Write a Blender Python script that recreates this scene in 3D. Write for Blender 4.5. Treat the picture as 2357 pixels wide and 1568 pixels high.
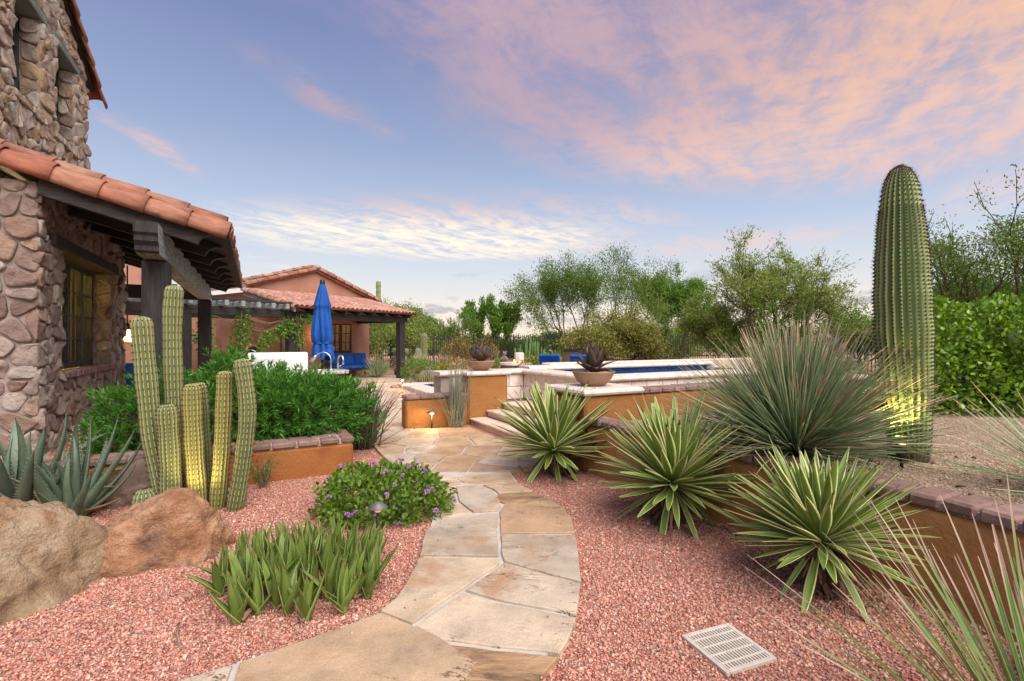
import bpy, math, random
import numpy as np
from mathutils import Vector, Matrix, noise

for o in list(bpy.data.objects): bpy.data.objects.remove(o)
R = math.radians
sc = bpy.context.scene
COL = sc.collection

# ------------------------------------------------------------------ camera
EYE = 1.5
cd = bpy.data.cameras.new('camera'); cd.lens = 17.0; cd.sensor_width = 36.0
cd.clip_start = 0.05; cd.clip_end = 4000
cam = bpy.data.objects.new('camera', cd); COL.objects.link(cam)
cam.location = (0, 0, EYE); cam.rotation_euler = (R(90), 0, 0)
sc.camera = cam

# ------------------------------------------------------------------ sky, sun, exposure
SUN_AZ, SUN_EL = 148.0, 50.0          # degrees clockwise from +Y; to the right of the camera
w = bpy.data.worlds.new('World'); sc.world = w; w.use_nodes = True
w.cycles.sampling_method = 'MANUAL'; w.cycles.sample_map_resolution = 512
nt = w.node_tree; nt.nodes.clear()

class NX:
    """small node expression helper"""
    def __init__(s, nt): s.nt = nt
    def n(s, t, **k):
        x = s.nt.nodes.new(t)
        for a, b in k.items(): setattr(x, a, b)
        return x
    def put(s, sock, v):
        if isinstance(v, bpy.types.NodeSocket): s.nt.links.new(v, sock)
        elif v is not None: sock.default_value = v
    def m(s, op, a, b=None, c=None, clamp=False):
        x = s.n('ShaderNodeMath', operation=op, use_clamp=clamp)
        s.put(x.inputs[0], a)
        if b is not None: s.put(x.inputs[1], b)
        if c is not None: s.put(x.inputs[2], c)
        return x.outputs[0]
    def vm(s, op, a, b=None, scale=None):
        x = s.n('ShaderNodeVectorMath', operation=op)
        s.put(x.inputs[0], a)
        if b is not None: s.put(x.inputs[1], b)
        if scale is not None: s.put(x.inputs['Scale'], scale)
        return x.outputs[0]
    def xyz(s, x, y, z):
        c = s.n('ShaderNodeCombineXYZ')
        s.put(c.inputs[0], x); s.put(c.inputs[1], y); s.put(c.inputs[2], z)
        return c.outputs[0]
    def sep(s, v):
        c = s.n('ShaderNodeSeparateXYZ'); s.put(c.inputs[0], v); return c.outputs
    def noise(s, vec, scale, detail=6, rough=.6, dist=0.0, col=False):
        x = s.n('ShaderNodeTexNoise'); s.put(x.inputs['Vector'], vec)
        x.inputs['Scale'].default_value = scale; x.inputs['Detail'].default_value = detail
        x.inputs['Roughness'].default_value = rough; x.inputs['Distortion'].default_value = dist
        return x.outputs['Color' if col else 'Fac']
    def ss(s, v, a, b, lo=0.0, hi=1.0):
        x = s.n('ShaderNodeMapRange', interpolation_type='SMOOTHSTEP')
        s.put(x.inputs['Value'], v); s.put(x.inputs['From Min'], a); s.put(x.inputs['From Max'], b)
        s.put(x.inputs['To Min'], lo); s.put(x.inputs['To Max'], hi)
        return x.outputs[0]
    def mix(s, f, a, b, blend='MIX'):
        x = s.n('ShaderNodeMix', data_type='RGBA', blend_type=blend)
        s.put(x.inputs[0], f)
        for i, v in ((6, a), (7, b)):
            if not isinstance(v, bpy.types.NodeSocket) and len(v) == 3: v = (*v, 1)
            s.put(x.inputs[i], v)
        return x.outputs[2]
    def ramp(s, f, stops, interp='LINEAR'):
        x = s.n('ShaderNodeValToRGB'); e = x.color_ramp.elements; x.color_ramp.interpolation = interp
        while len(e) < len(stops): e.new(.5)
        for q, (p, c) in zip(e, stops): q.position = p; q.color = (*c, 1)
        s.put(x.inputs[0], f)
        return x.outputs[0]

X = NX(nt)
dirv = X.n('ShaderNodeTexCoord').outputs['Generated']
dx, dy, dz = X.sep(dirv)
zc = X.m('MAXIMUM', dz, .035)
px, py = X.m('DIVIDE', dx, zc), X.m('DIVIDE', dy, zc)
plane = X.xyz(px, py, 0.0)
# clear-sky gradient by elevation (sine of the elevation)
base = X.ramp(X.m('MAXIMUM', dz, 0.0), [
    (0.0, (.98, .80, .62)), (.05, (.90, .80, .72)), (.12, (.68, .71, .76)), (.22, (.48, .56, .73)),
    (.36, (.30, .375, .58)), (.52, (.19, .24, .45)), (.75, (.13, .165, .40)), (1.0, (.11, .14, .36))])
nish = X.n('ShaderNodeTexSky', sky_type='NISHITA'); nish.sun_disc = False
nish.sun_elevation = R(6.0); nish.sun_rotation = R(SUN_AZ)
base = X.mix(1.0, base, X.mix(1.0, nish.outputs[0], (.012, .012, .012), 'MULTIPLY'), 'ADD')
# high cirrus drawn on a flat cloud layer, so it streaks and flattens towards the horizon
warp = X.vm('SCALE', X.vm('SUBTRACT', X.noise(plane, .9, 3, .5, col=True), (.5, .5, .5)), scale=.55)
pw = X.vm('ADD', plane, warp)
def blob(cx, cy, ang, ra, rb, soft=.55, src=None):
    sx, sy, _ = X.sep(src if src is not None else pw)
    ca, sa = math.cos(R(ang)), math.sin(R(ang))
    ux, uy = X.m('SUBTRACT', sx, cx), X.m('SUBTRACT', sy, cy)
    a = X.m('DIVIDE', X.m('ADD', X.m('MULTIPLY', ux, ca), X.m('MULTIPLY', uy, sa)), ra)
    b = X.m('DIVIDE', X.m('SUBTRACT', X.m('MULTIPLY', uy, ca), X.m('MULTIPLY', ux, sa)), rb)
    d = X.m('SQRT', X.m('ADD', X.m('MULTIPLY', a, a), X.m('MULTIPLY', b, b)))
    return X.ss(d, 1.0, soft)
rot = X.n('ShaderNodeMapping'); X.put(rot.inputs[0], pw)
rot.vector_type = 'TEXTURE'; rot.inputs['Rotation'].default_value = (0, 0, R(58)); rot.inputs['Scale'].default_value = (2.0, .55, 1)
streak = X.noise(rot.outputs[0], 2.6, 7, .62, .25)
fluff = X.noise(pw, 6.5, 7, .66, .25)
tex = X.ss(X.m('ADD', X.m('MULTIPLY', streak, .60), X.m('MULTIPLY', fluff, .40)), .36, .61)
big = blob(1.22, 1.50, 50, 2.35, 1.85, .62)
cream = blob(-.70, 4.75, 8, 2.5, 1.6, .40)
wisp1 = blob(-.80, 1.98, 66, .52, .15, .1)
wisp2 = blob(-1.86, 2.50, 98, .66, .17, .1)
low_r = blob(2.25, 5.0, -20, 1.5, .85, .25)
far_r = blob(3.25, 3.2, 60, 1.1, .6, .2)
arm = blob(.75, 3.75, 25, 1.3, .40, .15)
other = X.m('MULTIPLY', X.ss(X.noise(plane, .55, 3, .5), .56, .72), .55)
dens = big
for b_, k in ((cream, 1.35), (wisp1, 1.25), (wisp2, 1.25), (low_r, 1.05), (far_r, .8), (arm, .8), (other, 1.0)):
    dens = X.m('MAXIMUM', dens, X.m('MULTIPLY', b_, k))
rr = X.m('SQRT', X.m('ADD', X.m('MULTIPLY', px, px), X.m('MULTIPLY', py, py)))
cl = X.m('MULTIPLY', dens, X.m('ADD', X.m('MULTIPLY', tex, .74), X.m('MULTIPLY', big, .30)))
ccol = X.mix(X.ss(px, .1, 1.7), (.52, .375, .455), (.86, .53, .395))
ccol = X.mix(X.ss(rr, 2.0, 3.2), ccol, (.80, .56, .52))
ccol = X.mix(X.ss(rr, 3.4, 4.6), ccol, X.mix(X.ss(px, .0, 1.6), (1.12, .97, .78), (.85, .65, .60)))
sky_c = X.mix(X.m('MULTIPLY', cl, .95, clamp=True), base, ccol)
# small grey cumulus low over the horizon
az = X.m('ARCTAN2', dx, dy)
lowv = X.xyz(X.m('MULTIPLY', dx, 1.0), X.m('MULTIPLY', dy, 1.0), X.m('MULTIPLY', dz, 4.5))
gm = X.m('MULTIPLY', X.ss(dz, .025, .055), X.ss(dz, .15, .10))
gcl = X.m('MULTIPLY', X.ss(X.noise(lowv, 5.0, 6, .55, .3), .53, .60), gm)
sky_c = X.mix(X.m('MULTIPLY', gcl, .75), sky_c, (.42, .42, .47))
bg = X.n('ShaderNodeBackground'); X.put(bg.inputs[0], sky_c); bg.inputs[1].default_value = .73
nt.links.new(bg.outputs[0], X.n('ShaderNodeOutputWorld').inputs[0])

sd = bpy.data.lights.new('sun', 'SUN'); sd.energy = 4.6; sd.angle = R(65); sd.color = (1.0, .92, .84)
sun = bpy.data.objects.new('sun', sd); COL.objects.link(sun)
sv = Vector((math.sin(R(SUN_AZ)) * math.cos(R(SUN_EL)), math.cos(R(SUN_AZ)) * math.cos(R(SUN_EL)), math.sin(R(SUN_EL))))
sun.rotation_euler = sv.to_track_quat('Z', 'Y').to_euler(); sun.location = (7, -11, 14)

sc.view_settings.view_transform = 'Standard'; sc.view_settings.look = 'None'
sc.view_settings.exposure = 0.55; sc.view_settings.gamma = 1.0
sc.view_settings.use_curve_mapping = False
sc.cycles.max_bounces = 6; sc.cycles.diffuse_bounces = 3; sc.cycles.transparent_max_bounces = 8
sc.cycles.caustics_reflective = False; sc.cycles.caustics_refractive = False

# ------------------------------------------------------------------ measuring helpers (metres from sight lines on the ground)
F, CX, CY = 1113.0, 1178.5, 784.0
def G(u, v, z=0.0):
    Y = (EYE - z) * F / (v - CY); return Vector(((u - CX) / F * Y, Y, z))
def at(u, v, Y): return Vector(((u - CX) / F * Y, Y, EYE - (v - CY) / F * Y))

# ------------------------------------------------------------------ object helpers
def tag(o, label=None, cat=None, group=None, kind=None):
    if label: o['label'] = label
    if cat: o['category'] = cat
    if group: o['group'] = group
    if kind: o['kind'] = kind
    return o
def empty(name, loc=(0, 0, 0), rz=0.0, label=None, cat=None, group=None, kind=None):
    o = bpy.data.objects.new(name, None); COL.objects.link(o)
    o.empty_display_size = .1
    o.location = loc; o.rotation_euler = (0, 0, rz)
    return tag(o, label, cat, group, kind)
def put(name, me, parent=None, M=None, mat=None):
    o = bpy.data.objects.new(name, me); COL.objects.link(o)
    if parent is not None: o.parent = parent
    if M is not None: o.matrix_basis = M
    return o
def np_mesh(name, V, Fc, mat, smooth=False, uv=None):
    V = np.asarray(V, dtype=np.float32); Fc = np.asarray(Fc, dtype=np.int32)
    me = bpy.data.meshes.new(name); k = Fc.shape[1]; n = Fc.shape[0]
    me.vertices.add(len(V)); me.vertices.foreach_set('co', V.ravel())
    me.loops.add(n * k); me.loops.foreach_set('vertex_index', Fc.ravel())
    me.polygons.add(n); me.polygons.foreach_set('loop_start', np.arange(0, n * k, k, dtype=np.int32))
    try: me.polygons.foreach_set('loop_total', np.full(n, k, dtype=np.int32))
    except Exception: pass
    if smooth: me.polygons.foreach_set('use_smooth', np.ones(n, dtype=bool))
    if uv is not None:
        l = me.uv_layers.new(name='UVMap'); l.data.foreach_set('uv', np.asarray(uv, dtype=np.float32)[Fc.ravel()].ravel())
    me.update(calc_edges=True); me.validate()
    if mat: me.materials.append(mat)
    return me

class MB:
    """collects faces for ONE mesh"""
    def __init__(s): s.v = []; s.f = []; s.uv = []
    def add(s, vs, fs, uv=None):
        b = len(s.v); s.v += [tuple(p) for p in vs]; s.f += [tuple(i + b for i in q) for q in fs]
        s.uv += uv if uv else [(0, 0)] * len(vs)
        return s
    def box(s, x0, x1, y0, y1, z0, z1, c=0.006, M=None):
        """chamfered box"""
        c = min(c, (x1 - x0) * .3, (y1 - y0) * .3, (z1 - z0) * .3)
        vs = []; idx = {}
        for i, (xx, sx) in enumerate(((x0, 1), (x1, -1))):
            for j, (yy, sy) in enumerate(((y0, 1), (y1, -1))):
                for k, (zz, sz) in enumerate(((z0, 1), (z1, -1))):
                    for a in range(3):
                        p = [xx + sx * c, yy + sy * c, zz + sz * c]; p[a] = (xx, yy, zz)[a]
                        idx[i, j, k, a] = len(vs); vs.append(p)
        fs = []
        I = lambda i, j, k, a: idx[i, j, k, a]
        for a in range(3):
            for e in (0, 1):
                def q(m, n):
                    t = [0, 0, 0]; t[a] = e; t[(a + 1) % 3] = m; t[(a + 2) % 3] = n; return I(*t, a)
                f = (q(0, 0), q(1, 0), q(1, 1), q(0, 1)); fs.append(f if e else f[::-1])
        for a in range(3):                      # edges parallel to axis a
            b_, c_ = (a + 1) % 3, (a + 2) % 3
            for m in (0, 1):
                for n in (0, 1):
                    def q(e, w_):
                        t = [0, 0, 0]; t[a] = e; t[b_] = m; t[c_] = n; return I(*t, w_)
                    f = (q(0, b_), q(0, c_), q(1, c_), q(1, b_)); fs.append(f if (m == n) else f[::-1])
        for i in (0, 1):
            for j in (0, 1):
                for k in (0, 1):
                    f = (I(i, j, k, 0), I(i, j, k, 1), I(i, j, k, 2)); fs.append(f[::-1] if (i + j + k) % 2 == 0 else f)
        if M is not None: vs = [M @ Vector(p) for p in vs]
        return s.add(vs, fs)
    def tube(s, pts, rad, n=6, cap=True, uvs=False):
        pts = [Vector(p) for p in pts]; vs = []; uv = []
        if not hasattr(rad, '__len__'): rad = [rad] * len(pts)
        up = Vector((0.123, 0.31, 1)).normalized(); last = None
        for i, p in enumerate(pts):
            d = (pts[min(i + 1, len(pts) - 1)] - pts[max(i - 1, 0)])
            d = d.normalized() if d.length > 1e-9 else Vector((0, 0, 1))
            if last is None:
                a = d.cross(up if abs(d.dot(up)) < .95 else Vector((1, 0, 0))).normalized()
            else:
                a = (last - d * last.dot(d)); a = a.normalized() if a.length > 1e-6 else d.orthogonal().normalized()
            last = a; b = d.cross(a)
            for k in range(n):
                t = 2 * math.pi * k / n
                vs.append(p + (a * math.cos(t) + b * math.sin(t)) * rad[i]); uv.append((k / n, i / max(1, len(pts) - 1)))
        fs = [(i * n + k, i * n + (k + 1) % n, (i + 1) * n + (k + 1) % n, (i + 1) * n + k) for i in range(len(pts) - 1) for k in range(n)]
        if cap:
            fs.append(tuple(range(n - 1, -1, -1))); fs.append(tuple((len(pts) - 1) * n + k for k in range(n)))
        return s.add(vs, fs, uv)
    def lathe(s, prof, n=24, c=(0, 0, 0), wob=0.0):
        vs = []; 
        for r, z in prof:
            for k in range(n):
                t = 2 * math.pi * k / n; q = r * (1 + wob * math.sin(3 * t + z * 5))
                vs.append((c[0] + q * math.cos(t), c[1] + q * math.sin(t), c[2] + z))
        m = len(prof)
        fs = [(i * n + k, i * n + (k + 1) % n, (i + 1) * n + (k + 1) % n, (i + 1) * n + k) for i in range(m - 1) for k in range(n)]
        fs.append(tuple(range(n - 1, -1, -1))); fs.append(tuple((m - 1) * n + k for k in range(n)))
        return s.add(vs, fs)
    def prism(s, poly, z0, z1, ch=0.0):
        """poly: list of (x,y) counter-clockwise; chamfered top"""
        n = len(poly); cx = sum(p[0] for p in poly) / n; cy = sum(p[1] for p in poly) / n
        def ins(p, d):
            dx_, dy_ = cx - p[0], cy - p[1]; l = math.hypot(dx_, dy_) or 1; d = min(d, l * .5); return (p[0] + dx_ / l * d, p[1] + dy_ / l * d)
        rings = [[(*p, z0) for p in poly]]
        if ch > 0:
            rings.append([(*p, z1 - ch) for p in poly]); rings.append([(*ins(p, ch * .45), z1 - ch * .3) for p in poly]); rings.append([(*ins(p, ch * 1.3), z1) for p in poly])
        else: rings.append([(*p, z1) for p in poly])
        vs = [p for r in rings for p in r]
        fs = [(i * n + k, i * n + (k + 1) % n, (i + 1) * n + (k + 1) % n, (i + 1) * n + k) for i in range(len(rings) - 1) for k in range(n)]
        fs.append(tuple((len(rings) - 1) * n + k for k in range(n))); fs.append(tuple(range(n - 1, -1, -1)))
        return s.add(vs, fs)
    def mesh(s, name, mat, smooth=False):
        me = bpy.data.meshes.new(name); me.from_pydata(s.v, [], s.f)
        if any(u != (0, 0) for u in s.uv):
            l = me.uv_layers.new(name='UVMap'); a = np.array(s.uv, dtype=np.float32)
            li = np.empty(len(me.loops), dtype=np.int32); me.loops.foreach_get('vertex_index', li)
            l.data.foreach_set('uv', a[li].ravel())
        if smooth: me.polygons.foreach_set('use_smooth', [True] * len(me.polygons))
        me.update()
        if mat: me.materials.append(mat)
        return me
    def build(s, name, mat, parent=None, smooth=False, M=None):
        return put(name, s.mesh(name, mat, smooth), parent, M)

def ccw(poly):
    a = sum(poly[i][0] * poly[(i + 1) % len(poly)][1] - poly[(i + 1) % len(poly)][0] * poly[i][1] for i in range(len(poly)))
    return list(poly) if a > 0 else list(poly)[::-1]
def clip(poly, nx, ny, d):
    """keep nx*x+ny*y<=d"""
    out = []
    for i in range(len(poly)):
        p, q = poly[i], poly[(i + 1) % len(poly)]
        a, b = nx * p[0] + ny * p[1] - d, nx * q[0] + ny * q[1] - d
        if a <= 0: out.append(p)
        if a * b < 0:
            t = a / (a - b); out.append((p[0] + t * (q[0] - p[0]), p[1] + t * (q[1] - p[1])))
    return out
def voronoi(seeds, outline, gap=0.0, aniso=1.0):
    """cells of the seeds inside a convex outline, shrunk by gap on shared sides; aniso stretches along x"""
    cells = []; pts = np.array(seeds)
    for i, s_ in enumerate(seeds):
        poly = list(outline)
        dd = np.hypot((pts[:, 0] - s_[0]) / aniso, pts[:, 1] - s_[1])
        for j in np.argsort(dd)[1:26]:
            t = seeds[j]
            nx, ny = (t[0] - s_[0]) / aniso ** 2, t[1] - s_[1]; l = math.hypot(nx, ny)
            if l < 1e-9: continue
            nx /= l; ny /= l
            mx, my = (s_[0] + t[0]) / 2, (s_[1] + t[1]) / 2
            poly = clip(poly, nx, ny, nx * mx + ny * my - gap)
            if len(poly) < 3: break
        cells.append(poly if len(poly) >= 3 else None)
    return cells
def rough_poly(poly, rng, step=.12, amp=.012):
    out = []
    for i in range(len(poly)):
        p, q = poly[i], poly[(i + 1) % len(poly)]; L = math.hypot(q[0] - p[0], q[1] - p[1])
        m = max(1, int(L / step))
        for k in range(m):
            t = k / m; j = amp * (.4 if k == 0 else 1)
            out.append((p[0] + (q[0] - p[0]) * t + rng.uniform(-j, j), p[1] + (q[1] - p[1]) * t + rng.uniform(-j, j)))
    return out
def inside(x, y, poly):
    c = False; n = len(poly); j = n - 1
    for i in range(n):
        if (poly[i][1] > y) != (poly[j][1] > y) and x < (poly[j][0] - poly[i][0]) * (y - poly[i][1]) / (poly[j][1] - poly[i][1]) + poly[i][0]: c = not c
        j = i
    return c
def np_inside(P, poly):
    x, y = P[:, 0], P[:, 1]; c = np.zeros(len(P), bool); n = len(poly); j = n - 1
    for i in range(n):
        xi, yi, xj, yj = *poly[i], *poly[j]
        if yi != yj: c ^= ((yi > y) != (yj > y)) & (x < (xj - xi) * (y - yi) / (yj - yi) + xi)
        j = i
    return c
# ------------------------------------------------------------------ materials
def newmat(name):
    m = bpy.data.materials.new(name); m.use_nodes = True; t = m.node_tree
    p = t.nodes['Principled BSDF']; return m, NX(t), p
def obj_coord(x, spread=True):
    c = x.n('ShaderNodeTexCoord').outputs['Object']
    if not spread: return c, None
    r = x.n('ShaderNodeObjectInfo').outputs['Random']
    return x.vm('ADD', c, x.xyz(x.m('MULTIPLY', r, 31.0), x.m('MULTIPLY', r, 17.0), x.m('MULTIPLY', r, 53.0))), r
def surf(name, cols, scale=6.0, rough=.85, bump=.3, bscale=45.0, rnd=None, val=0.0, stain=None, stain_s=2.0, stain_f=.5,
         stretch=None, bdist=.012, spec=.3, island=False, isl_ramp=None, metal=0.0, detail=7, world=False, crack=False):
    """colour varied by noise, by object (rnd ramp) and by stains; relief by bump"""
    m, x, p = newmat(name)
    c, r = obj_coord(x, spread=not world)
    if world: c = x.n('ShaderNodeNewGeometry').outputs['Position']; r = x.n('ShaderNodeObjectInfo').outputs['Random']
    if stretch: c = x.vm('MULTIPLY', c, stretch)
    n = x.noise(c, scale, detail, .62)
    k = len(cols)
    col = x.ramp(n, [(.30 + .40 * i / max(1, k - 1), cc) for i, cc in enumerate(cols)]) if k > 1 else x.ramp(n, [(0, cols[0]), (1, cols[0])])
    if rnd:
        rc = x.ramp(r, [(i / (len(rnd) - 1), cc) for i, cc in enumerate(rnd)])
        g = x.ramp(n, [(.25, (.62, .62, .62)), (.5, (1, 1, 1)), (.78, (1.4, 1.38, 1.35))])
        col = x.mix(1.0, rc, g, 'MULTIPLY')
    if island:
        ir = x.n('ShaderNodeNewGeometry').outputs['Random Per Island']
        ic = x.ramp(ir, [(i / (len(isl_ramp) - 1), cc) for i, cc in enumerate(isl_ramp)])
        col = ic if not rnd else x.mix(.7, col, ic)
    if stain:
        col = x.mix(x.m('MULTIPLY', x.ss(x.noise(c, stain_s, 8, .68, .4), .50, .68), stain_f), col, stain)
    if val:
        v = x.m('ADD', 1.0 - val / 2, x.m('MULTIPLY', r, val)); col = x.mix(1.0, col, x.xyz(v, v, v), 'MULTIPLY')
    ck = None
    if crack:
        cs = x.vm('MULTIPLY', c, (1.1, 3.2, 1.0)); ln = x.m('ABSOLUTE', x.m('SUBTRACT', x.noise(cs, 1.7, 6, .62, .8), .5))
        ck = x.m('MULTIPLY', x.ss(ln, .010, .002), x.ss(x.noise(c, 1.3, 2), .50, .60))
        gr_ = x.noise(c, 120, 4, .7); col = x.mix(1.0, col, x.ramp(gr_, [(.3, (.80, .80, .80)), (.7, (1.18, 1.18, 1.18))]), 'MULTIPLY')
        col = x.mix(x.m('MULTIPLY', x.ss(x.noise(c, 5.0, 7, .7), .60, .72), .5), col, (.20, .16, .14))
        if crack == 'grain': ck = None
        else: col = x.mix(x.m('MULTIPLY', ck, .85), col, (.07, .045, .03))
    x.put(p.inputs['Base Color'], col)
    p.inputs['Roughness'].default_value = rough; p.inputs['Metallic'].default_value = metal
    p.inputs['Specular IOR Level'].default_value = spec
    if bump:
        b = x.n('ShaderNodeBump'); b.inputs['Strength'].default_value = bump; b.inputs['Distance'].default_value = bdist
        bn = x.m('ADD', x.noise(c, bscale, 6, .65), x.m('MULTIPLY', n, .7))
        if ck is not None: bn = x.m('SUBTRACT', bn, x.m('MULTIPLY', ck, 1.5))
        x.put(b.inputs['Height'], bn); x.put(p.inputs['Normal'], b.outputs[0])
    return m
def leafmat(name, cols, trans=.28, rough=.55, spec=.35, by='island', gen=None):
    m, x, p = newmat(name)
    r = x.n('ShaderNodeNewGeometry').outputs['Random Per Island'] if by == 'island' else x.n('ShaderNodeObjectInfo').outputs['Random']
    col = x.ramp(r, [(i / (len(cols) - 1), c) for i, c in enumerate(cols)])
    x.put(p.inputs['Base Color'], col); p.inputs['Roughness'].default_value = rough; p.inputs['Specular IOR Level'].default_value = spec
    if trans:
        t = x.n('ShaderNodeBsdfTranslucent'); x.put(t.inputs[0], x.mix(1.0, col, (1.25, 1.35, .7), 'MULTIPLY'))
        mx = x.n('ShaderNodeMixShader'); mx.inputs[0].default_value = trans
        m.node_tree.links.new(p.outputs[0], mx.inputs[1]); m.node_tree.links.new(t.outputs[0], mx.inputs[2])
        m.node_tree.links.new(mx.outputs[0], m.node_tree.nodes['Material Output'].inputs[0])
    return m
def flat(name, c, rough=.5, metal=0.0, spec=.4, emit=0.0, ecol=None):
    m, x, p = newmat(name)
    p.inputs['Base Color'].default_value = (*c, 1); p.inputs['Roughness'].default_value = rough; p.inputs['Metallic'].default_value = metal
    p.inputs['Specular IOR Level'].default_value = spec
    if emit: p.inputs['Emission Color'].default_value = (*(ecol or c), 1); p.inputs['Emission Strength'].default_value = emit
    return m

MT = {}
MT['ground_plain'] = surf('red_gravel_ground', [(.30, .115, .085), (.42, .175, .13), (.52, .25, .19)], 60, .95, .6, 160, stain=(.22, .09, .07), stain_s=1.3, stain_f=.45, world=True, bdist=.02)
def gravelmat(name, cols, scale, stain):
    m, x, p = newmat(name); c = x.n('ShaderNodeNewGeometry').outputs['Position']
    cw = x.vm('ADD', c, x.vm('SCALE', x.noise(c, 90, 2, .5, col=True), scale=.012))
    v = x.n('ShaderNodeTexVoronoi'); x.put(v.inputs['Vector'], cw); v.inputs['Scale'].default_value = scale
    r0, _, _ = x.sep(v.outputs['Color'])
    col = x.ramp(r0, [(i / (len(cols) - 1), cc) for i, cc in enumerate(cols)])
    col = x.mix(x.ss(v.outputs['Distance'], .35, .75), col, stain)
    col = x.mix(x.m('MULTIPLY', x.ss(x.noise(c, 1.2, 6, .6), .52, .70), .35), col, stain)
    x.put(p.inputs['Base Color'], col); p.inputs['Roughness'].default_value = .92; p.inputs['Specular IOR Level'].default_value = .25
    b = x.n('ShaderNodeBump'); b.inputs['Strength'].default_value = .8; b.inputs['Distance'].default_value = .012; b.invert = True
    x.put(b.inputs['Height'], x.m('ADD', v.outputs['Distance'], x.m('MULTIPLY', r0, .5))); x.put(p.inputs['Normal'], b.outputs[0]); return m
RED = [(0.178, 0.071, 0.052), (0.420, 0.159, 0.109), (0.525, 0.225, 0.161), (0.609, 0.307, 0.224), (0.556, 0.256, 0.186), (0.688, 0.481, 0.381), (0.378, 0.144, 0.100), (0.545, 0.246, 0.176), (0.252, 0.205, 0.186), (0.650, 0.369, 0.271)]
MT['ground'] = gravelmat('red_gravel_bed', RED, 62, (.24, .095, .065))
MT['desert'] = surf('desert_ground', [(.34, .20, .14), (.45, .28, .20), (.40, .24, .16)], 3, .95, .4, 30, stain=(.22, .17, .09), stain_s=.6, stain_f=.6, world=True)
MT['tan_plain'] = surf('tan_gravel_ground', [(.24, .155, .10), (.36, .255, .175), (.46, .35, .25)], 55, .95, .6, 150, stain=(.20, .13, .09), stain_s=1.6, stain_f=.4, world=True, bdist=.015)
MT['tan'] = gravelmat('tan_gravel_bed', [(.17, .11, .075), (.36, .26, .18), (.48, .37, .265), (.60, .50, .385), (.33, .215, .145), (.45, .335, .235)], 85, (.20, .135, .09))
MT['chip'] = surf('red_gravel_chip', [(.4, .2, .16)], 30, .9, 0, island=True, isl_ramp=RED)
MT['tanchip'] = surf('tan_gravel_chip', [(.4, .3, .2)], 30, .9, 0, island=True, isl_ramp=[(.20, .13, .09), (.38, .27, .18), (.50, .385, .27), (.60, .50, .38), (.34, .22, .15), (.46, .34, .23)])
MT['flag'] = surf('sandstone_flag', [(.40, .27, .17)], 3.2, .62, .28, 26, rnd=[(.42, .32, .22), (.37, .24, .14), (.45, .36, .255), (.34, .22, .13), (.38, .315, .245), (.48, .395, .295), (.41, .27, .155), (.43, .33, .225)], stain=(.33, .19, .10), stain_s=1.7, stain_f=.85, spec=.35, bdist=.02, crack=True)
MT['flagdark'] = surf('dark_sandstone_flag', [(.15, .095, .06), (.33, .20, .105), (.42, .27, .15)], 5, .65, .6, 22, stain=(.07, .045, .03), stain_s=4, stain_f=.85, bdist=.03, stretch=(.6, 1.6, 1))
MT['patio'] = surf('patio_flag', [(0.475, 0.380, 0.285)], 2.0, .55, .15, 20, rnd=[(0.532, 0.408, 0.294), (0.589, 0.494, 0.389), (0.494, 0.361, 0.247), (0.627, 0.551, 0.456)], stain=(0.399, 0.266, 0.171), stain_s=1.5, stain_f=.5)
MT['grout'] = surf('grout', [(.38, .345, .31), (.50, .46, .42)], 9, .95, .35, 80, world=True)
MT['white'] = surf('white_cantera', [(0.672, 0.560, 0.482), (0.784, 0.672, 0.594), (0.829, 0.739, 0.661)], 4, .7, .2, 60, stain=(0.504, 0.302, 0.213), stain_s=9, stain_f=.45, val=.12)
MT['coping'] = surf('white_coping_stone', [(0.510, 0.405, 0.334), (0.616, 0.519, 0.449), (0.669, 0.590, 0.528)], 5, .7, .25, 50, stain=(0.370, 0.220, 0.158), stain_s=7, stain_f=.5, val=.12)
MT['step'] = surf('step_stone', [(.48, .34, .26), (.60, .46, .37), (.66, .53, .44)], 4, .7, .25, 40, stain=(.36, .22, .16), stain_s=5, stain_f=.5, val=.15)
MT['stucco'] = surf('orange_stucco', [(0.240, 0.103, 0.029), (0.288, 0.129, 0.038), (0.320, 0.148, 0.050)], 2.6, .9, .7, 38, stain=(0.240, 0.084, 0.027), stain_s=1.6, stain_f=.75, world=True, bdist=.016)
MT['stucco2'] = surf('rust_orange_stucco', [(0.232, 0.082, 0.024), (0.284, 0.107, 0.030), (0.310, 0.125, 0.038)], 2.6, .9, .7, 38, stain=(0.206, 0.060, 0.020), stain_s=1.8, stain_f=.75, world=True, bdist=.016)
MT['stucco3'] = surf('brown_stucco', [(0.293, 0.139, 0.050), (0.351, 0.168, 0.061), (0.395, 0.198, 0.076)], 2.6, .9, .7, 38, stain=(0.249, 0.102, 0.041), stain_s=1.5, stain_f=.75, world=True, bdist=.016)
MT['adobe'] = surf('pink_adobe', [(0.311, 0.152, 0.102), (0.370, 0.194, 0.135), (0.400, 0.224, 0.164)], .9, .92, .25, 30, stain=(0.244, 0.106, 0.066), stain_s=.8, stain_f=.5, world=True)
MT['brick'] = surf('cap_brick', [(0.166, 0.103, 0.087)], 14, .85, .45, 60, rnd=[(0.207, 0.129, 0.109), (0.166, 0.098, 0.082), (0.250, 0.165, 0.142), (0.196, 0.114, 0.093), (0.274, 0.205, 0.179)], stain=(0.099, 0.062, 0.055), stain_s=8, stain_f=.4)
MT['mortar'] = surf('mortar', [(.26, .215, .19), (.34, .285, .25)], 8, .95, .6, 45, world=True, bdist=.02)
MT['mortar2'] = surf('pale_mortar', [(.30, .25, .215), (.38, .32, .28)], 8, .95, .4, 60, world=True)
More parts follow.
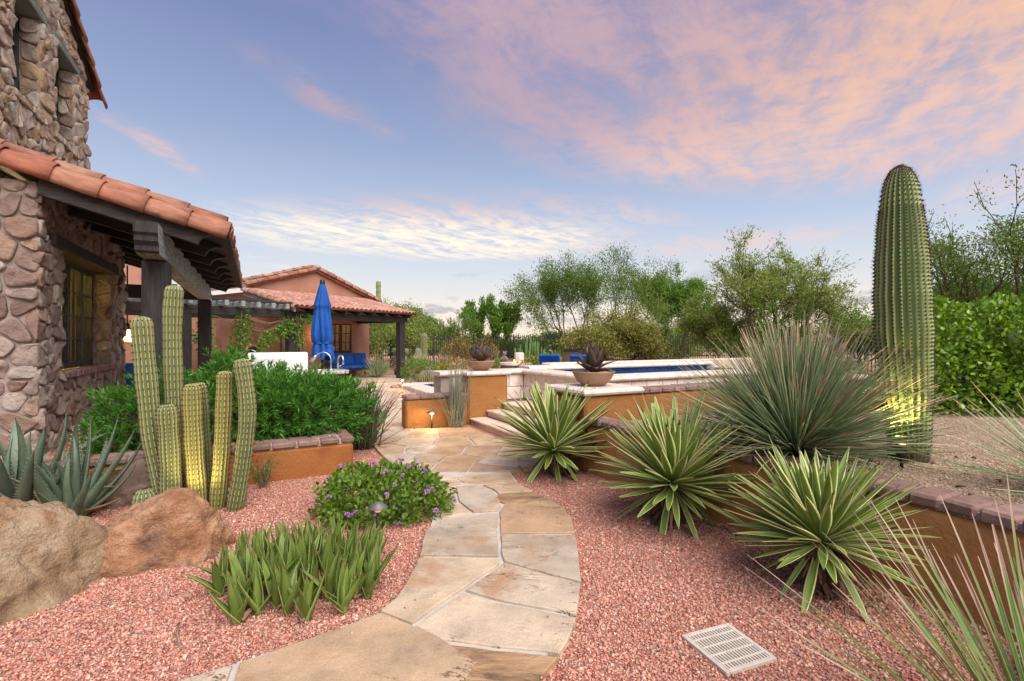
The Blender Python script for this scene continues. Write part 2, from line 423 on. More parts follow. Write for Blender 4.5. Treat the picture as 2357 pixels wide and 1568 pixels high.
stone_cols = [(.22, .15, .13), (.32, .25, .215), (.16, .105, .09), (.38, .315, .27), (.26, .19, .165), (.42, .355, .31), (.20, .13, .11), (.31, .215, .155), (.35, .30, .27), (.245, .185, .17)]
MT['stone'] = surf('field_stone', [(0.300, 0.200, 0.200)], 7, .88, .75, 34, rnd=stone_cols, stain=(0.100, 0.070, 0.060), stain_s=7, stain_f=.65, bdist=.03)
MT['stone_t'] = surf('tower_field_stone', [(.3, .2, .2)], 6, .88, .65, 30, rnd=[(.40, .325, .255), (.30, .225, .185), (.46, .40, .33), (.33, .235, .16), (.43, .38, .335), (.25, .18, .145), (.38, .28, .175), (.37, .35, .31), (.50, .43, .36)], stain=(.12, .09, .065), stain_s=7, stain_f=.55, bdist=.03)
MT['tile'] = surf('terracotta_tile', [(0.460, 0.190, 0.100)], 9, .85, .45, 50, rnd=[(0.304, 0.119, 0.075), (0.239, 0.087, 0.058), (0.340, 0.204, 0.140), (0.276, 0.100, 0.062), (0.322, 0.152, 0.100), (0.276, 0.185, 0.135), (0.294, 0.109, 0.068), (0.368, 0.237, 0.165)], stain=(0.078, 0.052, 0.042), stain_s=4.5, stain_f=.8, stretch=(1.6, .5, 1.6))
MT['tile2'] = surf('pale_terracotta_tile', [(0.420, 0.176, 0.098)], 6, .82, .3, 40, rnd=[(0.395, 0.207, 0.162), (0.353, 0.167, 0.122), (0.437, 0.255, 0.216), (0.378, 0.189, 0.147), (0.328, 0.141, 0.098)], stain=(0.193, 0.097, 0.073), stain_s=4, stain_f=.5)
MT['wood'] = surf('dark_stained_timber', [(.014, .012, .012), (.030, .026, .026), (.046, .040, .039)], 5, .72, .8, 16, stretch=(9, 9, .7), bdist=.016, spec=.35)
MT['woodx'] = surf('dark_stained_rafter', [(.016, .013, .012), (.032, .027, .025), (.050, .043, .040)], 5, .72, .8, 16, stretch=(.7, 9, 9), bdist=.016, spec=.35)
MT['woody'] = surf('weathered_beam', [(0.135, 0.144, 0.144), (0.270, 0.297, 0.288), (0.414, 0.450, 0.423)], 5, .7, .9, 14, stretch=(9, .8, 7), bdist=.02, spec=.35, stain=(0.054, 0.050, 0.050), stain_s=3, stain_f=.5)
MT['teal'] = surf('teal_lintel', [(.09, .12, .105), (.16, .21, .185), (.23, .27, .235)], 6, .8, .6, 20, stretch=(6, .7, 6))
MT['frame'] = surf('window_frame_paint', [(.035, .040, .038), (.055, .062, .058)], 8, .5, .15, 40)
MT['curtain'] = leafmat('curtain', [(.40, .32, .19), (.52, .42, .26)], .6, .9)
MT['dark'] = flat('interior_shade', (.02, .018, .016), .9)  # near-black colour standing in for the shade inside openings
MT['iron'] = flat('black_iron', (.015, .015, .016), .55, .0, .4)
MT['bronze'] = surf('bronze_lamp_metal', [(.035, .024, .02), (.06, .045, .04)], 20, .5, .15, 60, metal=.6)
MT['grey_metal'] = surf('weathered_lamp_shade', [(.10, .10, .11), (.17, .165, .17), (.24, .235, .235)], 14, .55, .1, 60, metal=.5)
MT['steel'] = flat('brushed_steel', (.55, .55, .54), .28, 1.0)
MT['whitecover'] = surf('white_grill_cover', [(.68, .68, .68), (.74, .74, .74)], 5, .4, .05, 30)
MT['glow'] = flat('lamp_glass', (1, .8, .45), .4, emit=14.0, ecol=(1.0, .62, .22))
MT['amber'] = flat('amber_lamp_glass', (.8, .42, .10), .3, emit=.5, ecol=(1, .5, .12))
MT['glow2'] = flat('lantern_glass', (1, .8, .45), .4, emit=4.0, ecol=(1.0, .60, .18))
MT['flame'] = flat('flame', (1, .5, .1), .4, emit=2.5, ecol=(1.0, .45, .10))
MT['rock'] = surf('granite_boulder', [(0.179, 0.076, 0.037), (0.336, 0.166, 0.086), (0.470, 0.275, 0.164), (0.370, 0.180, 0.094)], 3.6, .85, 1.0, 30, stain=(0.084, 0.057, 0.049), stain_s=2.6, stain_f=.75, bdist=.045, crack='grain')
MT['rock_t'] = surf('tan_boulder', [(0.190, 0.114, 0.062), (0.310, 0.209, 0.123), (0.420, 0.314, 0.211), (0.290, 0.171, 0.092)], 3.4, .85, 1.0, 30, stain=(0.300, 0.138, 0.057), stain_s=2.6, stain_f=.7, bdist=.045, crack='grain')
MT['rock_d'] = surf('dark_boulder', [(.13, .085, .07), (.21, .14, .11), (.33, .23, .17)], 3, .88, .8, 24, stain=(.05, .04, .04), stain_s=2.5, stain_f=.7, bdist=.03)
MT['bowl'] = surf('terracotta_bowl', [(0.264, 0.154, 0.092), (0.326, 0.198, 0.128), (0.352, 0.224, 0.150)], 3, .8, .3, 80, stain=(0.194, 0.114, 0.079), stain_s=22, stain_f=.5)
MT['rust'] = surf('rusted_steel_leaf', [(0.063, 0.041, 0.032), (0.094, 0.066, 0.051), (0.121, 0.091, 0.072)], 7, .6, .2, 40, metal=.25, val=.3)
MT['blue'] = surf('blue_canvas', [(0.005, 0.051, 0.230), (0.008, 0.072, 0.315), (0.011, 0.093, 0.383)], 2.2, .8, .15, 50)
MT['bluepool'] = surf('blue_pool_tile', [(0.006, 0.021, 0.096), (0.012, 0.036, 0.156), (0.018, 0.054, 0.204)], 12, .25, .1, 20, val=.5)
MT['sling'] = surf('brown_sling_fabric', [(.13, .085, .065), (.18, .125, .10)], 30, .9, .1, 90)
MT['granite'] = surf('granite_counter', [(.32, .32, .29), (.45, .45, .41), (.6, .6, .56)], 12, .25, .05, 60)
MT['bark'] = surf('bark', [(.045, .032, .024), (.085, .062, .047), (.12, .09, .07)], 8, .95, .8, 24, stretch=(3, 3, .6), bdist=.03)
MT['barkg'] = surf('green_bark', [(.07, .075, .03), (.12, .115, .05)], 6, .9, .5, 24)
MT['twig'] = surf('dry_twig', [(.20, .13, .09), (.30, .21, .15)], 6, .95, .3, 30)
MT['grate'] = surf('drain_plastic', [(.47, .42, .36), (.56, .50, .43)], 9, .55, .1, 60, stain=(.30, .22, .17), stain_s=6, stain_f=.4)
MT['void'] = flat('drain_shade_black', (.012, .011, .011), .9)  # near-black colour for the shade below the slats
# water
m, x, p = newmat('pool_water'); p.inputs['Base Color'].default_value = (.012, .075, .17, 1); p.inputs['Roughness'].default_value = .04
b = x.n('ShaderNodeBump'); b.inputs['Strength'].default_value = .12; x.put(b.inputs['Height'], x.noise(x.n('ShaderNodeTexCoord').outputs['Object'], 7, 3)); x.put(p.inputs['Normal'], b.outputs[0])
MT['water'] = m
# window glass: mirror at grazing angles, see-through head on
m, x, p = newmat('window_glass'); t = m.node_tree
tr = x.n('ShaderNodeBsdfTransparent'); tr.inputs[0].default_value = (.82, .84, .82, 1); gl = x.n('ShaderNodeBsdfGlossy'); gl.inputs['Roughness'].default_value = .02
fr = x.n('ShaderNodeFresnel'); fr.inputs[0].default_value = 1.5; mx = x.n('ShaderNodeMixShader')
x.put(mx.inputs[0], x.m('ADD', x.m('MULTIPLY', fr.outputs[0], .35), .03)); t.links.new(tr.outputs[0], mx.inputs[1]); t.links.new(gl.outputs[0], mx.inputs[2]); t.links.new(mx.outputs[0], t.nodes['Material Output'].inputs[0])
MT['glass'] = m

# leaf materials using UV: u across the blade, v along it
def blademat(name, body, margin, mw, tipc, tip0, tip1, rough=.45, rvar=.3, base=None, stripes=0.0, trans=0.0, mid=None):
    m, x, p = newmat(name)
    uvn = x.n('ShaderNodeUVMap'); u_, v_, _ = x.sep(uvn.outputs[0])
    c, r = obj_coord(x); n = x.noise(c, 9, 5, .6)
    col = x.ramp(n, [(.32, body[0]), (.68, body[1])])
    e = x.m('ABSOLUTE', x.m('SUBTRACT', u_, .5))
    if stripes:
        s = x.noise(x.xyz(x.m('MULTIPLY', u_, 26.0), x.m('MULTIPLY', v_, .8), x.m('MULTIPLY', r, 9.0)), 1.0, 3)
        col = x.mix(x.m('MULTIPLY', x.ss(s, .52, .66), stripes), col, margin)
    if mid: col = x.mix(x.m('MULTIPLY', x.ss(e, .16, .0), .55), col, mid)
    if margin is not None:
        ew = x.m('SUBTRACT', e, x.m('MULTIPLY', x.m('SUBTRACT', n, .5), .12))
        col = x.mix(x.ss(ew, mw, mw + .03), col, margin)
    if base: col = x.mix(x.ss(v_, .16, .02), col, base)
    v2 = x.m('ADD', v_, x.m('MULTIPLY', x.m('SUBTRACT', r, .5), .12))
    col = x.mix(x.ss(v2, tip0, tip1), col, tipc)
    vv = x.m('ADD', 1.0 - rvar / 2, x.m('MULTIPLY', r, rvar)); col = x.mix(1.0, col, x.xyz(vv, vv, vv), 'MULTIPLY')
    x.put(p.inputs['Base Color'], col); p.inputs['Roughness'].default_value = rough; p.inputs['Specular IOR Level'].default_value = .4
    b = x.n('ShaderNodeBump'); b.inputs['Strength'].default_value = .15; b.inputs['Distance'].default_value = .004
    x.put(b.inputs['Height'], x.noise(x.xyz(x.m('MULTIPLY', u_, 40.0), x.m('MULTIPLY', v_, 2.0), 0.0), 1.0, 3)); x.put(p.inputs['Normal'], b.outputs[0])
    if trans:
        t = x.n('ShaderNodeBsdfTranslucent'); x.put(t.inputs[0], col); mx = x.n('ShaderNodeMixShader'); mx.inputs[0].default_value = trans; L_ = m.node_tree.links
        L_.new(p.outputs[0], mx.inputs[1]); L_.new(t.outputs[0], mx.inputs[2]); L_.new(mx.outputs[0], m.node_tree.nodes['Material Output'].inputs[0])
    return m
MT['agv'] = blademat('variegated_agave_leaf', ((0.125, 0.225, 0.032), (0.205, 0.329, 0.059)), (0.681, 0.636, 0.299), .345, (0.057, 0.033, 0.027), .965, .985, .42, .35, stripes=.14, mid=(0.181, 0.318, 0.059), trans=.15)
MT['aloe'] = blademat('grey_green_aloe_leaf', ((.070, .115, .075), (.125, .175, .115)), (.18, .21, .15), .46, (.10, .07, .06), .95, .99, .5, .4, base=(.13, .16, .09))
MT['aloe2'] = blademat('green_aloe_leaf', ((.085, .140, .022), (.150, .210, .040)), (.26, .30, .09), .44, (.16, .085, .04), .90, .99, .45, .6)
MT['aloe_dead'] = blademat('withered_aloe_leaf', ((.25, .14, .09), (.34, .21, .14)), None, .4, (.2, .11, .07), .8, .95, .8, .5)
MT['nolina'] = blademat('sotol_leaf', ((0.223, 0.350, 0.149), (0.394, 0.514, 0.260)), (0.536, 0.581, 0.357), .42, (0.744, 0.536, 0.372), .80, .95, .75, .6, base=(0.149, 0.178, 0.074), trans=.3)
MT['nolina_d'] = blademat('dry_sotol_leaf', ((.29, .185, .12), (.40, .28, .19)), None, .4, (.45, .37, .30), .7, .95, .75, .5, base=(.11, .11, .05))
MT['reed'] = blademat('green_reed_leaf', ((.105, .165, .035), (.175, .235, .055)), None, .4, (.36, .25, .18), .70, .84, .5, .4)
MT['yuccat'] = surf('dead_leaf_skirt', [(.045, .022, .014), (.11, .06, .035), (.20, .125, .075)], 14, .95, .5, 40, stretch=(4, 4, .8))
def cactusmat(name, groove, crest, top=None, foot=None):
    m, x, p = newmat(name)
    u_, v_, _ = x.sep(x.n('ShaderNodeUVMap').outputs[0]); c, r = obj_coord(x)
    n = x.noise(c, 5, 5)
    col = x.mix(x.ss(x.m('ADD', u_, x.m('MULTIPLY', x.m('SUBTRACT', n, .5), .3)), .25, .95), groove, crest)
    if top: col = x.mix(x.ss(v_, .93, 1.0), col, top)
    if foot: col = x.mix(x.ss(x.m('ADD', v_, x.m('MULTIPLY', x.m('SUBTRACT', n, .5), .25)), .13, .03), col, foot)
    col = x.mix(x.m('MULTIPLY', x.ss(x.noise(c, 2.4, 6), .55, .7), .35), col, (.19, .15, .07))
    x.put(p.inputs['Base Color'], col); p.inputs['Roughness'].default_value = .6
    return m
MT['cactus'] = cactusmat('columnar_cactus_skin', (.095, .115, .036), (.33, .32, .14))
MT['cactus_uplit'] = cactusmat('uplit_columnar_cactus_skin', (.14, .14, .035), (.40, .35, .115))  # yellow glow of the uplight put into the skin colour
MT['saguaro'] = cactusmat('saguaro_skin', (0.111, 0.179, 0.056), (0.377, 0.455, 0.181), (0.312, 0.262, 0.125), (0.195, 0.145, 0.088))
MT['spine'] = flat('cactus_spine', (.055, .036, .026), .8)
MT['spine_p'] = flat('pale_cactus_spine', (.34, .27, .20), .8)
MT['l_shrub'] = leafmat('yew_pine_needle', [(0.029, 0.102, 0.014), (0.048, 0.156, 0.019), (0.078, 0.228, 0.029), (0.132, 0.324, 0.043), (0.043, 0.132, 0.017)], .34)
MT['l_lant'] = leafmat('lantana_leaf', [(0.055, 0.119, 0.012), (0.093, 0.178, 0.017), (0.136, 0.238, 0.024), (0.187, 0.289, 0.038), (0.076, 0.145, 0.015)], .3)
MT['l_hedge'] = leafmat('hedge_leaf', [(0.051, 0.120, 0.007), (0.092, 0.193, 0.010), (0.156, 0.285, 0.017), (0.258, 0.396, 0.037), (0.064, 0.143, 0.009)], .2, .35)
MT['l_mesq'] = leafmat('mesquite_leaf', [(0.069, 0.122, 0.020), (0.106, 0.183, 0.029), (0.156, 0.244, 0.042), (0.088, 0.146, 0.022)], .3)
MT['l_green'] = leafmat('bright_tree_leaf', [(.060, .14, .014), (.10, .21, .022), (.15, .27, .030), (.08, .16, .018)], .3)
MT['l_olive'] = leafmat('olive_tree_leaf', [(.15, .17, .028), (.22, .235, .045), (.28, .28, .06), (.17, .19, .04), (.27, .16, .08)], .3)
MT['l_gold'] = leafmat('golden_shrub_leaf', [(.16, .13, .045), (.24, .19, .07), (.30, .22, .09), (.26, .12, .05), (.18, .16, .05)], .3)
MT['l_pale'] = leafmat('palo_verde_leaf', [(0.138, 0.195, 0.040), (0.207, 0.266, 0.060), (0.265, 0.319, 0.080), (0.161, 0.212, 0.040)], .3)
MT['l_grey'] = leafmat('grey_green_leaf', [(.11, .125, .075), (.16, .175, .11), (.20, .20, .13), (.25, .19, .13)], .2)
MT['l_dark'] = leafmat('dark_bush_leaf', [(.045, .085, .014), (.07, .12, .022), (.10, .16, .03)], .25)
MT['l_grass'] = leafmat('red_yucca_leaf', [(.060, .075, .028), (.095, .11, .045), (.14, .15, .07), (.16, .075, .04)], .1)
MT['l_reed'] = leafmat('slipper_plant_stem', [(.15, .16, .11), (.20, .205, .145), (.26, .25, .18), (.17, .175, .11)], .0)
MT['purple'] = leafmat('purple_flower', [(.42, .17, .50), (.52, .26, .60), (.48, .20, .52), (.60, .36, .62)], .2)
MT['coral'] = leafmat('coral_flower', [(.62, .17, .13), (.70, .26, .20), (.58, .14, .12)], .2)
MT['orange'] = leafmat('orange_flower', [(.70, .16, .03), (.80, .30, .04), (.75, .08, .03)], .2)
MT['cactus_gold'] = cactusmat('golden_barrel_skin', (.045, .070, .015), (.34, .29, .10))
MT['pad'] = surf('prickly_pear_pad', [(.11, .14, .08), (.16, .19, .11)], 6, .7, .2, 40)
MT['padp'] = surf('purple_pear_pad', [(.20, .11, .13), (.27, .16, .17)], 6, .7, .2, 40)
MT['euph'] = surf('candelabra_stem', [(.055, .11, .025), (.09, .16, .04)], 6, .7, .2, 40)
MT['pot'] = surf('grey_glazed_pot', [(.10, .10, .095), (.16, .155, .145)], 8, .5, .2, 40)
MT['hill'] = surf('distant_hill', [(.20, .15, .15), (.27, .21, .20)], .02, .95, 0, world=True)
MT['shade_i'] = surf('lamp_shade_cloth', [(.62, .55, .42), (.7, .62, .5)], 8, .9, 0)
# ------------------------------------------------------------------ ground, path, patio
TH = R(28.0)                                   # the garden grid is turned 28 degrees against the view
cT, sT = math.cos(TH), math.sin(TH)
def ext(mb, poly, mapf, h0, h1):
    """extrude a polygon (a,b) between h0 and h1 through mapf(a,b,h)"""
    n = len(poly)
    vs = [mapf(a, b, h0) for a, b in poly] + [mapf(a, b, h1) for a, b in poly]
    fs = [(i, (i + 1) % n, n + (i + 1) % n, n + i) for i in range(n)] + [tuple(range(n - 1, -1, -1)), tuple(range(n, 2 * n))]
    return mb.add(vs, fs)
def sheet(name, pts, z, mat, parent=None):
    me = bpy.data.meshes.new(name); me.from_pydata([(p[0], p[1], z) for p in pts], [], [tuple(range(len(pts)))]); me.materials.append(mat)
    return put(name, me, parent)
gnd = tag(sheet('ground', [(-60, -8), (60, -8), (60, 31), (-60, 31)], 0.0, MT['ground']), kind='structure')
far = MB(); N = 40
for j in range(14):
    for i in range(N + 1):
        y = 31 + (j / 13) ** 2.2 * 600; xx = (i / N - .5) * (140 + y * 4)
        far.v.append((xx, y, (-.02 if j == 0 else .25 * math.sin(xx * .21) * math.sin(y * .13) + .004 * (y - 31)))); far.uv.append((0, 0))
far.f = [(j * (N + 1) + i, j * (N + 1) + i + 1, (j + 1) * (N + 1) + i + 1, (j + 1) * (N + 1) + i) for j in range(13) for i in range(N)]
tag(far.build('desert_ground', MT['desert'], smooth=True), kind='structure')
def hill(name, x, y, wx, h, seed):
    mb = MB(); n, k = 40, 12; rg = random.Random(seed)
    for j in range(k + 1):
        for i in range(n + 1):
            a, b = i / n * 2 - 1, j / k * 2 - 1
            f = max(0, 1 - abs(a) ** 1.5) * max(0, 1 - b * b)
            z = h * f * (.75 + .5 * noise.fractal(Vector((a * 3 + seed, b * 2, seed)), 1.0, 2.0, 5))
            mb.v.append((x + a * wx, y + b * wx * .35, z)); mb.uv.append((0, 0))
    mb.f = [(j * (n + 1) + i, j * (n + 1) + i + 1, (j + 1) * (n + 1) + i + 1, (j + 1) * (n + 1) + i) for j in range(k) for i in range(n)]
    return tag(mb.build(name, MT['hill'], smooth=True), kind='structure')
hill('hill', 215, 560, 70, 26, 3); hill('hill', 420, 620, 160, 18, 8); hill('hill', -260, 640, 200, 16, 5)

rng = random.Random(4)
def A(x, y): return G((1500 + x / 1.901) / 1.738, (1900 + y / 1.901) / 1.738, .03)
flag_px = [
 [(820, 80), (1065, 52), (1195, 125), (940, 138), (900, 108)],
 [(935, 147), (1200, 133), (1308, 182), (985, 216), (942, 200)],
 [(987, 230), (1312, 188), (1420, 240), (1490, 330), (1525, 440), (957, 443), (950, 280)],
 [(957, 457), (1522, 462), (1545, 600), (1565, 815), (987, 658), (970, 620)],
 [(982, 672), (1558, 832), (1527, 1062), (1080, 980), (940, 952), (690, 880)],
 [(668, 897), (860, 958), (1080, 998), (1525, 1085), (1460, 1270), (1398, 1352), (480, 1246), (312, 1150)],
 [(470, 1287), (1385, 1387), (1310, 1480), (1225, 1590), (290, 1530)],
 [(335, 632), (948, 642), (952, 668), (650, 878), (282, 1130), (45, 1035), (150, 950), (250, 800)],
 [(505, 345), (935, 292), (928, 400), (942, 618), (345, 610), (360, 520), (392, 420)],
 [(617, 92), (800, 77), (898, 122), (948, 202), (955, 232), (932, 272), (752, 283), (642, 200)],
 [(450, 110), (598, 97), (622, 205), (400, 212)],
 [(400, 228), (640, 220), (735, 290), (510, 325), (440, 305)],
 [(645, 42), (720, -4), (1035, -4), (1053, 42), (820, 60), (682, 58)],
 [(370, 48), (628, 47), (652, 66), (480, 98), (400, 90)],
 [(330, -4), (700, -4), (640, 34), (360, 36)],
]
polys = [ccw([tuple(A(*q)[:2]) for q in P]) for P in flag_px]
# stones that run on past the lower edge of the view
polys += [ccw([tuple(G(u, v, .03)[:2]) for u, v in P]) for P in (
    [(882, 1413), (1010, 1467), (1098, 1527), (985, 1665), (880, 1800), (470, 1800), (552, 1527), (700, 1475)],
    [(535, 1532), (452, 1800), (150, 1800), (300, 1620), (420, 1565)],
    [(1000, 1680), (1075, 1586), (1480, 1616), (1420, 1690), (1300, 1800), (905, 1800)])]
path_out = [G(u, v)[:2] for u, v in ((868, 992), (1083, 987), (1185, 1027), (1300, 1078), (1178, 1078), (1182, 1092), (1200, 1115), (1228, 1133), (1262, 1153), (1292, 1178), (1322, 1213), (1327, 1240), (1331, 1290), (1335, 1330), (1330, 1370), (1325, 1420), (1318, 1450), (1300, 1490), (1275, 1520), (1250, 1560), (1300, 1800), (150, 1800), (300, 1620), (420, 1565), (540, 1528), (700, 1475), (885, 1408), (920, 1378), (945, 1335), (965, 1285), (975, 1240), (985, 1205), (990, 1150), (965, 1095), (905, 1080), (850, 1020))]
path_out = ccw([tuple(p) for p in path_out])
def inset(poly, d):
    out = []; n = len(poly)
    for i in range(n):
        a, b, c = Vector(poly[i - 1]), Vector(poly[i]), Vector(poly[(i + 1) % n]); e1 = (b - a).normalized(); e2 = (c - b).normalized()
        nrm = Vector((-e1.y - e2.y, e1.x + e2.x)); nrm = nrm.normalized() if nrm.length > 1e-6 else Vector((0, 0)); out.append((b.x + nrm.x * d, b.y + nrm.y * d))
    return out
path_in = inset(path_out, .035)
bed = MB(); bed.prism(path_in, -.02, .020)
path = tag(bed.build('garden_path', MT['grout']), kind='structure')
Z2 = ccw([tuple(G(u, v)[:2]) for u, v in ((868, 993), (1083, 988), (1300, 1078), (1165, 1091), (962, 1091), (905, 1079), (850, 1020))])
def P(u, v): return tuple(G(u, v)[:2])
seeds2 = [P(*q) for q in ((905, 1003), (975, 1003), (1040, 1000), (880, 1022), (955, 1022), (1050, 1022), (1120, 1018), (900, 1043), (965, 1040), (1020, 1043), (1110, 1045), (1190, 1048), (915, 1062), (985, 1060), (1060, 1064), (1150, 1070), (1240, 1070), (955, 1080), (1040, 1082), (1125, 1084))]
for c in voronoi(seeds2, Z2, .014):
    if c: polys.append(ccw(c))
for i, pl in enumerate(polys):
    mb = MB(); mb.prism(rough_poly(pl, rng, .09, .006), -.01, .034 + rng.uniform(-.003, .004), .005)
    dark = i in (1, 6)
    o = mb.build('flagstone', MT['flagdark' if dark else 'flag'], path)
    if dark: o['label'] = 'dark brown flagstone with rough stained face'

# cracks in the flags: thin sunk splits, real grooves laid as dark slivers
pat_out = [(-2.37, 8.06), (-1.62, 8.3), (-2.2, 13.2), (-3.1, 17.2), (-3.9, 19.75), (-6.0, 21.2), (-9.5, 20.0), (-11.0, 15.0), (-8.6, 9.6), (-3.7, 7.6)]
def hull(pts):
    pts = sorted(pts); cr = lambda o, a, b: (a[0] - o[0]) * (b[1] - o[1]) - (a[1] - o[1]) * (b[0] - o[0])
    lo = []; up = []
    for p in pts:
        while len(lo) > 1 and cr(lo[-2], lo[-1], p) <= 0: lo.pop()
        lo.append(p)
    for p in pts[::-1]:
        while len(up) > 1 and cr(up[-2], up[-1], p) <= 0: up.pop()
        up.append(p)
    return lo[:-1] + up[:-1]
pat_out = hull(pat_out)
mb = MB(); mb.prism(pat_out, -.02, .016); patio = tag(mb.build('patio', MT['grout']), kind='structure')
sd_ = []
for i in range(-12, 0):
    for j in range(7, 22):
        sd_.append((i + rng.uniform(-.05, .75), j + rng.uniform(-.05, .75)))
sd_ = [s_ for s_ in sd_ if inside(s_[0], s_[1], pat_out)]
for c in voronoi(sd_, pat_out, .015):
    if c and len(c) > 2:
        mb = MB(); mb.prism(rough_poly(c, rng, .35, .012), -.01, .028 + rng.uniform(-.002, .003), .008); mb.build('flagstone', MT['patio'], patio)

# right planter outline (outer face of the curved retaining wall)
bedw = [(.86, 5.50), (1.02, 5.20), (1.20, 4.86), (1.50, 4.34), (1.80, 3.80), (2.05, 3.34), (2.26, 2.94), (2.42, 2.62), (2.55, 2.28), (2.66, 1.80), (2.74, 1.2), (2.80, .4), (2.82, -1.5)]
def chips(name, region, excl, count, size, mat, z, seed, flatz=.5, dens=None):
    rg = np.random.RandomState(seed); x0, x1, y0, y1 = region
    Pn = np.stack([rg.uniform(x0, x1, count), rg.uniform(y0, y1, count)], 1)
    keep = np.ones(count, bool)
    for e, ins_ in excl:
        keep &= (np_inside(Pn, e) == ins_)
    if dens is not None: keep &= rg.uniform(0, 1, count) < dens(Pn)
    Pn = Pn[keep]; n = len(Pn)
    B = np.array([(1, .1, -.4), (-.5, .9, -.4), (-.6, -.85, -.4), (0.1, 0, .9)], float)
    V = B[None] * rg.uniform(.6, 1.3, (n, 4, 1)) * size * np.clip(np.exp(rg.normal(0, .42, (n, 1, 1))), .45, 2.6) * np.array([1, .72, flatz])
    q = rg.normal(size=(n, 3)) * np.array([.45, .45, 1.0]); q[:, 2] = rg.uniform(0, 6.3, n)
    ca, sa = np.cos(q[:, 2]), np.sin(q[:, 2])
    x_, y_, z_ = V[..., 0], V[..., 1], V[..., 2]
    cb, sb = np.cos(q[:, 0])[:, None], np.sin(q[:, 0])[:, None]
    y_, z_ = y_ * cb - z_ * sb, y_ * sb + z_ * cb
    X_, Y_ = x_ * ca[:, None] - y_ * sa[:, None], x_ * sa[:, None] + y_ * ca[:, None]
    V = np.stack([X_ + Pn[:, :1], Y_ + Pn[:, 1:], z_ + z + rg.uniform(.0, size * .45, (n, 1))], -1).reshape(-1, 3)
    T = np.array([(0, 1, 3), (1, 2, 3), (2, 0, 3), (2, 1, 0)])
    Fc = (T[None] + (np.arange(n) * 4)[:, None, None]).reshape(-1, 3)
    return put(name, np_mesh(name, V, Fc, mat))
bed_poly = bedw + [(14, -1.5), (14, 12), (5.5, 8.6)]
o = chips('red_gravel', (-4.6, 2.75, 1.25, 6.6), [(path_in, False), (bed_poly, False)], 330000, .0092, MT['chip'], .001, 5,
          dens=lambda p: np.clip(2.6 / p[:, 1] ** 1.5 * 1.9, .15, 1) * (np.abs(p[:, 0]) < p[:, 1] * 1.12 + .25))
tag(o, 'loose red gravel chips covering the garden bed on both sides of the path', 'gravel', kind='stuff')
o = chips('stray_gravel', (-2.6, 1.0, 1.6, 6.0), [(path_out, True), (inset(path_out, .16), False)], 1400, .008, MT['chip'], .037, 15)
tag(o, 'stray red gravel chips kicked onto the edges of the flagstone path', 'gravel', kind='stuff')

# ------------------------------------------------------------------ raised bed on the right
bedg = tag(sheet('raised_bed_ground', bedw[::-1] + [(1.5, 5.75), (6.2, 8.3), (16, 13.5), (24, 13.5), (24, -1.5)], .555, MT['tan']), kind='structure')
o = chips('tan_gravel', (1.4, 8.5, 2.0, 9.0), [(bedw + [(12, -1.5), (12, 9)], True)], 150000, .0072, MT['tanchip'], .556, 6,
          dens=lambda p: np.clip(2.8 / p[:, 1] ** 1.5 * 1.9, .1, 1) * (p[:, 0] < p[:, 1] * 1.12 + .3))
tag(o, 'loose tan gravel spread over the raised bed around the tall cactus', 'gravel', kind='stuff')
def arc_pts(pl, step):
    out = []; acc = 0.0; seg = 0; d = 0.0
    L = [0]
    for a, b in zip(pl, pl[1:]): L.append(L[-1] + math.hypot(b[0] - a[0], b[1] - a[1]))
    t = 0.0
    while t <= L[-1] - step * .2:
        while seg < len(pl) - 2 and L[seg + 1] < t: seg += 1
        a, b = pl[seg], pl[seg + 1]; f = (t - L[seg]) / (L[seg + 1] - L[seg])
        dx_, dy_ = (b[0] - a[0]), (b[1] - a[1]); l = math.hypot(dx_, dy_)
        out.append((a[0] + dx_ * f, a[1] + dy_ * f, dx_ / l, dy_ / l)); t += step
    return out
wall_r = empty('curved_planter_wall', (bedw[4][0], bedw[4][1], 0), 0, 'curved brown stucco planter wall with brick cap behind the three variegated agaves', 'wall')
OFF = Matrix.Translation((-bedw[4][0], -bedw[4][1], 0))
mb = MB(); pts = arc_pts(bedw, .12); rg = random.Random(3); n = len(pts)
for (x_, y_, a, b) in pts:
    nx, ny = -b, a                      # towards the bed (right of travel is the outside)
    prof = [(-.0, -.05), (-.0, .25), (-.0, .50), (.012, .548 + rg.uniform(-.008, .008)), (.26, .548), (.28, .50), (.28, -.05)]
    for h, z in prof:
        w_ = .006 * noise.noise(Vector((x_ * 4, y_ * 4, z * 5)))
        mb.v.append((x_ + nx * (h + w_) , y_ + ny * (h + w_), z)); mb.uv.append((0, 0))
m_ = 7
mb.f = [(i * m_ + k, i * m_ + k + 1, (i + 1) * m_ + k + 1, (i + 1) * m_ + k) for i in range(n - 1) for k in range(m_ - 1)] + [tuple(range(m_)), tuple((n - 1) * m_ + k for k in range(m_))]
put('wall_body', mb.mesh('wall_body', MT['stucco3'], True), wall_r, OFF)
mb = MB()
for (x0, y0, a0, b0), (x1, y1, a1, b1) in zip(pts, pts[1:]):
    vs = []
    for (x_, y_, a, b) in ((x0, y0, a0, b0), (x1, y1, a1, b1)):
        for h, z in ((.010, .55), (.010, .592), (.265, .592), (.265, .55)): vs.append((x_ - b * h, y_ + a * h, z))
    mb.add(vs, [(0, 1, 5, 4), (1, 2, 6, 5), (2, 3, 7, 6)])
put('mortar_bed', mb.mesh('mortar_bed', MT['mortar2']), wall_r, OFF)
def brick_mesh(l, d, h, seed, mat):
    rg = random.Random(seed); mb = MB()
    mb.box(-l / 2, l / 2, -d / 2, d / 2, 0, h, .014)
    mb.v = [(a + rg.uniform(-.004, .004), b + rg.uniform(-.004, .004), c + rg.uniform(-.003, .003)) for a, b, c in mb.v]
    return mb.mesh('brick', mat)
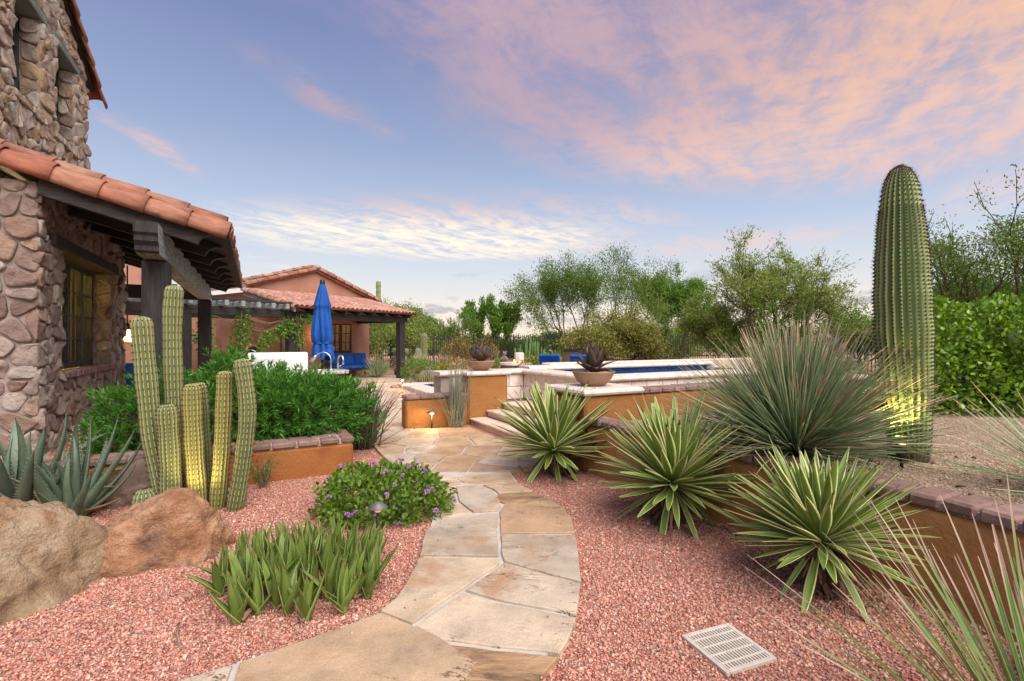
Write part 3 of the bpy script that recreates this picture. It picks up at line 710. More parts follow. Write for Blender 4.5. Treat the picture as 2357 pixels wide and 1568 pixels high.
bk = [brick_mesh(.146, .288, .070, i, MT['brick']) for i in range(6)]
for i, (x_, y_, a, b) in enumerate(arc_pts(bedw, .164)):
    h = .125 + rng.uniform(-.008, .008)
    M = Matrix.Translation((x_ - b * h, y_ + a * h, .552 + rng.uniform(-.004, .004))) @ Matrix.Rotation(math.atan2(b, a) + rng.uniform(-.03, .03), 4, 'Z')
    put('brick', bk[i % 6], wall_r, OFF @ M)

# ------------------------------------------------------------------ piers, steps, pools (frame at the near left pier)
PO = (-.78, 8.62, 0)
def stucco_box(mb, x0, x1, y0, y1, z0, z1): return mb.box(x0, x1, y0, y1, z0, z1, .03)
def pier(x, y, label, w=.80, d=.75, z=.86):
    c = Matrix.Rotation(TH, 4, 'Z') @ Vector((x, y, 0)) + Vector(PO)
    e = empty('stucco_pier', c, TH, label, 'pier', 'orange stucco piers with stone caps')
    stucco_box(MB(), 0, w, 0, d, -.02, z).build('pier_body', MT['stucco'], e)
    mb = MB(); o_ = .05
    prof = [(0, 0), (.018, .012), (.03, .035), (.022, .062), (.0, .078)]
    vs = []
    for (q, zz) in prof:
        k = o_ - .03 + q
        vs += [(-k, -k, z + zz), (w + k, -k, z + zz), (w + k, d + k, z + zz), (-k, d + k, z + zz)]
    fs = [(i * 4 + k, i * 4 + (k + 1) % 4, i * 4 + 4 + (k + 1) % 4, i * 4 + 4 + k) for i in range(4) for k in range(4)] + [(3, 2, 1, 0), (16, 17, 18, 19)]
    mb.add(vs, fs).build('cap', MT['coping'], e, smooth=False)
    return e
pier(0, 0, 'orange stucco pier carrying the bowl with a ball-shaped metal artichoke agave')
pier(-.03, -3.50, 'orange stucco pier carrying the bowl with an open-leaved metal agave')
pier(4.55, -3.75, 'orange stucco pier behind the tall saguaro carrying the third bowl', .95, .8)
def bowl(loc, r, h, label):
    e = empty('planter_bowl', loc, 0, label, 'bowl', 'terracotta bowls on the piers')
    prof = [(.36 * r, 0), (.50 * r, h * .05), (.72 * r, h * .28), (.88 * r, h * .58), (.96 * r, h * .86), (r, h * .93), (r, h), (.95 * r, h), (.90 * r, h * .9), (.05, h * .72)]
    MB().lathe(prof, 40).build('bowl_body', MT['bowl'], e, True)
    MB().lathe([(.86 * r, h * .80), (.5 * r, h * .86), (.02, h * .9)], 24).build('soil', MT['tan'], e, True)
    return e
def GP(x, y, z=0): return Matrix.Rotation(TH, 4, 'Z') @ Vector((x, y, 0)) + Vector((PO[0], PO[1], z))
BOWL1 = GP(.40, .34, .936); BOWL2 = GP(.36, -3.14, .936); BOWL3 = GP(5.02, -3.35, .936)
bowl(BOWL1, .265, .185, 'round terracotta bowl on the left pier holding the metal artichoke agave')
bowl(BOWL2, .265, .185, 'round terracotta bowl on the pier between the two nearer agaves')
bowl(BOWL3, .42, .26, 'wide terracotta bowl on the pier half hidden behind the saguaro')
# steps
st = empty('garden_steps', PO, TH, 'three pale stone steps rising between the two orange piers', 'steps')
for i, (x, z) in enumerate(((0.02, .118), (.345, .240), (.665, .362))):
    x1 = 1.30
    MB().box(x + .03, x1, -2.755, -.01, z - .118 - (.02 if i == 0 else .0), z - .04, .006).build('riser', MT['step'], st)
    nn = 5
    for k in range(nn):
        y0 = -2.755 + 2.745 * k / nn; y1 = -2.755 + 2.745 * (k + 1) / nn
        MB().box(x, x + (.34 if i < 2 else .64), y0 + .003, y1 - .003, z - .039, z, .008).build('tread', MT['step'], st)
# upper raised pool
pu = empty('raised_pool', GP(1.3, -2.0), TH, 'raised pool with white stone tile walls and rounded coping', 'pool')
OP = Matrix.Translation((-1.3, 2.0, 0))
mb = MB()
for bx in ((-.4, 1.5, .32, .70), (1.32, 1.70, -1.98, .32), (1.70, 7.5, -1.98, -1.6), (1.5, 7.5, .9, 1.3)): mb.box(*bx, -.02, .85, .01)
mb.box(1.6, 7.5, -1.7, 1.0, -.02, .40, .01)
put('pool_shell', mb.mesh('pool_shell', MT['mortar2']), pu, OP)
rg = random.Random(8)
def tiles(name, mapf, a0, a1, b0, b1, w_, h_, mat, parent, th=.02, g=.005, vary=.2, off=None):
    a = a0; rows = max(1, round((b1 - b0) / h_))
    for j in range(rows):
        a = a0 - (w_ * .4 * (j % 2))
        while a < a1 - .02:
            ww = w_ * (1 + rg.uniform(-vary, vary)); A0, A1 = max(a, a0), min(a + ww, a1); a += ww
            if A1 - A0 < .05: continue
            B0 = b0 + (b1 - b0) * j / rows; B1 = b0 + (b1 - b0) * (j + 1) / rows
            q = MB(); tt = th + rg.uniform(-.003, .003); pl = [(A0 + g, B0 + g), (A1 - g, B0 + g), (A1 - g, B1 - g), (A0 + g, B1 - g)]
            c0 = .006; pi = [(A0 + g + c0, B0 + g + c0), (A1 - g - c0, B0 + g + c0), (A1 - g - c0, B1 - g - c0), (A0 + g + c0, B1 - g - c0)]
            vs = [mapf(*v, 0) for v in pl] + [mapf(*v, tt - c0) for v in pl] + [mapf(*v, tt) for v in pi]
            fs = [(i + 4 * l, (i + 1) % 4 + 4 * l, (i + 1) % 4 + 4 * l + 4, i + 4 * l + 4) for l in (0, 1) for i in range(4)] + [(8, 9, 10, 11)]
            q.add(vs, fs); put(name, q.mesh(name, mat), parent, off)
tiles('wall_tile', lambda a, b, h: (a, .32 - h, b), -.2, 1.30, .36, .85, .38, .245, MT['white'], pu, off=OP)
tiles('wall_tile', lambda a, b, h: (1.32 - h, a, b), -2.0, .30, .365, .85, .36, .245, MT['white'], pu, off=OP)
tiles('wall_tile', lambda a, b, h: (a, -1.98 - h, b), 1.30, 6.6, .0, .85, .34, .28, MT['white'], pu, off=OP)
def coping(x0, x1, y0, y1, z0=.852, z1=.935, side='x'):
    """rounded-nose coping stone"""
    q = MB(); c = .035; pr = [(0, .0), (-.022, .018), (-.03, .04), (-.02, .065), (.008, z1 - z0)]
    vs = []
    for d_, zz in pr: vs += [(x0 + .002 + (d_ if side != 'x' else 0), y0 + .01 + d_, z0 + zz), (x1 - .002 - (d_ if side != 'x' else 0), y0 + .01 + d_, z0 + zz), (x1 - .002 - (d_ if side != 'x' else 0), y1 - .01 - d_, z0 + zz), (x0 + .002 + (d_ if side != 'x' else 0), y1 - .01 - d_, z0 + zz)]
    fs = [(i * 4 + k, i * 4 + (k + 1) % 4, i * 4 + 4 + (k + 1) % 4, i * 4 + 4 + k) for i in range(4) for k in range(4)] + [(3, 2, 1, 0), (16, 17, 18, 19)]
    q.add(vs, fs); put('coping_stone', q.mesh('coping_stone', MT['coping'], False), pu, OP)
for k in range(3): coping(-.45 + .72 * k, .27 + .72 * k - (.25 if k == 2 else 0), .24, .74)
for k in range(3): coping(1.24, 1.74, -2.06 + .762 * k, -1.298 + .762 * k - .012, side='y')
for k in range(7): coping(1.752 + .80 * k, 2.55 + .80 * k, -2.06, -1.56)
for k in range(7): coping(1.75 + .8 * k, 2.55 + .8 * k, .85, 1.32, .852, .95)
put('water', MB().box(1.66, 7.4, -1.62, .92, .74, .79, .002).mesh('water', MT['water']), pu, OP)
tiles('pool_tile', lambda a, b, h: (a, .9 - h, b), 1.7, 7.2, .79, .85, .15, .06, MT['bluepool'], pu, .01, .003, 0, off=OP)
# far deck kerb right of the raised pool
e = empty('deck_kerb', GP(3.5, 2.8), TH, 'long low white stone kerb beyond the raised pool in front of the fence', 'kerb')
for k in range(9): MB().box(.95 * k + .004, .95 * k + .946, 0, .45, -.02, .90, .03).build('kerb_stone', MT['coping'], e)
# low wall at the path end and back wall of the planter
def low_wall(name, x, y, L, D, z, label, cat, mat, rows=1):
    e = empty(name, GP(x, y), TH, label, cat)
    stucco_box(MB(), 0, L, 0, D, -.02, z).build('wall_body', mat, e)
    MB().box(.012, L - .012, .012, D - .012, z - .001, z + .05, .003).build('mortar_bed', MT['mortar2'], e)
    a = 0.0; i = 0
    while a < L - .05:
        l = min(.235 * rng.uniform(.9, 1.08), L - a)
        q = MB(); q.box(a + .006, a + l - .006, -.02, D + .02, z + .002, z + .068 + rng.uniform(-.004, .004), .014); q.build('brick', MT['brick'], e); a += l; i += 1
    return e
low_wall('low_garden_wall', -1.13, 0, 1.125, .28, .50, 'short low orange wall with dark brick cap beside the lit path lamp', 'wall', MT['stucco'])
low_wall('planter_back_wall', .785, -3.18, 3.72, .28, .80, 'straight orange wall with brick cap behind the big spiky sotol', 'wall', MT['stucco'])
# lower pool, flush with the patio
lp = empty('lower_pool', (-3.62, 15.25, 0), TH, 'small ground-level pool with blue tiled rim and broad white stone edging', 'pool')
for bx in ((0, 6, -.62, 0), (0, .62, -4.6, -.625), (.625, 6, -4.6, -3.9)): MB().box(*bx, .0, .155, .02).build('coping', MT['coping'], lp)
MB().box(.6, 6, -3.95, -.6, .01, .05, .002).build('water', MT['water'], lp)
tiles('pool_tile', lambda a, b, h: (a, -.622 - h, b), .63, 5.5, .05, .15, .17, .1, MT['bluepool'], lp, .01, .004, 0)
tiles('pool_tile', lambda a, b, h: (.622 + h, a, b), -3.9, -.63, .05, .15, .17, .1, MT['bluepool'], lp, .01, .004, 0)

# ------------------------------------------------------------------ left planter
HO = (-4.01, 5.40, 0)
def GH(s, t, z=0): return Matrix.Rotation(TH, 4, 'Z') @ Vector((s, t, 0)) + Vector((HO[0], HO[1], z))
pl = empty('brick_capped_planter', GH(2.0, -.93), TH, 'low rust-orange stucco planter with brick cap holding the green yew-pine shrub', 'planter')
stucco_box(MB(), -3.2, 0, 0, .30, -.03, .335).build('wall_body', MT['stucco2'], pl)
stucco_box(MB(), -.30, 0, .302, 2.6, -.03, .335).build('wall_body', MT['stucco2'], pl)
MB().box(-3.19, -.31, .302, 2.6, .05, .30, .004).build('soil', MT['ground'], pl)
MB().box(-3.19, -.012, .012, .288, .330, .385, .004).build('mortar_bed', MT['mortar2'], pl)
MB().box(-.288, -.012, .29, 2.6, .330, .385, .004).build('mortar_bed', MT['mortar2'], pl)
for row in range(2):
    a = -3.2 + row * .1
    while a < -.16:
        l = min(.24 * rng.uniform(.92, 1.08), -.148 - a)
        if l > .06: MB().box(a + .007, a + l - .007, -.012 + row * .155, .135 + row * .155, .338, .402 + rng.uniform(-.004, .004), .016).build('brick', MT['brick'], pl)
        a += l
    b_ = -.012 if row == 0 else .31
    MB
for row in range(2):
    y = -.012 + .0
    while y < 2.5:
        l = .24 * rng.uniform(.92, 1.08)
        x0 = -.14 + .0 - row * .152
        if not (row == 1 and y < .29): MB().box(x0 + .005, x0 + .147, y + .007, y + l - .007, .338, .403 + rng.uniform(-.004, .004), .016).build('brick', MT['brick'], pl)
        y += l

# ------------------------------------------------------------------ field stone walls
def chaikin(p, k=.25):
    out = []
    for i in range(len(p)):
        a, b = p[i], p[(i + 1) % len(p)]
        out += [(a[0] + (b[0] - a[0]) * k, a[1] + (b[1] - a[1]) * k), (a[0] + (b[0] - a[0]) * (1 - k), a[1] + (b[1] - a[1]) * (1 - k))]
    return out
def stones(parent, mapf, outline, w_, h_, mat, seed, depth=.05, gap=.008, jit=.45):
    rg = random.Random(seed)
    a0, a1 = min(p[0] for p in outline), max(p[0] for p in outline); b0, b1 = min(p[1] for p in outline), max(p[1] for p in outline)
    seeds = []; nb = max(1, round((b1 - b0) / h_)); hh = (b1 - b0) / nb
    for j in range(nb):
        na = max(1, round((a1 - a0) / (w_ * rg.uniform(.8, 1.25)))); ww = (a1 - a0) / na
        for i in range(na):
            p = (a0 + (i + .5 + rg.uniform(-jit, jit)) * ww, b0 + (j + .5 + rg.uniform(-jit, jit)) * hh)
            if inside(*p, outline): seeds.append(p)
            if rg.random() < .16:
                p = (p[0] + rg.uniform(.3, .5) * ww, p[1] + rg.uniform(-.4, .4) * hh)
                if inside(*p, outline): seeds.append(p)
    for c in voronoi(seeds, ccw(outline), gap, 1.0):
        if not c: continue
        c = chaikin(chaikin(ccw(c), .2), .25); n = len(c)
        if n < 5: continue
        cx = sum(p[0] for p in c) / n; cy = sum(p[1] for p in c) / n
        d = depth * rg.uniform(.35, 1.05); tx, ty = rg.uniform(-.22, .22), rg.uniform(-.22, .22)
        mb = MB(); sd2 = rg.uniform(0, 99)
        rings = ((1.0, -.03), (.998, d * .62), (.965, d * .93), (.80, d * .99), (.45, d))
        for sc_, h in rings:
            for (x_, y_) in c:
                dx_, dy_ = (x_ - cx) * sc_, (y_ - cy) * sc_
                nn = (noise.noise(Vector(((cx + dx_) * 11 + sd2, (cy + dy_) * 11, 1.7))) * .024 + noise.noise(Vector(((cx + dx_) * 31 + sd2, (cy + dy_) * 31, 5.7))) * .010) if h > 0 else 0
                hh_ = h + (tx * dx_ + ty * dy_ if h > 0 else 0) + nn
                mb.v.append(tuple(mapf(cx + dx_ + nn * .4, cy + dy_ - nn * .4, hh_))); mb.uv.append((0, 0))
        mb.v.append(tuple(mapf(cx, cy, d * 1.02))); mb.uv.append((0, 0))
        m4 = len(rings)
        mb.f = [(i * n + k, i * n + (k + 1) % n, (i + 1) * n + (k + 1) % n, (i + 1) * n + k) for i in range(m4 - 1) for k in range(n)] + [((m4 - 1) * n + k, (m4 - 1) * n + (k + 1) % n, m4 * n) for k in range(n)]
        mb.build('stone', mat, parent, True)
house = empty('stone_house', HO, TH, 'single-storey field stone house wing with dark timber porch and clay tile roof at left', 'house')
W0 = -.97
w1 = MB()
for bx in ((-1.35, W0, .02, .73, -.02, 3.13), (-1.35, W0, 2.9, 3.72, -.02, 3.13), (-1.35, W0, .73, 2.9, -.02, 1.08), (-1.35, W0, .73, 2.9, 2.64, 3.13), (-6, -1.352, .02, .35, -.02, 3.13), (-6, -1.352, 3.4, 3.72, -.02, 3.13)): w1.box(*bx, .004)
wall = w1.build('wall', MT['mortar'], house)
side = lambda a, b, h: (W0 + h, a, b)
stones(wall, side, [(.0, .0), (.70, .0), (.70, 3.1), (.0, 3.1)], .185, .17, MT['stone'], 11, .045)
stones(wall, side, [(.70, .0), (2.92, .0), (2.92, 1.07), (.70, 1.07)], .19, .155, MT['stone'], 12, .045)
stones(wall, side, [(2.92, .0), (3.72, .0), (3.72, 3.1), (2.92, 3.1)], .21, .19, MT['stone'], 13, .045)
stones(wall, side, [(.70, 2.68), (2.92, 2.68), (2.92, 3.12), (.70, 3.12)], .20, .20, MT['stone'], 14, .045)
stones(wall, lambda a, b, h: (a, .02 - h, b), [(-1.5, .0), (-.95, .0), (-.95, 3.12), (-1.5, 3.12)], .22, .185, MT['stone'], 15, .05, .010)
stones(wall, lambda a, b, h: (a, 2.9 - h, b), [(-1.24, 1.14), (-.96, 1.14), (-.96, 2.52), (-1.24, 2.52)], .16, .18, MT['stone'], 16, .035)
stones(wall, lambda a, b, h: (a, 3.72 + h, b), [(-1.35, .0), (-.96, .0), (-.96, 3.1), (-1.35, 3.1)], .34, .34, MT['stone'], 17, .03)
MB().box(-1.25, -.90, .30, 3.08, 2.53, 2.665, .012).build('lintel', MT['wood'], house)
sill = MB().box(-1.22, -.99, .72, 2.91, 1.075, 1.115, .004).build('window_sill', MT['mortar2'], house)
a = .70
while a < 2.9:
    l = rng.uniform(.085, .115); MB().box(-1.0, -.895 + rng.uniform(-.006, .006), a + .004, a + l - .004, 1.06, 1.145 + rng.uniform(-.004, .004), .012).build('brick', MT['brick'], sill); a += l
# window: two casements of 2 x 4 panes
def casement(parent, mapf, a0, a1, b0, b1, cols, rows, fw=.05, bw=.022, mat=None, dep=.06):
    mb = MB(); mat = mat or MT['frame']
    def bar(p0, p1, q0, q1, d0, d1):
        c = [mapf(*k) for k in ((p0, q0, d0), (p1, q0, d0), (p1, q1, d0), (p0, q1, d0), (p0, q0, d1), (p1, q0, d1), (p1, q1, d1), (p0, q1, d1))]
        mb.add(c, [(0, 1, 2, 3), (7, 6, 5, 4), (0, 4, 5, 1), (1, 5, 6, 2), (2, 6, 7, 3), (3, 7, 4, 0)])
    bar(a0, a0 + fw, b0, b1, 0, dep); bar(a1 - fw, a1, b0, b1, 0, dep)
    bar(a0 + fw, a1 - fw, b0, b0 + fw * 1.6, 0, dep - .002); bar(a0 + fw, a1 - fw, b1 - fw, b1, 0, dep - .002)
    ia0, ia1, ib0, ib1 = a0 + fw, a1 - fw, b0 + fw * 1.6, b1 - fw
    for i in range(1, cols): c = ia0 + (ia1 - ia0) * i / cols; bar(c - bw / 2, c + bw / 2, ib0, ib1, .012, dep - .012)
    for j in range(1, rows): c = ib0 + (ib1 - ib0) * j / rows; bar(ia0, ia1, c - bw / 2, c + bw / 2, .014, dep - .015)
    fr = mb.build('window', mat, parent)
    for i in range(cols):
        for j in range(rows):
            c0, c1 = ia0 + (ia1 - ia0) * i / cols, ia0 + (ia1 - ia0) * (i + 1) / cols; d0, d1 = ib0 + (ib1 - ib0) * j / rows, ib0 + (ib1 - ib0) * (j + 1) / rows
            q = MB(); q.add([mapf(*k) for k in ((c0, d0, .026), (c1, d0, .026), (c1, d1, .026), (c0, d1, .026), (c0, d0, .030), (c1, d0, .030), (c1, d1, .030), (c0, d1, .030))], [(0, 1, 2, 3), (7, 6, 5, 4)])
            q.build('pane', MT['glass'], fr)
    return fr
wm = lambda a, b, h: (-1.24 + h, a, b)
casement(house, wm, .74, 1.30, 1.13, 2.52, 2, 4); casement(house, wm, 1.302, 1.81, 1.13, 2.52, 2, 4)
casement(house, wm, 1.83, 2.36, 1.13, 2.52, 2, 4); casement(house, wm, 2.362, 2.885, 1.13, 2.52, 2, 4)
cu = MB()
for k in range(60):
    t0 = .7 + 2.3 * k / 60; t1 = .7 + 2.3 * (k + 1) / 60; o0, o1 = -1.42 + .03 * math.sin(k * 1.3), -1.42 + .03 * math.sin((k + 1) * 1.3)
    cu.add([(o0, t0, 1.0), (o1, t1, 1.0), (o1, t1, 2.7), (o0, t0, 2.7)], [(0, 1, 2, 3)])
cu.build('curtain', MT['curtain'], house, True)
MB().box(-3.0, -2.9, .36, 3.39, 0, 3.1).build('room_wall', MT['adobe'], house)
rl = bpy.data.lights.new('room_lamp', 'POINT'); rl.energy = 190; rl.color = (1, .70, .38); rl.shadow_soft_size = .2
o = bpy.data.objects.new('room_lamp', rl); COL.objects.link(o); o.parent = house; o.location = (-2.0, 2.2, 2.3)

# porch: posts, beam, rafters, roof
zr = lambda s: 2.93 - .28 * s
for t in (.25, 6.35): MB().box(-.128, .128, t - .128, t + .128, -.02, 2.42, .02).build('porch_post', MT['wood'], house)
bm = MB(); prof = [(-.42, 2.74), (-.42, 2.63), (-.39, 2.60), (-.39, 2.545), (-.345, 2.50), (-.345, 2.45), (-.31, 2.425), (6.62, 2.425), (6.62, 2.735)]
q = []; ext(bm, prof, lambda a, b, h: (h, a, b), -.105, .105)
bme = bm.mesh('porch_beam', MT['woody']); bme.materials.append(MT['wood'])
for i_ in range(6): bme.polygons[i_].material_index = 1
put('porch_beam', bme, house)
rf = MB(); sl = [(-1.46, zr(-1.46)), (-1.46, zr(-1.46) + .045), (.74, zr(.74) + .045), (.74, zr(.74))]
ext(rf, sl, lambda a, b, h: (a, h, b), -.10, 6.42)
ext(rf, [(-3.7, zr(-3.7)), (-3.7, zr(-3.7) + .045), (-1.462, zr(-1.462) + .045), (-1.462, zr(-1.462))], lambda a, b, h: (a, h, b), 3.80, 6.42)
roof = rf.build('porch_roof', MT['woodx'], house)
for k in range(8):
    t = -.04 + .885 * k; s0 = -.93 if t < 3.7 else -3.65; pr = [(s0, zr(s0) - .002), (s0, zr(s0) - .21)]
    zb = zr(.43) - .205; pr += [(.43, zb)]
    for i in range(1, 8):
        th = math.pi - i / 8 * math.pi / 2; pr.append((.60 + .17 * math.cos(th), zb - .005 + .125 * math.sin(th)))
    pr += [(.615, zb + .118), (.615, zr(.615) - .002)]
    m2 = MB(); ext(m2, pr, lambda a, b, h: (a, h, b), t - .055, t + .055); m2.build('rafter', MT['woodx'], house)
# long room beam on the far end of the porch
MB().box(-3.2, -.128, 6.25, 6.45, 2.42, 2.70, .01).build('end_beam', MT['wood'], house)
def tile_mesh(L, r0, r1, mat, seed=0, th=.016, arc=160, n=9):
    rg = random.Random(seed); mb = MB(); m_ = 4; a0 = R(90 - arc / 2); da = R(arc) / (n - 1)
    for rr_ in (0, 1):
        for j in range(m_):
            f = j / (m_ - 1); r_ = (r0 + (r1 - r0) * f) - rr_ * th
            for i in range(n):
                an = a0 + da * i; wv = 1 + .02 * math.sin(f * 5 + seed + i * .7)
                mb.v.append((r_ * wv * math.cos(an), L * f + rg.uniform(-.003, .003), r_ * wv * math.sin(an) - r0 * .25 + .006 * math.sin(seed + f * 3))); mb.uv.append((0, 0))
    I = lambda rr_, j, i: (rr_ * m_ + j) * n + i
    for j in range(m_ - 1):
        for i in range(n - 1):
            mb.f.append((I(0, j, i), I(0, j, i + 1), I(0, j + 1, i + 1), I(0, j + 1, i))); mb.f.append((I(1, j, i + 1), I(1, j, i), I(1, j + 1, i), I(1, j + 1, i + 1)))
    for i in range(n - 1):
        mb.f.append((I(0, 0, i + 1), I(0, 0, i), I(1, 0, i), I(1, 0, i + 1))); mb.f.append((I(0, m_ - 1, i), I(0, m_ - 1, i + 1), I(1, m_ - 1, i + 1), I(1, m_ - 1, i)))
    for j in range(m_ - 1):
        mb.f.append((I(0, j, 0), I(0, j + 1, 0), I(1, j + 1, 0), I(1, j, 0))); mb.f.append((I(0, j + 1, n - 1), I(0, j, n - 1), I(1, j, n - 1), I(1, j + 1, n - 1)))
    return mb.mesh('roof_tile', mat, True)
tl = [tile_mesh(.46, .105, .128, MT['tile'], i) for i in range(5)]
tl_r = [tile_mesh(.50, .125, .155, MT['tile'], i + 9, arc=175) for i in range(4)]
def basis(xa, ya, za, loc):
    M = Matrix.Identity(4)
    for i in range(3): M[i][0], M[i][1], M[i][2], M[i][3] = xa[i], ya[i], za[i], loc[i]
    return M
def tile_at(me, loc, down, side_, parent, roll=0.0, jit=.012, flip=False):
    """lay a tile with its length pointing down the slope"""
    y_ = Vector(down).normalized(); x_ = Vector(side_).normalized(); z_ = x_.cross(y_)
    M = basis(x_, y_, z_, loc) @ Matrix.Rotation(roll + rng.uniform(-jit, jit) * 2, 4, 'Y') @ Matrix.Rotation(rng.uniform(-jit, jit), 4, 'Z')
    if flip: M = M @ Matrix.Scale(-1, 4, (0, 0, 1))
    return put('roof_tile', me, parent, M)
al = math.atan(.28); dn = (math.cos(al), 0, -math.sin(al)); sx = (0, -1, 0)
for c in range(27):
    t = .16 + .236 * c
    if t > 6.4: break
    for r_ in range(6):
        s = -1.63 + .385 * r_ + rng.uniform(-.012, .012)
        if s < -1.30 and t < 3.7 and r_ == 0: continue
        tile_at(tl[(c * 3 + r_) % 5], (s, t + rng.uniform(-.006, .006), zr(s) + .085 + .012), dn, sx, roof)
pan = [tile_mesh(.46, .115, .10, MT['tile'], 30 + i) for i in range(3)]
for c in range(27):                                       # upturned pan tiles at the eave
    t = .042 + .236 * c; s = .28
    tile_at(pan[c % 3], (s, t, zr(s) + .105), dn, sx, roof, flip=True)
for r_ in range(8):                                       # rake tiles over the near rafter
    s = -2.44 + .385 * r_
    tile_at(tl_r[r_ % 4], (s, -.075, zr(s) + .035), dn, sx, roof, roll=.55, jit=.01)
for r_ in range(8):
    s = -2.05 + .385 * r_
    if s > .35: break
    tile_at(tl[r_ % 5], (s, .055, zr(s) + .150), dn, sx, roof, roll=.12, jit=.015)
    q = MB(); rg = random.Random(r_); q.lathe([(.02, 0), (.075, .012), (.085, .035), (.05, .055), (.015, .06)], 9)
    q.v = [(a + rg.uniform(-.008, .008), b + rg.uniform(-.008, .008), c + rg.uniform(-.005, .005)) for a, b, c in q.v]
    q.build('mortar_plug', MT['mortar2'], roof, True, Matrix.Translation((s + .44, .055, zr(s + .44) + .10)))
# upper stone storey
tower = empty('stone_tower', GH(-1.47, 0, 0), TH, 'tall upper field stone gable wall with deep window openings and teal lintels', 'tower')
zt = lambda t: 5.86 + .5 * (3.74 - t)
tw = MB(); tm = lambda a, b, h: (h, a, b)
for a0, a1, b0, b1 in ((-.5, 1.0, 3.14, 5.68), (1.81, 2.3, 3.14, 5.68), (3.2, 3.74, 3.14, 5.68), (1.0, 1.81, 3.14, 4.38), (2.3, 3.2, 3.14, 4.38)): tw.box(-.5, 0, a0, a1, b0, b1, .003)
ext(tw, [(-.5, 5.68), (3.74, 5.68), (3.74, zt(3.74)), (-.5, zt(-.5))], tm, -.5, 0)
tw.box(-.5, 0, 3.745, 3.75, -.02, 5.8, .001)
twall = tw.build('wall', MT['mortar'], tower)
tface = lambda a, b, h: (h, a, b)
for k, (a0, a1, b0, b1) in enumerate(((.50, 1.0, 3.15, 5.67), (1.81, 2.3, 3.15, 5.67), (3.2, 3.75, 3.15, 5.67), (1.0, 1.81, 3.15, 4.33), (2.3, 3.2, 3.15, 4.33))):
    stones(twall, tface, [(a0 - .01, b0), (a1 + .01, b0), (a1 + .01, b1), (a0 - .01, b1)], .205, .185, MT['stone_t'], 40 + k, .045)
stones(twall, tface, [(.50, 5.79), (3.75, 5.79), (3.75, 5.85), (2.6, zt(2.6) - .03), (.50, 7.0)], .2, .2, MT['stone_t'], 47, .045)
for k, (t_, b0) in enumerate(((1.81, 4.40), (3.2, 4.40))):
    stones(twall, lambda a, b, h, t_=t_: (a, t_ - h, b), [(-.19, b0), (-.01, b0), (-.01, 5.66), (-.19, 5.66)], .2, .19, MT['stone_t'], 50 + k, .035)
stones(twall, lambda a, b, h: (a, 3.75 + h, b), [(-.5, 3.2), (0, 3.2), (0, 5.8), (-.5, 5.8)], .3, .3, MT['stone_t'], 55, .03)
for a0, a1 in ((.72, 1.95), (2.2, 3.30)):
    MB().box(-.42, .035, a0, a1, 5.675, 5.785, .012).build('lintel', MT['teal'], tower)
for a0, a1 in ((1.0, 1.81), (2.3, 3.2)):
    sl_ = MB().box(-.44, -.03, a0, a1, 4.335, 4.385, .003).build('window_sill', MT['mortar'], tower); a = a0 - .05
    while a < a1 + .03:
        l = rng.uniform(.08, .11); MB().box(-.03, .055 + rng.uniform(-.008, .008), a + .004, a + l - .004, 4.33, 4.415, .012).build('brick', MT['stone_t'], sl_); a += l
    casement(tower, lambda a, b, h: (-.26 + h, a, b), a0, a1, 4.39, 5.67, 2, 3)
    MB().box(-.36, -.30, a0 - .05, a1 + .05, 4.3, 5.7).build('room_wall', MT['dark'], tower)  # black slab close behind the panes, painted shade of the room
tr_ = MB(); ext(tr_, [(-.6, zt(-.6) + .01), (-.6, zt(-.6) + .09), (4.0, zt(4.0) + .09), (4.0, zt(4.0) + .01)], tm, -3.0, .06)
troof = tr_.build('tower_roof', MT['woodx'], tower)
a2 = math.atan(.5); dn2 = (0, math.cos(a2), -math.sin(a2)); sx2 = (1, 0, 0)
for k in range(13):
    t = -.6 + .37 * k; tile_at(tl_r[k % 4], (.03, t, zt(t) + .075), dn2, sx2, troof, roll=.45)
    for j in range(3): tile_at(tl[(k + j) % 5], (-.16 - .24 * j, t - .05, zt(t) + .20), dn2, sx2, troof)
# ------------------------------------------------------------------ leaves and plants
def interp(tab, t):
    for (t0, w0), (t1, w1) in zip(tab, tab[1:]):
        if t <= t1: return w0 + (w1 - w0) * (t - t0) / (t1 - t0)
    return tab[-1][1]
def leaf_geo(L, W, T, tab, bend=0.0, fold=.25, n=9, seed=0, wav=0.0, power=1.5, twist=0.0):
    """closed solid leaf along +Y; returns verts, quads, uv"""
    rg = random.Random(seed); V = []; UV = []; y = z = xo = 0.0; pt = 0.0
    top = (-1, -.55, 0, .55, 1); bot = (.6, 0, -.6)
    for i in range(n + 1):
        t = i / n
        if i:
            ang = bend * ((t + pt) / 2) ** power; y += math.cos(ang) * L / n; z += math.sin(ang) * L / n; xo += wav * math.sin(t * 4 + seed) * L / n
        pt = t
        w_ = max(.0012, W / 2 * interp(tab, t)); th = T * (1 - .9 * t) ; ca, sa = math.cos(twist * t), math.sin(twist * t)
        for k in top:
            hx, hz = k * w_, fold * abs(k) * w_; V.append((xo + hx * ca - hz * sa, y, z + hz * ca + hx * sa)); UV.append(((k + 1) / 2, t))
        for k in bot:
            hx, hz = k * w_, fold * abs(k) * w_ * .8 - th * (1 - .45 * abs(k)); V.append((xo + hx * ca - hz * sa, y, z + hz * ca + hx * sa)); UV.append(((k + 1) / 2, t))
    Q = [(i * 8 + k, i * 8 + (k + 1) % 8, (i + 1) * 8 + (k + 1) % 8, (i + 1) * 8 + k) for i in range(n) for k in range(8)]
    return V, Q, UV
def leaf_mesh(name, mat, **k):
    V, Q, UV = leaf_geo(**k); return np_mesh(name, V, Q, mat, True, UV)
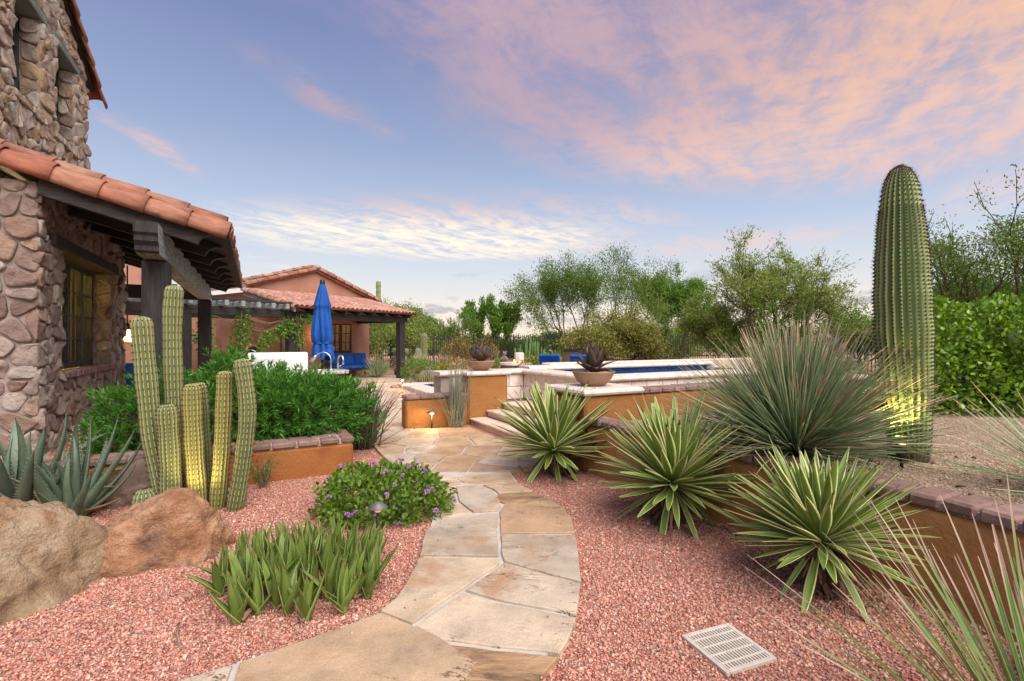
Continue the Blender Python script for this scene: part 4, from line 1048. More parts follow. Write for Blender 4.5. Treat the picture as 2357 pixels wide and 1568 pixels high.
def aim(loc, az, el, s=1.0, roll=0.0, sw=None):
    S = Matrix.Diagonal((sw or s, s, s, 1))
    return Matrix.Translation(loc) @ Matrix.Rotation(az, 4, 'Z') @ Matrix.Rotation(el, 4, 'X') @ Matrix.Rotation(roll, 4, 'Y') @ S
def mass(name, geos, mats, mat, parent=None, kind='stuff'):
    """many blades in one mesh"""
    Vs, Qs, Us = [], [], []; b = 0
    for i, M in enumerate(mats):
        V, Q, UV = geos[i % len(geos)]; v = np.array(V); m_ = np.array(M)
        Vs.append(v @ m_[:3, :3].T + m_[:3, 3]); Qs.append(np.array(Q) + b); Us.append(np.array(UV)); b += len(v)
    o = put(name, np_mesh(name, np.concatenate(Vs), np.concatenate(Qs), mat, True, np.concatenate(Us)), parent)
    if kind: o['kind'] = kind
    return o
GA = R(137.508)
AGV = [(0, .62), (.12, .60), (.3, .78), (.5, 1.0), (.7, .80), (.88, .38), (.96, .12), (1, .02)]
agv_m = [leaf_mesh('leaf', MT['agv'], L=.70, W=.072, T=.012, tab=AGV, bend=b, fold=.35, n=9, seed=i, wav=w_) for i, (b, w_) in enumerate(((.06, .01), (-.05, -.015), (.14, .0), (-.16, .02), (.02, -.02)))]
agv_d = [leaf_mesh('withered_leaf', MT['aloe_dead'], L=.60, W=.05, T=.006, tab=AGV, bend=b, fold=.9, n=8, seed=i, twist=.6) for i, b in enumerate((-.6, .4, -.2))]
def dead_skirt(parent, h, r, seed, lean=(0, 0)):
    rg = random.Random(seed); mb = MB()
    mb.tube([(lean[0] * (1 - f), lean[1] * (1 - f), -.03 + (h + .03) * f) for f in (0, .3, .7, 1)], [r * .75, r * .85, r, r * .6], 10)
    for i in range(90):
        a = rg.uniform(0, 6.28); z = h * rg.uniform(.05, 1); l = rg.uniform(.06, .14); f = 1 - z / h
        p = Vector((lean[0] * f + math.cos(a) * r * .85, lean[1] * f + math.sin(a) * r * .85, z)); d = Vector((math.cos(a) * .8, math.sin(a) * .8, -rg.uniform(.5, 1.5))).normalized()
        s = d.cross(Vector((0, 0, 1))).normalized() * .018; q = p + d * l; nrm = Vector((math.cos(a), math.sin(a), 0)) * .012
        if q.z < .01: q.z = .01
        mb.add([p - s, p + s, q + s * .3, q - s * .3, p - s + nrm, p + s + nrm, q + nrm], [(0, 1, 2, 3), (4, 5, 6), (0, 4, 6, 3), (1, 2, 6, 5)])
    return mb.build('trunk', MT['yuccat'], parent)
def agave(base, center, s, n, seed, label):
    e = empty('variegated_agave', base, 0, label, 'agave', 'variegated agaves in the red gravel')
    rg = random.Random(seed); c = Vector(center) - Vector(base); e.rotation_euler = (rg.uniform(-.09, .09), rg.uniform(-.09, .09), 0)
    dead_skirt(e, c.z, .085 * s + .02, seed, (-c.x * 0, 0))
    for i in range(n):
        f = (i + .5) / n; el = 88 - 104 * f ** .85 + rg.uniform(-6, 6) - (30 if f > .95 else 0)
        az = i * GA + rg.uniform(-.12, .12)
        ls = s * (.55 + .5 * min(1, f * 5)) * (1.08 - .42 * max(0, f - .35)) * rg.uniform(.9, 1.08)
        d = Vector((math.cos(az + math.pi / 2), math.sin(az + math.pi / 2), 0)) * (.02 + .045 * f) * s
        put('leaf', agv_m[i % 5], e, aim(c + d + Vector((0, 0, (.05 - .10 * f) * s)), az, R(el), ls, rg.uniform(-.25, .25), ls * rg.uniform(.9, 1.1)))
    for i in range(9): put('withered_leaf', agv_d[i % 3], e, aim(c + Vector((0, 0, -.07 * s)), rg.uniform(0, 6.28), R(rg.uniform(-62, -30)), s * rg.uniform(.45, .7), rg.uniform(-.5, .5)))
agave((.50, 5.42, 0), (.445, 5.42, .30), 1.02, 150, 1, 'variegated agave farthest along the path, standing beside the pale steps')
agave((1.27, 4.02, 0), (1.30, 4.02, .345), .93, 156, 2, 'middle of the three variegated agaves, in front of the brown curved wall')
agave((1.84, 2.90, 0), (1.85, 2.88, .315), .74, 152, 3, 'nearest variegated agave, right of the path above the drain grate')

# grey-green aloe at left
ALO = [(0, .95), (.1, 1.0), (.35, .86), (.6, .62), (.8, .38), (.93, .16), (1, .02)]
alo_g = [dict(L=.72, W=.105, T=.030, tab=ALO, bend=b, fold=.38, n=9, seed=i, wav=w_, power=2.0) for i, (b, w_) in enumerate(((.55, .03), (-.45, -.03), (.25, .05), (-.8, .02), (.8, -.04)))]
alo_m = [leaf_mesh('leaf', MT['aloe'], **g) for g in alo_g]
def teeth(g, every=22):
    V, Q, UV = leaf_geo(**{**g, 'n': every}); mb = MB()
    for i in range(1, every - 1):
        for k, sg in ((0, -1), (4, 1)):
            p = Vector(V[i * 8 + k]); l = .010; mb.add([p + Vector((0, -.006, 0)), p + Vector((0, .006, 0)), p + Vector((sg * l, .005, .003)), p + Vector((0, 0, .006))], [(0, 1, 2), (0, 2, 3), (1, 3, 2)])
    return mb.mesh('leaf_teeth', MT['spine_p'])
alo_t = [teeth(g) for g in alo_g]
def aloe(loc, n, s, seed, label, name='grey_aloe', spread=(86, 60), az0=0.0):
    e = empty(name, loc, 0, label, 'aloe', 'big grey-green aloes by the stone wall'); rg = random.Random(seed)
    for i in range(n):
        f = (i + .5) / n; az = i * GA + az0; el = spread[0] - spread[1] * f ** .9 + rg.uniform(-6, 6)
        d = Vector((math.cos(az + math.pi / 2), math.sin(az + math.pi / 2), 0)) * (.02 + .06 * f)
        l = s * rg.uniform(.72, 1.12); M = aim(d + Vector((0, 0, .03)), az, R(el), l, rg.uniform(-.2, .2))
        o = put('leaf', alo_m[i % 5], e, M); put('leaf_teeth', alo_t[i % 5], o)
    for i in range(4):
        az = rg.uniform(0, 6.28); put('withered_leaf', leaf_mesh('withered_leaf', MT['aloe_dead'], L=.5, W=.06, T=.008, tab=ALO, bend=.5, fold=.8, n=8, seed=seed + i), e, aim((0, 0, .05), az, R(8), 1))
aloe(G(45, 1200), 24, 1.18, 5, 'grey-green aloe at the far left edge, behind the tan boulder')
aloe(G(165, 1196), 24, 1.12, 6, 'grey-green aloe with long leaves leaning right, in front of the stone wall', az0=1.0)

# aloe patch by the path
A2 = [(0, .75), (.15, 1.0), (.4, .92), (.65, .62), (.85, .28), (.95, .1), (1, .02)]
al2 = [leaf_mesh('leaf', MT['aloe2'], L=.275, W=.062, T=.013, tab=A2, bend=b, fold=.45, n=7, seed=i, wav=.02 * (i - 1)) for i, b in enumerate((.3, -.2, .5, .1))]
al2d = [leaf_mesh('withered_leaf', MT['aloe_dead'], L=.16, W=.03, T=.004, tab=A2, bend=b, fold=.9, n=6, seed=i) for i, b in enumerate((1.2, -1.0))]
ctr = Vector((-1.28, 2.95, 0))
e = empty('aloe_clump', ctr, 0, 'dense clump of short toothed green aloes beside the path in red gravel', 'aloe')
rg = random.Random(12); spots = []
while len(spots) < 49:
    a, r_ = rg.uniform(0, 6.28), math.sqrt(rg.random()); p = Vector((math.cos(a) * r_ * .48, math.sin(a) * r_ * .43, 0)); p = Matrix.Rotation(R(-14), 3, 'Z') @ p
    if all((p - q).length > .072 for q in spots): spots.append(p)
for p in spots:
    out = p.length / .45; oaz = math.atan2(p.y, p.x)
    nl = 6
    for i in range(nl):
        f = i / nl; az = i * GA + rg.uniform(0, .4) + p.x * 9; el = 88 - 40 * f + rg.uniform(-7, 7) 
        s = rg.uniform(.88, 1.2) * (1.15 - .25 * out)
        M = Matrix.Translation(p + Vector((0, 0, .01))) @ Matrix.Rotation(out * .15, 4, Vector((-math.sin(oaz), math.cos(oaz), 0))) @ aim((0, 0, 0), az, R(el), s)
        put('leaf', al2[i % 4], e, M)
    if rg.random() < .8: put('withered_leaf', al2d[0 if rg.random() < .5 else 1], e, aim(p + Vector((rg.uniform(-.04, .04), rg.uniform(-.04, .04), .02)), rg.uniform(0, 6.28), R(rg.uniform(0, 50)), rg.uniform(.7, 1.1)))

# sotol and reed-leaved plants
BL = [(0, 1.6), (.06, 1.0), (.5, .85), (.8, .55), (.93, .3), (1, .08)]
def blade_geo(L, W, bend, seed, n=8, curl=0.0):
    V, Q, UV = leaf_geo(L=L, W=W, T=W * .25, tab=BL, bend=bend, fold=.35, n=n, seed=seed, wav=.012 * ((seed % 3) - 1), power=2.2)
    return V, Q, UV
def sotol(name, loc, nobj, nmass, L, W, seed, label, cat, mats, group=None, azr=None, elr=(2, 88), pdry=.22, droop=.25, epow=.8, azc=0.0):
    e = empty(name, loc, 0, label, cat, group); rg = random.Random(seed)
    geos = [blade_geo(L, W, b, i) for i, b in enumerate((-.10, .05, -droop, -.05, -droop * 1.6, .12))]
    me = [[np_mesh('leaf', g[0], g[1], m_, True, g[2]) for g in geos] for m_ in mats]
    MM = [[], []]
    for i in range(nobj + nmass):
        az = (azc + rg.uniform(-azr, azr)) if azr else rg.uniform(0, 2 * math.pi); el = elr[0] + (elr[1] - elr[0]) * rg.random() ** epow
        dry = rg.random() < pdry + (.15 if el < 25 else 0)
        s = rg.uniform(.72, 1.08); d = Vector((math.cos(az + math.pi / 2), math.sin(az + math.pi / 2), 0)) * rg.uniform(.0, .07)
        M = aim(d + Vector((0, 0, rg.uniform(.0, .06))), az, R(el), s, rg.uniform(-.6, .6), rg.uniform(.8, 1.15))
        if i < nobj: put('leaf', me[dry][i % 6], e, M)
        else: MM[dry].append(M)
    for k in (0, 1):
        if MM[k]: mass('leaf_mass', geos, MM[k], mats[k], e)
    MB().lathe([(.11, -.03), (.12, .04), (.07, .12), (.02, .14)], 12).build('leaf_base', MT['yuccat'], e, True)
    return e
SN = (MT['nolina'], MT['nolina_d'])
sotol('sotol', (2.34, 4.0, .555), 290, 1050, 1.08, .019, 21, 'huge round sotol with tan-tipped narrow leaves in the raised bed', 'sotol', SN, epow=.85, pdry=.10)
sotol('sotol', (3.42, 2.86, .555), 130, 60, .78, .012, 22, 'thin-leaved sotol cut by the right edge of the picture above the wall', 'sotol', SN, elr=(-4, 60), pdry=.3)
sotol('reed_agave', (1.74, 1.50, 0), 165, 0, .98, .016, 23, 'reed-leaved plant with brown leaf tips in the lower right corner', 'plant', (MT['reed'], MT['nolina_d']), elr=(24, 66), pdry=.06, droop=.12)
# little blue agave in the corner
e = empty('blue_agave', (2.33, 2.02, 0), 0, 'small blue-grey agave at the foot of the wall in the lower right corner', 'agave')
for i in range(14): put('leaf', alo_m[i % 5], e, aim((0, 0, .03), i * GA, R(80 - 52 * i / 14), .42, 0, .62))

# ------------------------------------------------------------------ cacti
def ribbed(path, rad, ribs, depth, n_along, dome=True, sub=4):
    """ribbed column along a path; returns verts, quads, uv (u=crest), crest points with normals"""
    path = [Vector(p) for p in path]; L = [0]
    for a, b in zip(path, path[1:]): L.append(L[-1] + (b - a).length)
    tot = L[-1]
    def pos(t):
        d = t * tot
        for i in range(len(path) - 1):
            if d <= L[i + 1] or i == len(path) - 2:
                f = (d - L[i]) / max(1e-9, L[i + 1] - L[i])
                p0 = path[max(i - 1, 0)]; p1, p2 = path[i], path[i + 1]; p3 = path[min(i + 2, len(path) - 1)]
                return .5 * ((2 * p1) + (p2 - p0) * f + (2 * p0 - 5 * p1 + 4 * p2 - p3) * f * f + (3 * p1 - p0 - 3 * p2 + p3) * f ** 3)
    V, UV, crest = [], [], []; N = ribs * sub; last = Vector((1, 0, 0))
    ts = [i / n_along for i in range(n_along + 1)]
    for i, t in enumerate(ts):
        p = pos(t); d = (pos(min(1, t + .01)) - pos(max(0, t - .01))).normalized()
        a = (last - d * last.dot(d)).normalized(); last = a; b = d.cross(a); r = rad(t)
        for k in range(N):
            th = 2 * math.pi * k / N; ph = (k % sub) / sub
            c = 1 - abs(math.sin(math.pi * ph)) ** .75
            rr_ = r * (1 - depth * (1 - c)); nv = a * math.cos(th) + b * math.sin(th)
            V.append(p + nv * rr_); UV.append((c, t))
            if k % sub == 0: crest.append((p + nv * rr_, nv, d, i))
    Q = [(i * N + k, i * N + (k + 1) % N, (i + 1) * N + (k + 1) % N, (i + 1) * N + k) for i in range(n_along) for k in range(N)]
    return V, Q, UV, crest
def spines(crest, skip, ln, w_, rg, k=4, i0=1):
    Vv, Ff = [], []
    for p, nv, d, i in crest:
        if i < i0 or (i % skip): continue
        t = nv.cross(d)
        b = len(Vv); r_ = w_ * 1.8                     # dark areole knob
        Vv += [p + t * r_ + nv * .001, p + d * r_ * 1.3 + nv * .001, p - t * r_ + nv * .001, p - d * r_ * 1.3 + nv * .001, p + nv * r_ * 1.4]
        Ff += [(b, b + 1, b + 4), (b + 1, b + 2, b + 4), (b + 2, b + 3, b + 4), (b + 3, b, b + 4)]
        for _ in range(k):
            q = (nv * rg.uniform(.4, 1) + t * rg.uniform(-.8, .8) + d * rg.uniform(-.7, .7)).normalized(); s = q.cross(Vector((rg.random(), rg.random(), rg.random()))).normalized() * w_ * .35
            b = len(Vv); Vv += [p + s, p - s, p + q * ln * rg.uniform(.5, 1.2)]; Ff += [(b, b + 1, b + 2)]
    return Vv, Ff
def dome_r(r, tip=.10, base=.8):
    def f(t):
        q = r * (base + (1 - base) * min(1, t * 6)) if t < .3 else r
        if t > 1 - tip: x = (t - (1 - tip)) / tip; q *= math.sqrt(max(.0, 1 - x * x * .985))
        return q
    return f
def stem(parent, path, r, ribs, depth, n_along, mat, seed, skip=2, ln=.02, w_=.0028, tip=None, spm='spine', base=.85, k=4, name='stem', waist=None):
    tot = sum((Vector(b) - Vector(a)).length for a, b in zip(path, path[1:])); rg = random.Random(seed)
    fr = dome_r(r, tip or min(.4, 1.25 * r / tot), base)
    fr2 = fr if not waist else (lambda t: fr(t) * (1 - waist[1] * math.exp(-((t - waist[0]) / .02) ** 2)) * (1 + .03 * math.sin(t * 23 + seed)))
    V, Q, UV, crest = ribbed(path, fr2, ribs, depth, n_along)
    o = put(name, np_mesh(name, V, Q, mat, True, UV), parent)
    Vv, Ff = spines(crest, skip, ln, w_, rg, k)
    s = put('spines', np_mesh('spines', Vv, Ff, MT[spm]), o); s['kind'] = 'stuff'
    return o
cb = G(455, 1170)
e = empty('columnar_cactus', cb, 0, 'cluster of ribbed columnar cacti of different heights behind the brown boulder', 'cactus')
def colp(pts, Y): return [at(u, v, Y) - cb for u, v in pts]
for i, (pts, Y, r_, mat, wst) in enumerate((
    ([(395, 1192), (376, 1120), (352, 1010), (340, 900), (331, 800), (325, 728)], 4.30, .083, 'cactus', (.62, .03)),
    ([(412, 1180), (404, 1000), (398, 850), (397, 740), (402, 656)], 4.48, .078, 'cactus', (.93, .06)),
    ([(393, 1195), (392, 1080), (387, 980), (384, 930)], 4.22, .080, 'cactus', (.8, .05)),
    ([(460, 1185), (451, 1080), (445, 980), (442, 882)], 4.30, .075, 'cactus_uplit', (.7, .02)),
    ([(476, 1180), (470, 1050), (464, 950), (458, 880)], 4.46, .062, 'cactus', (.7, .02)),
    ([(498, 1185), (510, 1060), (515, 950), (518, 853)], 4.32, .068, 'cactus_uplit', (.5, .05)),
    ([(535, 1195), (556, 1085), (569, 970), (567, 905), (555, 825)], 4.28, .070, 'cactus', (.38, .08)),
    ([(340, 1205), (336, 1165), (333, 1125)], 4.20, .098, 'cactus', None),
    ([(430, 1190), (430, 1165), (431, 1146)], 4.15, .062, 'cactus', None))):
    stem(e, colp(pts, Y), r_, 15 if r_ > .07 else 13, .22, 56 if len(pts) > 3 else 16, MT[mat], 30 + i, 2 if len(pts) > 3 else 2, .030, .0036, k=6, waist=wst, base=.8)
# saguaro in the raised bed
sg = Vector((3.10, 3.84, .555))
e = empty('saguaro_cactus', sg, 0, 'single tall armless saguaro in the raised bed lit from below', 'cactus')
prof = [(0, .60), (.1, .72), (.25, .87), (.42, .99), (.52, 1.0), (.62, .95), (.75, .86), (.86, .72), (.93, .54), (.975, .33), (1, .05)]
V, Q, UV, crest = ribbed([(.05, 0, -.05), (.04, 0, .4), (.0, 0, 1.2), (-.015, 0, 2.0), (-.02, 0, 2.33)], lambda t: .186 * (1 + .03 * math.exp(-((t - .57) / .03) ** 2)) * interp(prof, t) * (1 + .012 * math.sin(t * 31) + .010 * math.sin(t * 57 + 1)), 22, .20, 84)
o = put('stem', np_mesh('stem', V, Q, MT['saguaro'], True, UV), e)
Vv, Ff = spines(crest, 1, .030, .0042, random.Random(2), 5)
put('spines', np_mesh('spines', Vv, Ff, MT['spine']), o)['kind'] = 'stuff'

# ------------------------------------------------------------------ leafy shrubs (numpy)
def unit(v): return v / np.maximum(1e-9, np.linalg.norm(v, axis=-1, keepdims=True))
def leafcloud(P, D, L, W, rg, shape='diamond'):
    n = len(P); S = unit(np.cross(D, rg.normal(size=(n, 3)))); N_ = np.cross(S, D); L = np.broadcast_to(np.asarray(L, float).reshape(-1, 1), (n, 1)); W = np.broadcast_to(np.asarray(W, float).reshape(-1, 1), (n, 1))
    if shape == 'diamond':
        V = np.stack([P, P + D * L * .45 + S * W / 2 + N_ * W * .15, P + D * L, P + D * L * .45 - S * W / 2 + N_ * W * .15], 1); k = 4
    else:
        V = np.stack([P, P + D * L * .28 + S * W * .45 + N_ * W * .12, P + D * L * .68 + S * W * .42 + N_ * W * .10, P + D * L - N_ * W * .1, P + D * L * .68 - S * W * .42 + N_ * W * .10, P + D * L * .28 - S * W * .45 + N_ * W * .12], 1); k = 6
    return V.reshape(-1, 3), np.arange(n * k).reshape(n, k)
def join(parts):
    Vs, Fs, b = [], [], 0
    for V, F_ in parts: Vs.append(V); Fs.append(F_ + b); b += len(V)
    return np.concatenate(Vs), np.concatenate(Fs)
def shell(rg, n, blobs, thick=.25, zmin=0.0, lump=.18):
    """points in the outer shell of a union of ellipsoids (centre, radii), with outward directions"""
    out_p, out_d = [], []; tot = sum(b[1][0] * b[1][1] + b[1][0] * b[1][2] for b in blobs)
    for c, r in blobs:
        m_ = int(n * (r[0] * r[1] + r[0] * r[2]) / tot) + 1
        d = unit(rg.normal(size=(m_ * 2, 3))); r = np.array(r); c = np.array(c)
        f = 1 - thick * rg.random((m_ * 2, 1)) ** 1.6
        ph = rg.uniform(0, 6, 3); f = f * (1 + lump * np.sin(d[:, :1] * 5 + ph[0]) * np.sin(d[:, 1:2] * 6 + ph[1]) + lump * .6 * np.sin(d[:, 2:] * 9 + ph[2] + d[:, :1] * 7))
        p = c + d * r * f; ok = p[:, 2] > zmin; p, d = p[ok], unit((d / r)[ok])
        q = np.ones(len(p), bool)
        for c2, r2 in blobs:
            if c2 is c or (np.array(c2) == c).all(): continue
            q &= (((p - np.array(c2)) / np.array(r2)) ** 2).sum(1) > .55
        p, d = p[q][:m_], d[q][:m_]; out_p.append(p); out_d.append(d)
    return np.concatenate(out_p), np.concatenate(out_d)
def tufts(P, D, stemL, M_, L, W, rg, ang=.75):
    n = len(P); f = rg.random((n, M_, 1)); ax = D[:, None, :]
    pr = unit(np.cross(np.broadcast_to(ax, (n, M_, 3)), rg.normal(size=(n, M_, 3))))
    an = ang * (1.25 - .75 * f); d = unit(ax * np.cos(an) + pr * np.sin(an)); p = P[:, None, :] + ax * stemL * f
    return leafcloud(p.reshape(-1, 3), d.reshape(-1, 3), (L * rg.uniform(.7, 1.2, n * M_)), W, rg)
def twigs(parent, base, P, k, r, seed, mat='twig', n=5):
    rg = random.Random(seed); mb = MB()
    for _ in range(k):
        q = Vector(P[rg.randrange(len(P))]); b = Vector(base) + Vector((rg.uniform(-.15, .15), rg.uniform(-.1, .1), 0))
        m_ = (b + q) / 2 + Vector((rg.uniform(-.08, .08), rg.uniform(-.08, .08), rg.uniform(-.02, .12)))
        mb.tube([b, m_, q], [r, r * .7, r * .3], 4)
    return mb.build('branches', MT[mat], parent)
# yew pine shrubs in the left planter
def yew(loc, blobs, n, seed, label, zmin=.02, M_=15):
    e = empty('yew_pine_shrub', loc, 0, label, 'shrub', 'yew-pine shrubs in the left planter'); rg = np.random.RandomState(seed)
    P, D = shell(rg, n, blobs, .60, zmin, .30)
    D = unit(D + np.array([0, 0, .55]) + rg.normal(size=D.shape) * .45)
    V, F_ = tufts(P, D, .11, M_, .088, .0165, rg)
    put('foliage', np_mesh('foliage', V, F_, MT['l_shrub']), e)['kind'] = 'stuff'
    twigs(e, (0, 0, 0), P, 110, .008, seed)
    return e
b0 = GH(1.05, -.05, .30)
yew(b0, [((-.42, .0, .42), (.40, .40, .42)), ((0, .0, .40), (.60, .50, .38)), ((.50, .10, .35), (.48, .45, .38)), ((.80, .35, .28), (.38, .40, .35)), ((-.2, .4, .38), (.6, .4, .36)), ((-.42, .15, .74), (.2, .2, .28))], 2500, 71, 'large bright green yew-pine shrub filling the planter beside the cacti')
yew(GH(-.12, -.30, .30), [((0, 0, .34), (.30, .26, .34)), ((.18, .1, .52), (.22, .22, .30)), ((-.1, -.12, .15), (.2, .18, .2))], 480, 72, 'darker yew-pine shrub between the stone wall and the cacti')
# lantana
lc = Vector((-1.10, 4.10, 0))
e = empty('purple_lantana', lc, 0, 'low mound of green lantana dotted with purple flowers by the path lamp', 'lantana'); rg = np.random.RandomState(5)
lb = [((-.12, -.02, .14), (.42, .36, .24)), ((.20, .12, .12), (.36, .34, .22)), ((.05, .28, .16), (.34, .26, .22)), ((-.28, .22, .14), (.24, .24, .24))]
P, D = shell(rg, 5200, lb, .40, .015, .16); Dl = unit(D * .6 + rg.normal(size=D.shape) * .75 + np.array([0, 0, .25]))
V, F_ = leafcloud(P, Dl, rg.uniform(.028, .055, len(P)), rg.uniform(.02, .034, len(P)), rg, 'hex')
put('foliage', np_mesh('foliage', V, F_, MT['l_lant']), e)['kind'] = 'stuff'; twigs(e, (0, .1, 0), P, 70, .004, 3)
fp = unit(rg.normal(size=(34, 3))); fp[:, 2] = np.abs(fp[:, 2])
V, F_ = leafcloud(fp * .004, unit(fp + rg.normal(size=fp.shape) * .3), .021, .015, rg); fl = np_mesh('flower', V, F_, MT['purple'])
P2, D2 = shell(rg, 60, lb, .04, .05, .14)
for p, d in zip(P2[:58], D2):
    put('flower', fl, e, Matrix.Translation(Vector(p) + Vector(d) * .022) @ Matrix.Rotation(random.uniform(0, 6), 4, 'Z') @ Matrix.Scale(random.uniform(.7, 1.25), 4))
# hedge
hc = Vector((6.9, 6.75, .555)); rg = np.random.RandomState(9)
e = empty('clipped_hedge', hc, 0, 'dense bright green clipped hedge behind the saguaro at right', 'hedge')
def boxshell(rg, n, hx, hy, h, thick):
    f = rg.random(n); P = np.empty((n, 3)); D = np.zeros((n, 3)); k = rg.choice(4, n, p=(.50, .30, .20, 0))
    P[:, 0] = rg.uniform(-hx, hx, n); P[:, 1] = rg.uniform(-hy, hy, n); P[:, 2] = h * rg.random(n) ** .9
    dep = thick * rg.random(n) ** 1.5
    a = k == 0; P[a, 1] = -hy + dep[a]; D[a, 1] = -1
    a = k == 1; P[a, 2] = h - dep[a]; D[a, 2] = 1
    a = k == 2; P[a, 0] = -hx + dep[a]; D[a, 0] = -1
    wv = .07 * np.sin(P[:, 0] * 5.3 + P[:, 2] * 4) + .06 * np.sin(P[:, 1] * 6 + P[:, 0] * 3.1 + 1) + .05 * np.sin(P[:, 2] * 8 + P[:, 0] * 9)
    cr = np.minimum(1, np.maximum(0, (P[:, 2] / h - .72) / .28)) ** 2 * .22 + np.maximum(0, .18 - P[:, 2] / h) * .5
    P += D * wv[:, None]; a = k == 0; P[a, 1] += cr[a]; a = k == 2; P[a, 0] += cr[a]
    P[:, 0] += (P[:, 1] + hy) * .85
    return P, D
P, D = boxshell(rg, 16000, 1.95, .9, 1.42, .42); Dl = unit(D * .55 + rg.normal(size=D.shape) * .7 + np.array([0, 0, .45]))
V, F_ = leafcloud(P, Dl, rg.uniform(.045, .08, len(P)), rg.uniform(.03, .048, len(P)), rg, 'hex')
put('foliage', np_mesh('foliage', V, F_, MT['l_hedge']), e)['kind'] = 'stuff'; twigs(e, (-1.0, 0, -.02), P, 50, .012, 5, 'bark'); twigs(e, (.6, 0, -.02), P, 50, .012, 6, 'bark')
MB().box(-.6, 2.2, -.5, .5, .12, 1.08, .2).build('dark_core', MT['l_dark'], e)  # solid dark block added so the gaps between leaves look shaded
# grass-like red yucca
def tuftplant(name, loc, n, L, W, label, cat, mat, seed, spread=.55, bend=-.5, flowers=None, r0=.10, group=None):
    e = empty(name, loc, 0, label, cat, group); rg = random.Random(seed)
    geos = [blade_geo(L, W, b, i, 7) for i, b in enumerate((bend, bend * .4, .1, bend * 1.6))]
    MM = []
    for i in range(n):
        az = rg.uniform(0, 6.283); el = 90 - abs(rg.gauss(0, spread)) * 57.3; d = Vector((rg.gauss(0, r0), rg.gauss(0, r0), 0))
        MM.append(aim(d, az, R(max(12, el)), rg.uniform(.55, 1.08), rg.uniform(-.5, .5), rg.uniform(.7, 1.2)))
    mass('leaves', geos, MM, mat, e)
    if flowers:
        fm, k, fl_ = flowers; st_ = MB(); rn = np.random.RandomState(seed)
        for i in range(k):
            az = rg.uniform(-2.6, .9); ln = L * rg.uniform(.95, 1.35); tip = Vector((math.cos(az) * ln * .62, math.sin(az) * ln * .45, ln * rg.uniform(.55, .95)))
            pts_ = [Vector((0, 0, 0)), tip * .5 + Vector((0, 0, ln * .12)), tip]; st_.tube(pts_, [.004, .003, .002], 4)
            f = rn.uniform(.45, 1, (26, 1)); pp = np.array(pts_[1]) * (1 - f) * 2 * (f < 1) * .0 + np.array(pts_[1])[None] * (1 - (f - .45) / .55) + np.array(tip)[None] * ((f - .45) / .55)
            V, F_ = leafcloud(pp, unit(rn.normal(size=pp.shape)), fl_, fl_ * .5, rn); put('flower_spike', np_mesh('flower_spike', V, F_, fm), e)
        st_.build('flower_stems', MT['twig'], e)
    return e
MT['rygrass'] = blademat('red_yucca_blade', ((.090, .120, .040), (.160, .185, .080)), None, .4, (.28, .15, .10), .75, .95, .5, .7, base=(.09, .05, .03))
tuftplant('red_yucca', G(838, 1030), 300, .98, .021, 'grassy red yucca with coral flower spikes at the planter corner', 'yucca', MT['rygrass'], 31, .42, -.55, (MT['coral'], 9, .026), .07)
MT['slip'] = blademat('slipper_stem', ((.17, .175, .125), (.24, .235, .17)), None, .4, (.30, .26, .18), .9, .98, .7, .5, base=(.20, .165, .10))
tuftplant('slipper_plant', G(1050, 986), 190, 1.10, .014, 'upright grey-green slipper plant with pencil stems against the orange pier', 'plant', MT['slip'], 33, .27, .10, None, .05)
# sprig shrub at the planter foot
def sprig(name, loc, n, h, w_, label, cat, mat, seed, L=.03, W=.008, up=.9, twm='twig', group=None):
    e = empty(name, loc, 0, label, cat, group); rg = random.Random(seed); rn = np.random.RandomState(seed); mb = MB(); Pp, Dd = [], []
    for i in range(n):
        az = rg.uniform(0, 6.283); l = h * rg.uniform(.6, 1.1); d = Vector((math.cos(az) * rg.random() * w_ / h, math.sin(az) * rg.random() * w_ / h, up)).normalized()
        p0 = Vector((rg.gauss(0, .02), rg.gauss(0, .02), 0)); p1 = p0 + d * l * .5; p2 = p1 + (d + Vector((rg.uniform(-.3, .3), rg.uniform(-.3, .3), .1))).normalized() * l * .5
        mb.tube([p0, p1, p2], [.004, .003, .0015], 4)
        for k in range(26): f = rg.uniform(.25, 1); q = p0.lerp(p1, f * 2) if f < .5 else p1.lerp(p2, f * 2 - 1); Pp.append(q); Dd.append((d + Vector((rg.gauss(0, .7), rg.gauss(0, .7), rg.gauss(0, .7)))).normalized())
    V, F_ = leafcloud(np.array(Pp), np.array(Dd), rn.uniform(.6, 1.2, len(Pp)) * L, W, rn); mb.build('branches', MT[twm], e)
    put('foliage', np_mesh('foliage', V, F_, mat), e)['kind'] = 'stuff'; return e
sprig('small_sprig_shrub', G(605, 1122), 26, .34, .34, 'small wispy green shrub at the foot of the orange planter', 'shrub', MT['l_mesq'], 41)
